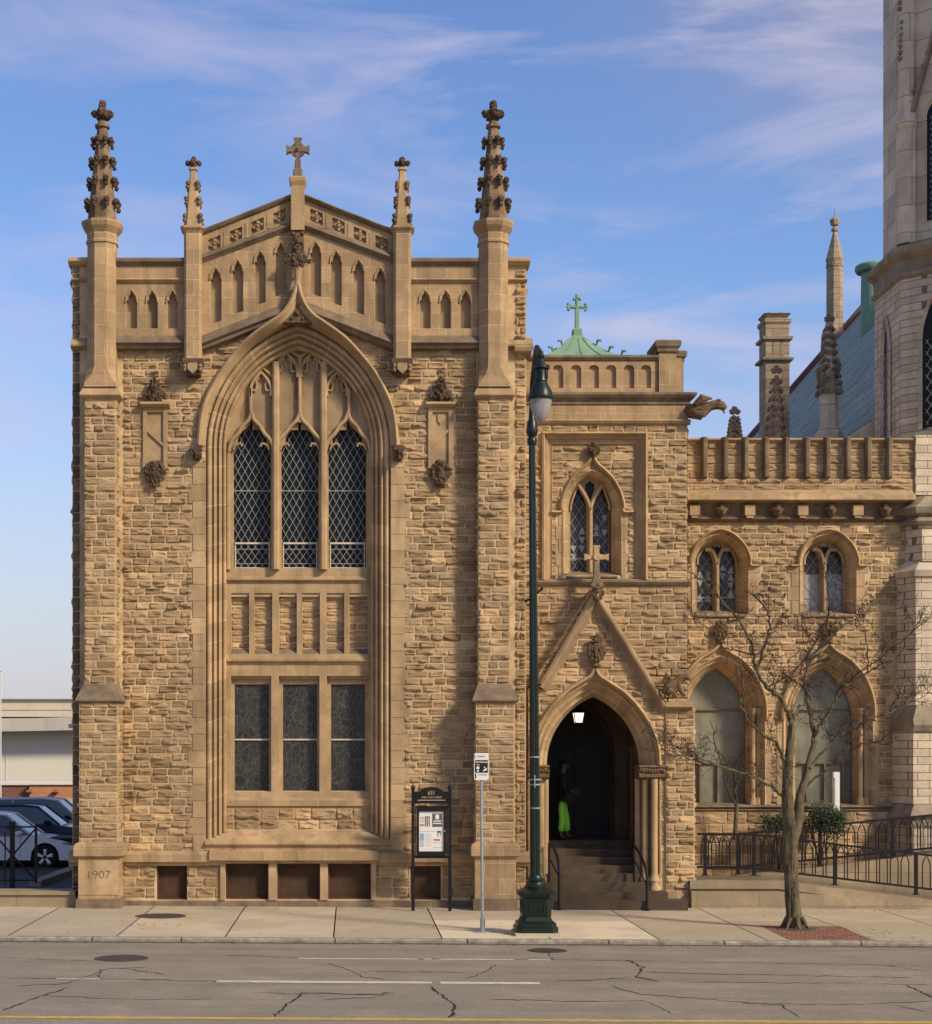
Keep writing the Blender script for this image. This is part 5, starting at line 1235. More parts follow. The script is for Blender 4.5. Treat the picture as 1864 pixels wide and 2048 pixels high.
def manhole(u0, u1, vc, zr, label):
    d = (CH-zr)*FPX/(vc-CV); x0, x1 = X(u0, d), X(u1, d); c = (x0+x1)/2; r_ = (x1-x0)/2
    o = empty('manhole_cover', label, 'manhole cover', (c, d, zr+gz(c)))
    m = MB(); m.lathe(c, d, [(zr+gz(c)-.02, r_*.84), (zr+gz(c)+.007, r_*.84)], 28)
    for k in range(-4, 5): m.box(c+k*r_*.17-.012, c+k*r_*.17+.012, d-math.sqrt(max(0, .6-(k*.17)**2))*r_, d+math.sqrt(max(0, .6-(k*.17)**2))*r_, zr+gz(c)+.007, zr+gz(c)+.012)
    m.build('lid', M['ironrust'], o)
    m = MB(); n_ = 28; m.rings([[(c+a*math.cos(2*math.pi*i/n_), d+a*math.sin(2*math.pi*i/n_), z) for i in range(n_)] for a, z in ((r_, zr+gz(c)-.02), (r_, zr+gz(c)+.006), (r_*.87, zr+gz(c)+.006), (r_*.87, zr+gz(c)-.02))], cap=False); m.build('rim', M['ironrust'], o)
    return c, d
M['ironrust'] = material('rusty_cast_iron', (.09, .06, .045), (.05, .038, .032), rough=.7, scale=8, bump=.4)
manhole(270, 372, 1834.5, 0, 'rusty round manhole cover set in the pavement beside yellow paint marks')
manhole(188, 297, 1919.5, RZ, 'large round manhole cover in the road at lower left with cracked asphalt around')
manhole(1054, 1134, 1899, RZ, 'brown manhole cover in the road close to the kerb below the street lamp')
m = MB()
for a in ([(378, 1835), (455, 1836)], [(385, 1832), (372, 1835), (385, 1839)], [(275, 1846), (282, 1852)], [(290, 1845), (286, 1852)], [(300, 1845), (312, 1845), (308, 1852)], [(325, 1846), (338, 1845)], [(350, 1845), (362, 1845), (355, 1851), (362, 1851)], [(372, 1847), (380, 1843)]):
    P = [rd(u, v, 0) for u, v in a]
    m.tube([(x, y, gz(x)+.002) for x, y in P], .02, 4)
m.v = [(x, y, min(z, gz(x)+.004)) for x, y, z in m.v]
tag(m.build('yellow_paint_marks', M['yellow']), kind='structure')

# low wall, gate and surroundings of the parking lot on the left
m = MB(); x1 = X(150, 33.9); m.box(-40, x1, 33.95, 34.6, -.2, Z(1784, 33.95)); m.box(-40, x1-.0, 33.90, 34.65, Z(1790, 33.9), Z(1783, 33.9))
tag(m.build('low_wall', M['rampst']), 'low pale stone kerb wall bordering the parking lot left of the chapel', 'wall')
m = MB(); P = [rd(60, 1768, -.0), rd(142, 1737, -.0)]
(xa, ya), (xb, yb) = P; m.rings([[(xa, ya, .12), (xa+.25, ya, .12), (xa+.25, ya, -.1), (xa, ya, -.1)], [(xb, yb, .12), (xb+.35, yb, .12), (xb+.35, yb, -.1), (xb, yb, -.1)]]); tag(m.build('parking_kerb', M['kerb']), kind='structure')
gate = empty('parking_gate', 'black iron parking gate with crossed diagonal braces on a square post', 'gate', (X(25, 35.4), 35.4, 0)); d = 35.4
m = MB(); m.box(X(20.5, d), X(29, d), d-.05, d+.05, 0, Z(1648, d)); m.box(X(19, d), X(30.5, d), d-.06, d+.06, Z(1648, d), Z(1643, d)); m.box(X(14, d), X(22, d), d-.04, d+.04, Z(1659, d), Z(1650, d)); m.build('post', M['iron'], gate)
m = MB()
for v in (1653.5, 1760): m.box(X(-120, d), X(74, d), d-.02, d+.02, Z(v+2, d), Z(v-1.5, d))
m.box(X(69.5, d), X(74.5, d), d-.025, d+.025, Z(1766, d), Z(1651, d)); m.build('frame', M['iron'], gate)
m = MB(); c = (X(25, d), Z(1711, d))
for u, v in ((72, 1656), (72, 1760), (-22, 1656), (-22, 1760)): m.tube([(c[0], d, c[1]), (X(u, d), d, Z(v, d))], .022, 4)
m.build('brace', M['iron'], gate)
m = MB(); m.box(X(9, d), X(11.5, d), d-.01, d+.01, Z(1770, d), Z(1663, d)); m.box(X(-100, d), X(25, d), d-.01, d+.01, Z(1673, d), Z(1671, d)); m.build('bar', M['iron'], gate)

M['beige'] = material('pale_beige_cladding', (.72, .66, .54), (.66, .60, .49), scale=.4, bump=.1)
M['beige2'] = material('taupe_cladding', (.52, .47, .40), (.45, .41, .35), scale=.5, streak=.2)
M['beige3'] = material('tan_fascia_panels', (.58, .50, .38), (.5, .44, .34), scale=.4, streak=.15)
bgb = empty('arena_building', 'large pale beige windowless building with taupe fascia bands behind the parked cars', 'building', (-24, 96, 0))
d = 96
m = MB(); m.box(X(-500, d), X(600, d), d, d+25, -1, Z(1461, d)); m.box(X(12, d), X(12.6, d), d-.03, d, Z(1570, d), Z(1511, d)); m.build('wall', M['beige'], bgb)
m = MB(); m.rings([[(x, y, z) for y, z in ((d-1.4, Z(1461+o, d)), (d-1.4, Z(1435+o*1.6, d)), (d+2, Z(1433, d)), (d+2, Z(1461, d)))] for x, o in ((X(-500, d), 6), (X(40, d), 2), (X(600, d), -8))]); m.build('lower_fascia', M['beige2'], bgb)
m = MB(); m.box(X(-500, d), X(600, d), d-.4, d+24, Z(1434, d), Z(1399, d)); m.box(X(-500, d), X(600, d), d-.45, d-.4, Z(1420, d), Z(1419, d)); m.box(X(-500, d), X(600, d), d-.6, d+24, Z(1399, d), Z(1397.5, d)); m.build('upper_fascia', M['beige3'], bgb)
bb = empty('brick_building', 'low red and orange brick building front below the beige arena wall', 'building', (-18, 80, 0)); d = 80
M['bk1'] = material('dark_red_brick', (.22, .065, .04), (.16, .05, .032), scale=2, brick=(.25, .09, (.3, .2, .15), .012)); M['bk2'] = material('orange_brick', (.52, .21, .09), (.46, .18, .075), scale=2, brick=(.25, .09, (.5, .3, .18), .01))
m = MB(); m.box(X(-400, d), X(62, d), d, d+6, -1, Z(1570, d)); m.build('wall', M['bk1'], bb)
m = MB(); m.box(X(62, d), X(500, d), d-.4, d+6, -1, Z(1569, d)); m.build('bright_wall', M['bk2'], bb)
m = MB(); m.box(X(-400, d), X(62, d), d-.1, d+6, Z(1570, d), Z(1567, d)); m.box(X(62, d), X(500, d), d-.5, d+6, Z(1569, d), Z(1567, d)); m.build('coping', M['beige'], bb)
for u0, u1 in ((65, 84), (91, 124), (131, 160), (-30, 20)):
    m = MB(); m.box(X(u0, d), X(u1, d), d-.45, d-.38, .5, Z(1597, d)); m.build('window', M['beige2'] if u0 > 0 else M['glass'], bb)
for u in (62, 115):
    m = MB(); m.sq(X(u, d), d-.55, [(Z(1588, d), .05), (Z(1584, d), .14), (Z(1580, d), .1), (Z(1578, d), .04)]); m.build('wall_lamp', M['bk1'], bb)
ut = MB(); ut.tube([(X(1.5, 70), 70, 0), (X(1.5, 70), 70, Z(1341, 70))], .03, 6); ut.tube([(X(-14, 70), 70, Z(1341, 70)), (X(4, 70), 70, Z(1340, 70))], .05, 5)
ut.box(X(-14, 70), X(3, 70), 69.8, 70.2, Z(1342, 70), Z(1339, 70))
tag(ut.build('light_mast', M['white']), 'slim pale lamp mast at the left edge above the beige building', 'lamp post')

# ------------------------------------------------------------------ cars
def paintm(name, c, met=.3): return material(name, c, tuple(x*.95 for x in c), rough=.28, metal=met, spec=.5, scale=1, coat=.6)
def car(label, col, nose, y, z0, L_, H_, kind, wheel_rim=True, group='cars in the parking lot'):
    """side-on car, nose pointing +x; side profile lofted across its width"""
    root = empty('parked_car', label, 'car', (nose-L_/2, y, z0), group)
    Wd = 1.84; bm_ = paintm(col[0], col[1], col[2]); gm = M['carglass']
    fx = lambda t: nose-t*L_
    if kind == 'sedan': low_ = [(0, .30), (.0, .52), (.03, .68), (.10, .79), (.25, .90), (.30, .93), (.86, .95), (.97, .93), (1, .80), (1, .32)]; gh = [(.27, .90), (.42, 1.0*H_-.04), (.50, H_), (.68, H_-.01), (.80, H_-.14), (.90, .94)]
    else: low_ = [(0, .32), (.0, .60), (.03, .86), (.10, .98), (.24, 1.06), (.28, 1.08), (.9, 1.10), (.99, 1.05), (1, .85), (1, .36)]; gh = [(.22, 1.05), (.36, H_-.05), (.46, H_), (.85, H_-.03), (.93, H_-.12), (.985, 1.08)]
    sc = H_/1.5
    # body with wheel arches cut into the side outline
    rw = .335*(1.05 if kind != 'sedan' else 1); wxs = (.195, .80)
    side = [(0.0, .25)]+low_[1:-1]+[(1.0, .25)]
    bot = []
    for t in wxs[::-1]:
        for k in range(9):
            a_ = math.pi*k/8; bot.append((t+(rw+.06)*-math.cos(a_)*-1/L_, .25 if k in (0, 8) else rw+(rw+.06)*math.sin(a_)*1.0))
    prof2 = [(fx(t), z0+z) for t, z in side]+[(fx(t), z0+z) for t, z in bot]
    m = MB(); hw = Wd/2
    m.rings([[(x, y+s_*(hw-o), z0+(z-z0)*(1-.0)) for x, z in prof2] for s_, o in ((-1, .10), (-1, .0), (1, 0), (1, .10))], cap=False)
    for s_ in (-1, 1): m.plate(prof2, [], y+s_*(hw-.0))
    m.build('body', bm_, root, smooth=30)
    def slab(mb, pts, y0, y1, tuck=.0):
        mb.prism(pts, y0, y1)
    g2 = [(fx(t), z0+z) for t, z in gh]
    m = MB(); n_ = len(g2)                                  # glasshouse tapering inwards
    m.rings([[(x, y+s_*(hw-.07-.16*min(1, max(0, (z-z0-.9)/.6))), z) for x, z in g2] for s_ in (-1, 1)]); m.build('windows', gm, root, smooth=30)
    m = MB()                                                # roof skin and pillars
    top_ = [p_ for p_ in g2[1:-1]]
    m.rings([[(x, y-hw+.24, z+.012), (x, y+hw-.24, z+.012), (x, y+hw-.24, z-.03), (x, y-hw+.24, z-.03)] for x, z in top_])
    for s_ in (-1, 1):
        def pt(t, z): x = fx(t); return (x, y+s_*(hw-.06-.16*min(1, max(0, (z-.9)/.6))), z0+z)
        P_ = [pt(t, z+.01) for t, z in gh]; m.tube(P_, .035, 5)
        m.tube([pt((gh[2][0]+gh[3][0])/2, gh[0][1]), pt((gh[2][0]+gh[3][0])/2, H_-.02)], .035, 5)
    m.build('roof', bm_, root, smooth=30)
    for s_ in (-1, 1):
        for t in wxs:
            tire = MB(); wm = Matrix.Translation((fx(t), y+s_*(hw-.10), z0+rw)) @ Matrix.Rotation(R(90), 4, 'X')
            tire.T = wm; tire.lathe(0, 0, [(-.1, rw*.7), (-.1, rw*.93), (-.06, rw), (.06, rw), (.1, rw*.93), (.1, rw*.7)], 28); to = tire.build('wheel', M['rubber'], root, smooth=40)
            rim = MB(); rim.T = wm; e = -s_
            rim.lathe(0, 0, [(-s_*-.095*-1*0+.0, rw*.1), (0, rw*.70)], 28, mi=1)
            zz = .085*(1 if s_ == -1 else -1)
            n5 = 10
            for k in range(5):
                a_ = k*2*math.pi/5+.3
                for da in (-.13, .13): rim.tube([(.05*math.cos(a_), .05*math.sin(a_), zz), (rw*.66*math.cos(a_+da), rw*.66*math.sin(a_+da), zz)], [.035, .028], 4)
            rim.rings([[(q_*math.cos(2*math.pi*i/28), q_*math.sin(2*math.pi*i/28), z) for i in range(28)] for q_, z in ((rw*.63, zz), (rw*.71, zz*1.1), (rw*.71, 0), (rw*.63, 0))], cap=False)
            rim.build('rim', [M['alloy'], M['rubber']], to, smooth=30)
    for s_ in (-1, 1):
        m = MB(); zl = .66 if kind == 'sedan' else .82; m.rings([[(fx(a), y+s_*(hw+.006), z0+zl+b) for a, b in ((.005, -.03), (.09, .03), (.10, .07), (.01, .05))], [(fx(a), y+s_*(hw-.1), z0+zl+b) for a, b in ((.005, -.03), (.09, .03), (.10, .07), (.01, .05))]]); m.build('headlight', M['headlamp'], root)
        m = MB(); m.blob(fx(gh[0][0]+.07), y+s_*(hw+.10), z0+gh[0][1]+.08, .11, 1.1, .7, .7, n=8, m=6, amp=.03); m.tube([(fx(gh[0][0]+.07), y+s_*(hw-.05), z0+gh[0][1]+.02), (fx(gh[0][0]+.07), y+s_*(hw+.08), z0+gh[0][1]+.06)], .03, 5); m.build('wing_mirror', M['rubber'] if kind != 'sedan' else bm_, root)
        m = MB(); 
        for t in (.335, .55, .75): m.box(fx(t)-.004, fx(t)+.004, y+s_*(hw+.004), y+s_*(hw-.01), z0+.35, z0+gh[0][1]-.02)
        m.build('door_seam', M['rubber'], root)
        m = MB(); m.box(fx(.52)-.1, fx(.52)+.05, y+s_*(hw+.03), y+s_*(hw), z0+gh[0][1]-.16, z0+gh[0][1]-.13); m.build('door_handle', bm_, root)
    m = MB(); m.box(fx(.99), fx(.01), y-hw+.1, y+hw-.1, z0+.16, z0+.35); m.box(fx(.96), fx(.04), y-hw+.13, y+hw-.13, z0+.35, z0+.85); m.build('underbody', M['rubber'], root)
    return root
M['rubber'] = material('black_rubber', (.012, .012, .012), rough=.8); M['alloy'] = material('alloy_rim', (.5, .5, .5), rough=.3, metal=.7)
M['carglass'] = material('tinted_car_glass', (.03, .04, .045), rough=.06, spec=.8); M['headlamp'] = material('headlamp_lens', (.25, .12, .09), rough=.15, spec=.8)
dc = 46.9
car('white sedan with alloy wheels parked nearest to the low wall, nose behind the chapel', ('white_car_paint', (.66, .67, .70), .15), X(90, dc-.9)+.195*4.8, dc, -.06, 4.8, 1.50, 'sedan')
car('dark navy suv parked between the white sedan and the silver car', ('navy_car_paint', (.02, .035, .085), .4), X(128, 50)+1.0, 50.3, -.06, 4.7, 1.62, 'suv')
car('silver grey suv parked farthest back behind the dark navy one', ('silver_car_paint', (.50, .51, .52), .1), X(150, 54)+1.3, 54, -.06, 4.8, 1.70, 'suv')

# ------------------------------------------------------------------ ramps and railings on the right
m = MB(); yl = 34.75; lx = [(7.0, .50), (8.8, .50), (9.9, .36), (12.2, .07), (16, -.25)]
m.rings([[(x, yl, -.3), (x, yl, z), (x, 35.7, z), (x, 35.7, -.3)] for x, z in lx])
m.rings([[(x, yl-.06, z-.16), (x, yl-.06, z+.004), (x, yl+.3, z+.004), (x, yl+.3, z-.16)] for x, z in lx])
m.rings([[(x, yl-.22, -.3), (x, yl-.22, max(-.02, z*.62)+gz(x)*.3), (x, yl+.1, max(-.02, z*.62)+gz(x)*.3), (x, yl+.1, -.3)] for x, z in lx])
tag(m.build('ramp_wall', M['rampst']), 'low tan stone ramp wall stepping down to the right under the front railing', 'ramp')
m = MB(); l2 = [(7.0, .50), (8.2, .52), (12, .95), (16, 1.4)]
m.rings([[(x, 35.72, -.3), (x, 35.72, z), (x, 36.0, z), (x, 36.0, -.3)] for x, z in l2])
m.rings([[(x, 36.0, -.3), (x, 36.0, z-.12), (x, 36.8, z-.12), (x, 36.8, -.3)] for x, z in l2])
tag(m.build('upper_ramp_wall', M['rampst']), 'upper stone ramp wall rising to the right in front of the wing windows', 'ramp')
def railing(name_lab, top, dz, y, posts, x1):
    root = empty('railing', name_lab, 'railing', (top[0][0], y, top[0][1]-dz-.1), 'railings of the entrance ramp')
    def zt(x):
        for (xa, za), (xb, zb) in zip(top, top[1:]):
            if xa <= x <= xb: return za+(zb-za)*(x-xa)/(xb-xa)
        return top[-1][1]
    for o, nm in ((0, 'top_rail'), (-dz, 'bottom_rail')):
        m = MB(); m.rings([[(x, y-.025, z+o-.024), (x, y-.025, z+o+.02), (x, y+.025, z+o+.02), (x, y+.025, z+o-.024)] for x, z in top]); m.build(nm, M['iron'], root)
    for px in posts:
        m = MB(); m.box(px-.032, px+.032, y-.032, y+.032, zt(px)-dz-.14, zt(px)); m.box(px-.06, px+.06, y-.06, y+.06, zt(px)-dz-.15, zt(px)-dz-.135); m.build('post', M['iron'], root)
    x = top[0][0]+.09; st_ = .222; n_ = 0
    while x+.16 < x1 and n_ < 96:
        if not any(abs(x+.08-px) < .1 for px in posts):
            m = MB(); z = zt(x+.08); a = .162
            h = [(x, z-dz), (x, z-.22), (x+.02, z-.13), (x+.05, z-.07), (x+a/2, z-.02)]
            P = h+[(2*x+a-p_, q_) for p_, q_ in h[-2::-1]]
            m.tube([(p_, y, q_) for p_, q_ in P], .0125, 5); m.build('gothic_baluster', M['iron'], root); n_ += 1
        x += st_
    return root
d = 34.95
railing('black iron railing with pointed arch balusters sloping down to the right, front of ramp', [(X(1408, d), Z(1669, d)), (X(1508, d), Z(1669, d)), (X(1864, d), Z(1711, d)), (X(2100, d), Z(1738, d))], .70, d, [X(u, d) for u in (1410, 1508, 1669.6, 1832, 1990)], X(2050, d))
d = 35.85
railing('black iron railing with pointed arch balusters rising to the right, behind the sloping one', [(X(1394, d), Z(1668, d)), (X(1480, d), Z(1668, d)), (X(1864, d), Z(1630, d)), (X(2050, d), Z(1612, d))], .70, d, [X(u, d) for u in (1476, 1640, 1785, 1950)], X(2000, d))
for k_, (pts, lab) in enumerate((([(1098, 1687, 34.85), (1108, 1698, 34.5), (1116, 1720, 34.15), (1118, 1745, 34.0), (1118, 1817, 33.93)], 'black curved iron handrail on the left of the entrance steps'),
                   ([(1268, 1690, 34.85), (1280, 1708, 34.5), (1291, 1735, 34.1), (1294, 1760, 34.0), (1294, 1818, 33.93)], 'black curved iron handrail on the right of the entrance steps'))):
    root = empty('handrail', lab, 'handrail', (X(pts[-1][0], 33.93), 33.93, 0), 'handrails of the entrance steps')
    P = [W(*p_) for p_ in pts]; P[-1] = (P[-1][0], P[-1][1], gz(4))
    m = MB(); m.tube(smooth(P[:4], 5)+[P[4]], .028, 8); m.lathe(P[4][0], P[4][1], [(gz(4)-.01, .06), (gz(4)+.015, .06)], 10); m.build('rail', M['iron'], root)
    m = MB(); m.tube([(P[0][0], P[0][1], P[0][2]), (P[0][0], P[0][1], .45)], .024, 6); m.tube([(P[0][0], P[0][1], P[0][2]-.30), (P[2][0], P[2][1], P[2][2]-.30), (P[4][0], P[4][1], P[2][2]-.42)], .016, 6)
    m.build('brace', M['iron'], root)

# ------------------------------------------------------------------ street lamp
dp = 29.45; lx_ = X(1071, dp)
lamp = empty('street_lamp', 'tall dark green fluted street lamp with a clear acorn globe and square pedestal', 'street lamp', (lx_, dp, gz(lx_)))
m = MB(); hb = 42*dp/FPX
m.box(lx_-hb-.02, lx_+hb+.02, dp-hb-.03, dp+hb+.03, -.03, .035, mi=1); z0 = .03
m.sq(lx_, dp, [(z0, hb), (z0+.09, hb), (z0+.11, hb-.03), (z0+.16, hb-.03), (z0+.2, hb-.09), (z0+.27, hb-.12), (z0+.285, .255), (z0+.60, .245), (z0+.615, .29), (z0+.66, .31), (z0+.70, .31), (z0+.72, .27), (z0+.76, .20)], ch=.28)
for k in range(4):
    m.T = Matrix.Translation((lx_, dp, 0)) @ Matrix.Rotation(k*math.pi/2, 4, 'Z'); m.prism(rect(-.14, .14, z0+.33, z0+.56), -.262, -.245, holes=[rect(-.12, .12, z0+.35, z0+.54)]); m.T = None
m.build('pedestal', [M['lampgreen'], M['conc']], lamp, smooth=30)
m = MB(); zt = Z(878, dp); zc = z0+.74; lean = X(1064, dp)-lx_
def px(z): return lx_+lean*(z-zc)/(zt-zc)
for z, r_ in ((zc, .19), (zc+.05, .20), (zc+.09, .16), (zc+.13, .15), (zc+.16, .16), (zc+.22, .10)): pass
m.lathe(lx_, dp, [(zc, .19), (zc+.05, .20), (zc+.09, .16), (zc+.13, .15), (zc+.16, .165), (zc+.20, .12), (zc+.24, .10)], 20)
n_ = 32; rs = []
for z, r_ in ((zc+.2, .090), (zc+2.5, .083), (zc+5, .070), (zt-.1, .058)):
    rs.append([(px(z)+(r_ if i % 2 else r_*.88)*math.cos(2*math.pi*i/n_), dp+(r_ if i % 2 else r_*.88)*math.sin(2*math.pi*i/n_), z) for i in range(n_)])
m.rings(rs); m.build('pole', M['lampgreen'], lamp, smooth=20)
m = MB()
m.lathe(px(zt), dp, [(zt-.1, .075), (zt-.06, .085), (zt, .085), (zt+.03, .06), (zt+.07, .085), (zt+.12, .105), (zt+.2, .09), (zt+.3, .085), (zt+.34, .06), (zt+.55, .05)], 14)
xt = px(zt); yl = dp-1.25; xg = X(1081.5, yl); zg = Z(703, yl)
m.tube(smooth([(xt, dp, zt+.45), (xt+.01, dp-.02, zt+.95), (xt+.03, dp-.25, zt+1.32), (xg-.01, dp-.75, zt+1.42), (xg, yl, Z(716, yl))], 6), [.05]*24+[.035], 8)
m.build('arm', M['lampgreen'], lamp, smooth=40)
def lz(v): return Z(v, yl)
m = MB(); s_ = yl/FPX
m.lathe(xg, yl, [(lz(800), 25*s_), (lz(796), 26*s_), (lz(792), 24*s_), (lz(785), 23*s_), (lz(775), 18*s_), (lz(764), 12.5*s_), (lz(762), 13.5*s_), (lz(758), 12.5*s_), (lz(740), 12.5*s_), (lz(738), 18*s_), (lz(732), 18*s_), (lz(730), 11*s_), (lz(724), 8*s_), (lz(718), 5*s_), (lz(713), 8*s_), (lz(708), 6*s_), (lz(703), 3*s_), (lz(697), .5*s_)], 20)
for k in range(8): a_ = k*math.pi/4; m.tube([(xg+13.5*s_*math.cos(a_), yl+13.5*s_*math.sin(a_), lz(758)), (xg+14.5*s_*math.cos(a_), yl+14.5*s_*math.sin(a_), lz(738))], .012, 4)
lc_ = m.build('lantern_cap', M['lampgreen'], lamp, smooth=40)
M['globe'] = material('frosted_globe_glass', (.62, .58, .55), (.56, .52, .50), rough=.12, spec=.6, scale=3)
b_ = M['globe'].node_tree.nodes['Principled BSDF']; b_.inputs['Transmission Weight'].default_value = .55; b_.inputs['Roughness'].default_value = .18
m = MB(); m.lathe(xg, yl, [(lz(847.5), .5*s_), (lz(845), 5*s_), (lz(838), 11*s_), (lz(828), 16*s_), (lz(816), 20*s_), (lz(806), 22*s_), (lz(800), 22.5*s_)], 24); m.build('globe', M['globe'], lamp, smooth=60)
m = MB()
for v in (1514, 1559, 1569, 1616):
    z = Z(v, dp); m = MB(); m.lathe(px(z), dp, [(z-.012, .095), (z+.012, .095)], 16); m.box(px(z)+.08, px(z)+.12, dp-.03, dp+.03, z-.015, z+.015); m.build('band', M['steel'], lamp)
m = MB()
m.box(px(5)-.0, px(5)+.02, dp-.11, dp-.09, Z(1575, dp), Z(1550, dp)); m.build('tag_plate', M['steel'], lamp)
m = MB(); z = Z(1190, dp); m.tube([(px(z)-.13, dp-.05, z-.11), (px(z)+.03, dp-.02, z), (px(z)+.14, dp-.02, z+.1)], .018, 5); m.blob(px(z)+.15, dp, z+.11, .03); m.blob(px(z)-.13, dp-.05, z-.11, .03)
z = Z(1370, dp); m.tube([(px(z)-.02, dp-.05, z-.03), (px(z)+.12, dp-.04, z+.01)], .018, 5)
m.build('bracket', M['iron'], lamp)

# ------------------------------------------------------------------ parking sign
ds_ = 29.75; sx_ = X(964, ds_)
sg_ = empty('parking_sign', 'white and black parking sign on a thin galvanised post by the kerb', 'street sign', (sx_, ds_, gz(sx_)))
m = MB(); m.tube([(sx_+.01, ds_, gz(sx_)), (X(962, ds_), ds_, Z(1512, ds_))], .026, 8); m.tube([(sx_+.01, ds_, gz(sx_)), (sx_+.01, ds_, .22)], .045, 10); m.build('post', M['steel'], sg_)
m = MB(); m.lathe(sx_+.0, ds_, [(gz(sx_)-.01, .15), (gz(sx_)+.012, .15), (gz(sx_)+.03, .06)], 20); m.build('base_plate', M['steel'], sg_)
m = MB(); x0, x1, z0, z1 = X(948, ds_), X(977, ds_), Z(1560, ds_), Z(1506, ds_); y_ = ds_-.04; c = .025
rr_ = [(x0+c, z0), (x1-c, z0), (x1-c*.3, z0+c*.3), (x1, z0+c), (x1, z1-c), (x1-c*.3, z1-c*.3), (x1-c, z1), (x0+c, z1), (x0+c*.3, z1-c*.3), (x0, z1-c), (x0, z0+c), (x0+c*.3, z0+c*.3)]
m.prism(rr_, y_-.004, y_); po = m.build('sign_panel', M['white'], sg_); xm = (x0+x1)/2; H = z1-z0; Wd_ = x1-x0
m = MB(); m.box(x0+.014, x1-.014, y_-.007, y_-.0045, z0+H*.27, z0+H*.74); m.build('black_field', M['black'], po)
text('Park Detroit', .048, M['white'], (xm, y_-.008, z0+H*.665), po, 'lettering', .001, sx=.85, bold=.001)
text('ZONE 396', .036, M['red'], (xm, y_-.0055, z0+H*.87), po, 'lettering', .001, sx=.9, bold=.001)
text('2 HOUR PARKING', .026, M['black'], (xm+.02, y_-.0055, z0+H*.19), po, 'lettering', .001, sx=.8)
m = MB(); m.lathe(xm-.06, 0, [(0, .0)], 3) if False else None
m.T = Matrix.Translation((xm-.062, y_-.0075, z0+H*.45)) @ Matrix.Rotation(R(90), 4, 'X'); m.lathe(0, 0, [(0, .028), (.001, .028)], 14); m.T = None
m.box(xm-.08, xm-.045, y_-.009, y_-.0075, z0+H*.30, z0+H*.36); m.prism([(xm+.02, z0+H*.32), (xm+.09, z0+H*.36), (xm+.1, z0+H*.46), (xm+.07, z0+H*.43), (xm+.03, z0+H*.36)], y_-.009, y_-.0075); m.box(xm+.045, xm+.06, y_-.009, y_-.0075, z0+H*.44, z0+H*.5)
m.box(xm-.09, xm-.03, y_-.009, y_-.0075, z0+H*.55, z0+H*.57)
m.build('pictogram', M['white'], po)
m = MB(); m.box(x0+.015, x0+.035, y_-.007, y_-.0045, z0+H*.06, z0+H*.24); m.box(x0+.01, x0+.02, y_-.007, y_-.0045, z0+H*.8, z0+H*.93); m.build('side_mark', M['black'], po)

# ------------------------------------------------------------------ notice board
dn = 33.6; nb = empty('notice_board', 'black framed church notice board on two posts with arched 631 header', 'notice board', (X(863, dn), dn, 0))
def nx(x): return X(780+x/4.8, dn)
def nz_(y): return Z(1480+y/4.8, dn)
for a, b in ((206, 236), (560, 590)):
    m = MB(); m.box(nx(a), nx(b), dn-.03, dn+.03, -.05, nz_(470)); c = (nx(a)+nx(b))/2; m.lathe(c, dn, [(nz_(470), .035), (nz_(462), .05), (nz_(450), .045), (nz_(435), .015), (nz_(415), .004)], 8); m.build('post', M['iron'], nb)
m = MB(); h = [(nx(232), nz_(590)), (nx(232), nz_(497)), (nx(262), nz_(494)), (nx(290), nz_(488)), (nx(312), nz_(468)), (nx(345), nz_(456)), (nx(397), nz_(450))]
cc = nx(397); P = h+[(2*cc-x, z) for x, z in h[-2::-1]]; m.prism(P, dn-.02, dn+.02); m.box(nx(232), nx(562), dn-.03, dn+.03, nz_(610), nz_(588)); ho = m.build('header', M['iron'], nb)
text('631', .115, M['brass'], (nx(397), dn-.022, nz_(508)), ho, 'lettering', .003, sx=.85)
text('WEST FORT STREET', .055, M['brass'], (nx(400), dn-.022, nz_(552)), ho, 'lettering', .002, sx=.85)
m = MB(); m.box(nx(265), nx(530), dn-.025, dn-.02, nz_(580), nz_(575)); m.build('rule', M['cream'], ho)
m = MB(); m.prism(rect(nx(255), nx(535), nz_(1110), nz_(650)), dn-.06, dn+.06, holes=[rect(nx(278), nx(514), nz_(1068), nz_(685))]); m.box(nx(236), nx(562), dn-.03, dn+.03, nz_(1135), nz_(1112)); m.box(nx(240), nx(560), dn-.01, dn+.01, nz_(650), nz_(632))
for xx in (245, 548): m.box(nx(xx)-.01, nx(xx)+.01, dn-.02, dn+.02, nz_(1112), nz_(640))
m.build('case', M['iron'], nb)
m = MB(); m.box(nx(276), nx(516), dn-.03, dn+.03, nz_(1070), nz_(683)); po = m.build('poster', M['white'], nb)
def pr(x0, x1, y0, y1, mt, nm='print', k=.0): q_ = MB(); q_.box(nx(x0), nx(x1), dn-.034-k, dn-.0305, nz_(y1), nz_(y0)); return q_.build(nm, mt, po)
pr(405, 500, 705, 833, M['black'], 'photo'); pr(435, 470, 715, 760, M['white'], 'photo_motif', .002); pr(418, 490, 772, 782, M['white'], 'photo_motif', .002); pr(412, 495, 795, 805, M['white'], 'photo_motif', .002)
pr(335, 382, 732, 828, M['carve'], 'photo'); pr(348, 352, 745, 828, M['white'], 'photo_motif', .002); pr(366, 371, 745, 828, M['white'], 'photo_motif', .002)
pr(287, 328, 808, 824, M['red']); pr(287, 328, 742, 750, M['red']); pr(455, 488, 870, 922, M['black'], 'photo'); pr(462, 482, 892, 922, M['beige'], 'photo_motif', .002)
pr(418, 480, 950, 966, M['red']); pr(288, 325, 898, 962, M['blue'], 'photo'); pr(290, 324, 962, 1025, M['beige2'], 'photo')
for k in range(9): pr(335, 395, 900+k*14, 902+k*14, M['steel'])
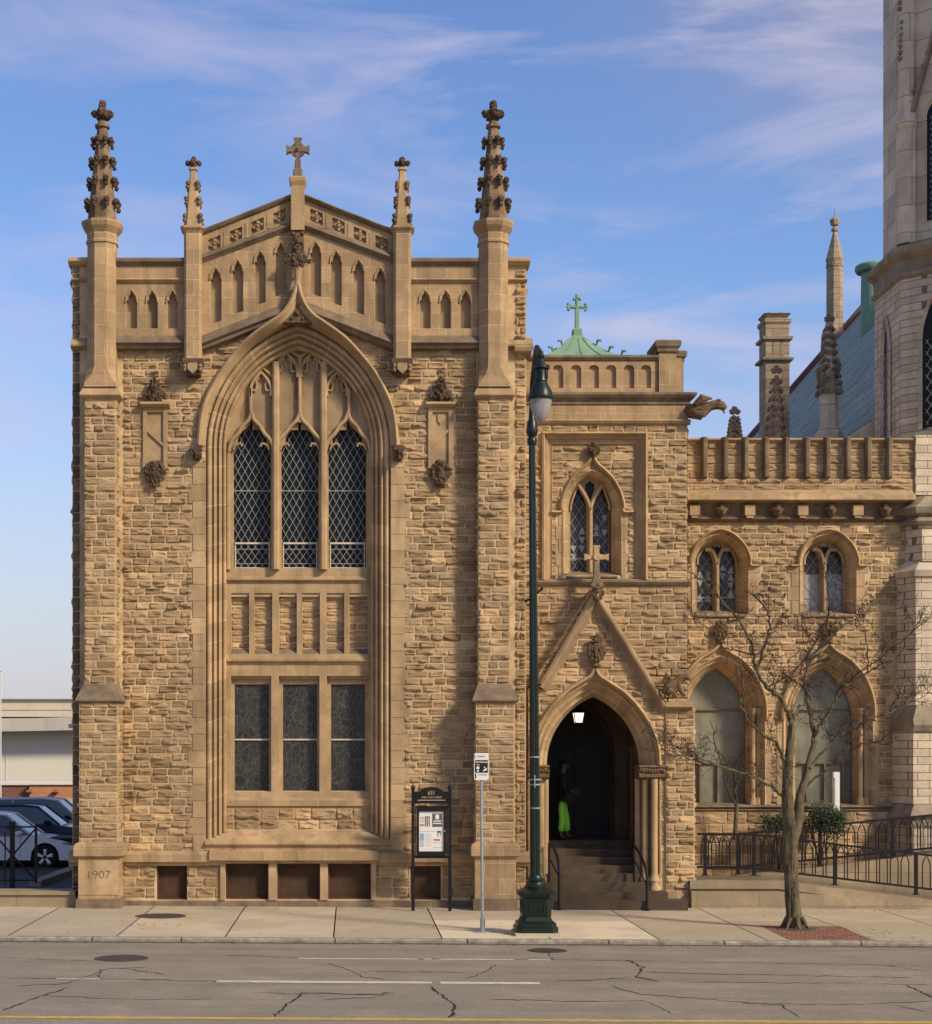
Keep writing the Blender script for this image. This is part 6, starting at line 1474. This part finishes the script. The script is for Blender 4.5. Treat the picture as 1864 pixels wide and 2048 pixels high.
for k in range(4): pr(290, 325, 757+k*11, 760+k*11, M['steel'])
pr(280, 512, 874, 876, M['steel']); pr(415, 500, 985, 988, M['steel']); pr(415, 505, 1030, 1033, M['steel'])
m = MB(); m.box(nx(278), nx(514), dn-.052, dn-.048, nz_(1068), nz_(685)); g_ = m.build('glass_cover', None or M['globe'], nb); 
gcm = bpy.data.materials.new('clear_glass'); gcm.use_nodes = True; b_ = gcm.node_tree.nodes['Principled BSDF']; b_.inputs['Alpha'].default_value = .06; b_.inputs['Roughness'].default_value = .05; g_.data.materials[0] = gcm
m = MB(); m.blob(nx(522), dn-.065, nz_(872), .015); m.build('lock', M['steel'], nb)

# ------------------------------------------------------------------ porch lantern and pillar sign
dl = 36.1; ll = empty('porch_lantern', 'lit white tapering lantern hanging inside the dark porch arch', 'lantern', (X(1157, dl), dl, Z(1445, dl)))
def lr(v, h): c = X(1157, dl); z = Z(v, dl); h *= dl/FPX; return [(c-h, dl-h, z), (c+h, dl-h, z), (c+h, dl+h, z), (c-h, dl+h, z)]
m = MB(); m.rings([lr(1445, 7), lr(1426, 10)]); m.build('glass_shade', material('lit_lantern_glass', (.9, .8, .6), emit=((1, .86, .62), 1.5)), ll)
m = MB(); m.rings([lr(1426, 11.5), lr(1424.5, 11.5), lr(1419, 4)]); m.rings([lr(1446.5, 7.5), lr(1445, 7.5)]); c = X(1157, dl); m.tube([(c, dl, Z(1421, dl)), (c, dl, 4.8)], .012, 5)
for sx, sy in ((-1, -1), (1, -1), (1, 1), (-1, 1)): s2 = dl/FPX; m.tube([(c+sx*7.2*s2, dl+sy*7.2*s2, Z(1445, dl)), (c+sx*10.2*s2, dl+sy*10.2*s2, Z(1426, dl))], .012, 4)
m.build('frame', M['iron'], ll)
db = 36.2; bn = MB(); bn.box(X(1666, db), X(1678, db), db-.06, db+.06, Z(1645, db), Z(1544, db)); bo = bn.build('pillar_sign', M['white'], None, loc=(X(1672, db), db, Z(1645, db)))
tag(bo, 'narrow upright white sign among the shrubs below the second arched window', 'sign')
m = MB(); 
for k in range(16): m.box(X(1667.5, db-.06), X(1670.5, db-.06), db-.063, db-.0605, Z(1558+k*3.6, db), Z(1556+k*3.6, db))
m.build('faded_lettering', M['lampgreen'], bo)

# ------------------------------------------------------------------ bare street tree
M['bark'] = material('grey_green_bark', (.17, .135, .075), (.065, .048, .03), rough=.95, scale=7, detail=10, bump=1.0, bscale=28, c3=(.10, .095, .04))
M['twig'] = material('twig_bark', (.075, .05, .034), (.045, .03, .022), rough=.95, scale=8)
dt = 30.6
r = random.Random(21)
def grow(mb, limbs, d0, rs, depth=3, dens=7, twl=.55, spread=.5):
    """limbs: (pixel points, r0, r1, depth offset at the tip)"""
    def twigs(P, R0, lv, L_):
        tot = sum((P[i+1]-P[i]).length for i in range(len(P)-1))
        n_ = max(2, int(tot*dens*(1.0 if lv == depth else .9)))
        for k in range(n_):
            t = rs.uniform(.22 if lv == depth else .12, 1.0); s_ = t*(len(P)-1); i = min(int(s_), len(P)-2); p = P[i].lerp(P[i+1], s_-i)
            dr = (P[i+1]-P[i]).normalized()
            ax = dr.orthogonal().normalized(); ax.rotate(Matrix.Rotation(rs.uniform(0, 6.28), 3, dr)) if False else None
            v = Vector((rs.gauss(0, 1), rs.gauss(0, .8), rs.gauss(.15, .9))).normalized()
            nd = (dr*rs.uniform(.3, .9)+v*rs.uniform(.7, 1.1)+Vector((0, 0, .15))).normalized()
            l = L_*rs.uniform(.45, 1.25)*(1.15-.5*t); Q = [p]; q = p.copy(); m_ = 4
            for j in range(m_):
                nd = (nd+Vector((rs.gauss(0, .22), rs.gauss(0, .2), rs.gauss(.03, .2)))).normalized(); q = q+nd*l/m_; Q.append(q.copy())
            r0 = max(.0045, R0*(1-t*.6)*.45)
            mb.tube(Q, [r0*(1-j/(m_+.6))+.0015 for j in range(m_+1)], 3 if lv < depth else 4, mi=1)
            if lv > 1: twigs(Q, r0, lv-1, L_*.52)
    for pts, r0, r1, off in limbs:
        n_ = len(pts); P = []
        for i, (u, v) in enumerate(pts):
            dd = d0+off*(i/(n_-1)); P.append(Vector(W(u, v, dd)))
        P = [Vector(p) for p in smooth([tuple(p) for p in P], 4)]
        for i in range(1, len(P)-1): P[i] += Vector((rs.gauss(0, .012), rs.gauss(0, .02), rs.gauss(0, .012)))
        k = len(P); mb.tube(P, [r0+(r1-r0)*(i/(k-1))**.8 for i in range(k)], 8 if r0 > .05 else 6, mi=0 if r0 > .03 else 1)
        twigs(P, min(.045, (r0+r1)/2*.6), depth, twl)
tree = empty('bare_tree', 'leafless street tree with a forked greenish trunk in the brick paving square', 'tree', (X(1588, dt), dt, gz(8)))
m = MB(); B_ = lambda pts, rad, off=0, n=10: m.tube(smooth([W(u, v, dt+off*(i/(len(pts)-1))) for i, (u, v) in enumerate(pts)], 14), sum([[rad[i]+(rad[i+1]-rad[i])*k/14 for k in range(14)] for i in range(len(pts)-1)], [])+[rad[-1]], n)
B_([(1592, 1862), (1589, 1845), (1586, 1800), (1582, 1740), (1581, 1690), (1586, 1655)], [.165, .138, .122, .112, .12, .145], n=40)
B_([(1583, 1665), (1577, 1620), (1575, 1580), (1577, 1530), (1582, 1480), (1584, 1450)], [.12, .105, .095, .085, .075, .06])
B_([(1590, 1668), (1597, 1625), (1600, 1590), (1612, 1555), (1620, 1520), (1632, 1480)], [.10, .085, .078, .065, .055, .05])
def barky(v):
    x, y, z = v; c_ = X(1584, dt); a_ = math.atan2(y-dt, x-c_); n_ = noise.noise(Vector((math.cos(a_)*3.2, math.sin(a_)*3.2, z*1.1)))*.03+noise.noise(Vector((math.cos(a_)*9, math.sin(a_)*9, z*3)))*.012
    return (x+math.cos(a_)*n_, y+math.sin(a_)*n_, z)
m.v = [barky(v) for v in m.v]
for k in range(7):
    a_ = k*.9+.2; m.tube([(X(1590, dt)+.13*math.cos(a_), dt+.13*math.sin(a_), .16), (X(1590, dt)+.21*math.cos(a_), dt+.21*math.sin(a_), .03), (X(1590, dt)+.30*math.cos(a_+.1), dt+.30*math.sin(a_+.1), -.07)], [.05, .03, .012], 6)
tk = m.build('trunk', M['bark'], tree, smooth=60)
m = MB(); c_ = X(1592, dt); m.lathe(c_, dt, [(-.06, .40), (-.035, .36), (-.02, .20)], 17); m.v = [(x+rnd.uniform(-.03, .03), y+rnd.uniform(-.03, .03), z+rnd.uniform(-.006, .006)) for x, y, z in m.v]; tag(m.build('pit_soil', M['joint']), kind='structure')
m = MB()
limbs = [([(1582, 1470), (1581, 1440), (1574, 1420), (1560, 1395), (1535, 1375), (1515, 1340), (1508, 1310), (1494, 1270), (1470, 1232), (1440, 1200), (1415, 1170), (1388, 1150)], .055, .010, -.3),
 ([(1514, 1335), (1530, 1290), (1540, 1255), (1537, 1230), (1520, 1205), (1504, 1188)], .028, .010, .3), ([(1537, 1228), (1538, 1200), (1539, 1188)], .012, .007, .1),
 ([(1578, 1600), (1550, 1580), (1520, 1560), (1480, 1545), (1430, 1530), (1385, 1510), (1364, 1502), (1335, 1480), (1290, 1452)], .035, .006, -.6),
 ([(1460, 1538), (1410, 1525), (1370, 1515), (1330, 1492), (1300, 1470)], .015, .004, -.9),
 ([(1568, 1520), (1562, 1500), (1545, 1480), (1515, 1460), (1495, 1440), (1482, 1410), (1486, 1380), (1483, 1345), (1478, 1320)], .04, .010, -.5),
 ([(1582, 1455), (1590, 1430), (1600, 1410)], .04, .02, .2),
 ([(1628, 1490), (1628, 1455), (1615, 1410), (1610, 1370), (1613, 1340), (1625, 1310), (1655, 1280), (1680, 1255), (1720, 1235), (1785, 1200)], .05, .007, .5),
 ([(1612, 1345), (1618, 1310), (1640, 1270), (1655, 1235), (1658, 1200), (1650, 1160), (1648, 1135)], .022, .006, .3),
 ([(1630, 1470), (1655, 1430), (1672, 1400), (1680, 1375), (1705, 1365), (1735, 1345), (1760, 1330), (1800, 1310)], .035, .007, -.6),
 ([(1615, 1540), (1640, 1510), (1670, 1480), (1700, 1460), (1740, 1438), (1780, 1425), (1830, 1400), (1864, 1385)], .032, .006, -.3),
 ([(1603, 1585), (1625, 1560), (1660, 1535), (1690, 1510), (1720, 1490), (1760, 1480)], .028, .006, .5),
 ([(1562, 1500), (1568, 1540), (1572, 1590)], .01, .02, -.1),
 ([(1530, 1375), (1560, 1360), (1590, 1350), (1620, 1330), (1660, 1320)], .018, .005, .4),
 ([(1735, 1345), (1735, 1300), (1730, 1270), (1728, 1230)], .012, .004, -.2), ([(1700, 1360), (1740, 1330), (1790, 1290), (1830, 1260), (1864, 1235)], .014, .004, -.8), ([(1780, 1425), (1790, 1400), (1840, 1385), (1864, 1370)], .012, .004, .2),
 ([(1620, 1400), (1600, 1370), (1560, 1340), (1550, 1320)], .016, .005, .4), ([(1640, 1510), (1660, 1490), (1650, 1450), (1648, 1430)], .014, .005, .3), ([(1508, 1310), (1470, 1300), (1440, 1290), (1410, 1250), (1380, 1240)], .016, .004, .3), ([(1610, 1370), (1600, 1340), (1620, 1290), (1605, 1250)], .014, .004, -.3)]
grow(m, limbs, dt, r, 3, 9.0, .55)
m.build('branches', [M['bark'], M['twig']], tree)
d = 36.25
yt = empty('young_tree', 'slender young bare tree in the bed left of the street tree', 'tree', (X(1470, d), d, .4))
m = MB(); m.tube([W(1470, 1680, d), W(1472, 1640, d), W(1474, 1608, d)], [.055, .05, .045], 8); m.build('trunk', M['bark'], yt, smooth=60)
m = MB(); grow(m, [([(1474, 1612), (1460, 1590), (1450, 1560), (1445, 1530), (1432, 1500), (1428, 1470), (1425, 1450)], .03, .006, -.2), ([(1474, 1610), (1472, 1580), (1468, 1545), (1450, 1520), (1436, 1500), (1410, 1470)], .028, .006, .2), ([(1472, 1570), (1490, 1555), (1510, 1548)], .014, .004, 0)], d, r, 2, 6, .35)
m.build('branches', [M['bark'], M['twig']], yt)
# evergreen shrubs in the bed
M['leaf'] = material('dark_evergreen_leaf', (.026, .042, .016), (.012, .022, .008), rough=.5, scale=9, tint=.7, spec=.5)
def shrub(uc, vc, rx, rz, d, label, n=2600, seed=1):
    rs = random.Random(seed); c = Vector(W(uc, vc, d)); root = empty('evergreen_shrub', label, 'shrub', (c.x, d, .75), 'evergreen shrubs in the wing bed')
    m = MB(); s_ = d/FPX
    lob = [(Vector((rs.uniform(-.65, .65)*rx*s_, rs.uniform(-.25, .25), rs.uniform(-.5, .55)*rz*s_)), rs.uniform(.35, .6)) for _ in range(12)]
    for _ in range(n):
        lb, lr_ = rs.choice(lob); v = Vector((rs.gauss(0, 1), rs.gauss(0, 1), rs.gauss(0, 1))).normalized()*(rs.random()**.4)
        p = c+lb+Vector((v.x*lr_*rx*s_, v.y*.3, v.z*lr_*rz*s_*1.1)); a = Vector((rs.gauss(0, 1), rs.gauss(0, 1), rs.gauss(.4, 1))).normalized(); b = a.orthogonal().normalized(); l = rs.uniform(.035, .07); w2 = l*.3
        m.add([tuple(p), tuple(p+a*l*.5+b*w2), tuple(p+a*l), tuple(p+a*l*.5-b*w2)], [(0, 1, 2, 3)], ti=rs.random())
    m.build('foliage', M['leaf'], root)
    m = MB(); 
    for k in range(5): m.tube([(c.x+rs.uniform(-.1, .1), d, .6), tuple(c+Vector((rs.uniform(-.6, .6)*rx*s_, rs.uniform(-.15, .15), 0)))], [.02, .008], 5)
    m.build('stem', M['twig'], root)
shrub(1648, 1642, 50, 40, 36.08, 'taller dark evergreen shrub at the foot of the white upright sign', 3800, 3)
shrub(1552, 1648, 36, 26, 36.25, 'lower dark evergreen shrub behind the street tree trunk', 1700, 4)

# ------------------------------------------------------------------ person on the porch landing
M['skin'] = material('brown_skin', (.16, .08, .05), rough=.6); M['coat'] = material('black_coat', (.014, .014, .016), rough=.8, scale=12, bump=.4); M['lime_trousers'] = material('lime_green_trousers', (.38, .95, .10), (.22, .75, .06), rough=.7, scale=5, bump=.6, bscale=14)
M['hair'] = material('black_hair', (.01, .009, .009), rough=.7)
dq = 36.75; fx_ = X(1126, dq); fz = 1.24
person = empty('person', 'person in black jacket and lime green trousers standing sideways before the dark door', 'person', (fx_, dq, fz))
def skin(name, verts, edges, rad, mat, parent, sub=1):
    me = bpy.data.meshes.new(name); me.from_pydata([(fx_+x-person.location[0], dq+y-person.location[1], fz+z-person.location[2]) for x, y, z in verts], edges, [])
    o = bpy.data.objects.new(name, me); COL.objects.link(o); o.parent = parent; me.materials.append(mat)
    o.modifiers.new('skin', 'SKIN'); me.skin_vertices.new() if not me.skin_vertices else None
    for i, s in enumerate(me.skin_vertices[0].data): q = rad[i]; s.radius = q if isinstance(q, tuple) else (q, q); s.use_root = (i == 0)
    sb = o.modifiers.new('sub', 'SUBSURF'); sb.levels = sub; sb.render_levels = sub
    dg = bpy.context.evaluated_depsgraph_get(); m2 = bpy.data.meshes.new_from_object(o.evaluated_get(dg)); o.modifiers.clear(); o.data = m2; m2.name = name
    for p_ in m2.polygons: p_.use_smooth = True
    if not m2.materials: m2.materials.append(mat)
    return o
# facing +x (to the right); y is across the body
bv = [(0, 0, .90), (.0, 0, 1.08), (-.01, 0, 1.26), (-.02, 0, 1.38), (.0, 0, 1.46), (.02, 0, 1.53), (.03, 0, 1.60), (.025, 0, 1.67),
      (0, -.09, .86), (-.02, -.09, .50), (-.06, -.09, .10), (.05, -.10, .035), (0, .09, .86), (.085, .09, .50), (.10, .09, .10), (.22, .09, .035),
      (-.02, -.18, 1.36), (.0, -.22, 1.10), (.17, -.17, 1.03), (-.02, .18, 1.36), (.02, .22, 1.10), (.22, .12, 1.08)]
be = [(0, 1), (1, 2), (2, 3), (3, 4), (4, 5), (5, 6), (6, 7), (0, 8), (8, 9), (9, 10), (10, 11), (0, 12), (12, 13), (13, 14), (14, 15), (3, 16), (16, 17), (17, 18), (3, 19), (19, 20), (20, 21)]
br = [(.07, .08), (.07, .09), (.08, .10), (.07, .10), .05, .05, (.085, .075), (.075, .07), .06, .05, .04, .035, .06, .05, .04, .035, .05, .038, .026, .05, .038, .026]
skin('body', bv, be, br, M['skin'], person, 2)
jv = [(0, 0, .82), (0, 0, .98), (-.01, 0, 1.2), (-.02, 0, 1.36), (.0, 0, 1.44), (-.02, -.19, 1.36), (.0, -.235, 1.10), (.12, -.19, 1.05), (-.02, .19, 1.36), (.02, .235, 1.10), (.16, .15, 1.09)]
skin('jacket', jv, [(0, 1), (1, 2), (2, 3), (3, 4), (3, 5), (5, 6), (6, 7), (3, 8), (8, 9), (9, 10)], [(.15, .17), (.145, .165), (.15, .17), (.12, .15), (.07, .07), .075, .06, .048, .075, .06, .048], M['coat'], person)
for sg, kx, ax in ((-1, -.02, -.06), (1, .085, .10)): skin('trouser_leg', [(.01*sg, sg*.075, .86), (.035*sg, sg*.08, .66), (kx, sg*.09, .46), (ax, sg*.09, .16)], [(0, 1), (1, 2), (2, 3)], [.09, .088, .08, .085], M['lime_trousers'], person)
for sg, x0 in ((-1, -.06), (1, .10)): skin('shoe', [(x0-.05, sg*.09, .05), (x0+.06, sg*.09, .045), (x0+.17, sg*.09, .035)], [(0, 1), (1, 2)], [(.06, .055), (.05, .05), (.045, .035)], M['coat'], person)
m = MB(); hx, hz_ = fx_+.025, fz+1.63
for i in range(26):
    a_ = r.uniform(.6, math.pi*1.2); b2 = r.uniform(-1.2, 1.2); m.blob(hx+.085*math.cos(a_)*math.cos(b2)-.015, dq+.08*math.sin(b2), hz_+.09*math.sin(a_), .04)
m.build('hair', M['hair'], person)
m = MB()
for sg in (-1, 1): m.blob(hx+.080, dq+sg*.03, hz_+.005, .012); m.blob(hx-.0, dq+sg*.08, hz_-.01, .022, sx=.8, sz=1.3)
m.tube([(hx+.08, dq, hz_+.01), (hx+.108, dq, hz_-.025), (hx+.082, dq, hz_-.035)], [.008, .016, .01], 6); m.tube([(hx+.085, dq-.022, hz_-.06), (hx+.09, dq, hz_-.058), (hx+.085, dq+.022, hz_-.06)], .007, 5)
m.build('face', M['skin'], person)
for (wx, wy, wz, sg) in ((.17, -.17, 1.03, -1), (.22, .12, 1.08, 1)):
    v = [(wx, wy, wz), (wx+.05, wy, wz-.005)]; e = [(0, 1)]; rd_ = [.026, (.032, .02)]
    for k in range(4):
        b0 = len(v); yy = wy+(k-1.5)*.019; L_ = (.07, .08, .075, .06)[k]
        v += [(wx+.08, yy, wz-.005), (wx+.08+L_*.5, yy, wz-.02), (wx+.08+L_*.8, yy, wz-.045)]; e += [(1, b0), (b0, b0+1), (b0+1, b0+2)]; rd_ += [.010, .009, .007]
    b0 = len(v); v += [(wx+.045, wy-sg*.035, wz+.01), (wx+.08, wy-sg*.045, wz+.01)]; e += [(1, b0), (b0, b0+1)]; rd_ += [.011, .009]
    skin('hand', v, e, rd_, M['skin'], person, 1)
bag = MB(); bag.rings([[(fx_+.10+a, dq-.30+b, fz+z) for a, b in ((-.11*k, -.05*k), (.11*k, -.05*k), (.11*k, .05*k), (-.11*k, .05*k))] for z, k in ((.84, .8), (.88, 1), (1.02, .95), (1.06, .6))])
bag.tube([(fx_+.02, dq-.28, fz+1.04), (fx_-.02, dq-.2, fz+1.40), (fx_+.15, dq-.26, fz+1.05)], .008, 4)
bo = bag.build('shoulder_bag', M['coat'], None, loc=(fx_+.1, dq-.3, fz+.84)); tag(bo, 'dark shoulder bag carried by the person in lime trousers', 'bag')

# leaf litter and grit along the kerb and in the tree pit
m = MB(); rs = random.Random(77)
for k in range(900):
    if k < 520: x = rs.uniform(-7, 11); y = 28.52-abs(rs.gauss(0, .12)); z = RZ+.006
    elif k < 640: x = rs.uniform(7.6, 9.9); y = rs.uniform(28.8, 31.2); z = .008
    else: x = rs.uniform(-6, 12); y = 34.35-abs(rs.gauss(0, .2)) if rs.random() < .6 else rs.uniform(28.8, 34); z = .004
    if k >= 640 and 3.7 < x < 7: continue
    a_ = rs.uniform(0, 6.28); l = rs.uniform(.012, .035); z += gz(x)
    m.add([(x+l*math.cos(a_), y+l*math.sin(a_), z), (x-l*.5*math.sin(a_), y+l*.5*math.cos(a_), z+.008), (x-l*math.cos(a_), y-l*math.sin(a_), z+.002), (x+l*.5*math.sin(a_), y-l*.5*math.cos(a_), z+.003)], [(0, 1, 2, 3)], ti=rs.random())
tag(m.build('leaf_litter', material('dry_leaf_grit', (.20, .13, .07), (.09, .06, .035), scale=9, tint=.5)), kind='stuff')
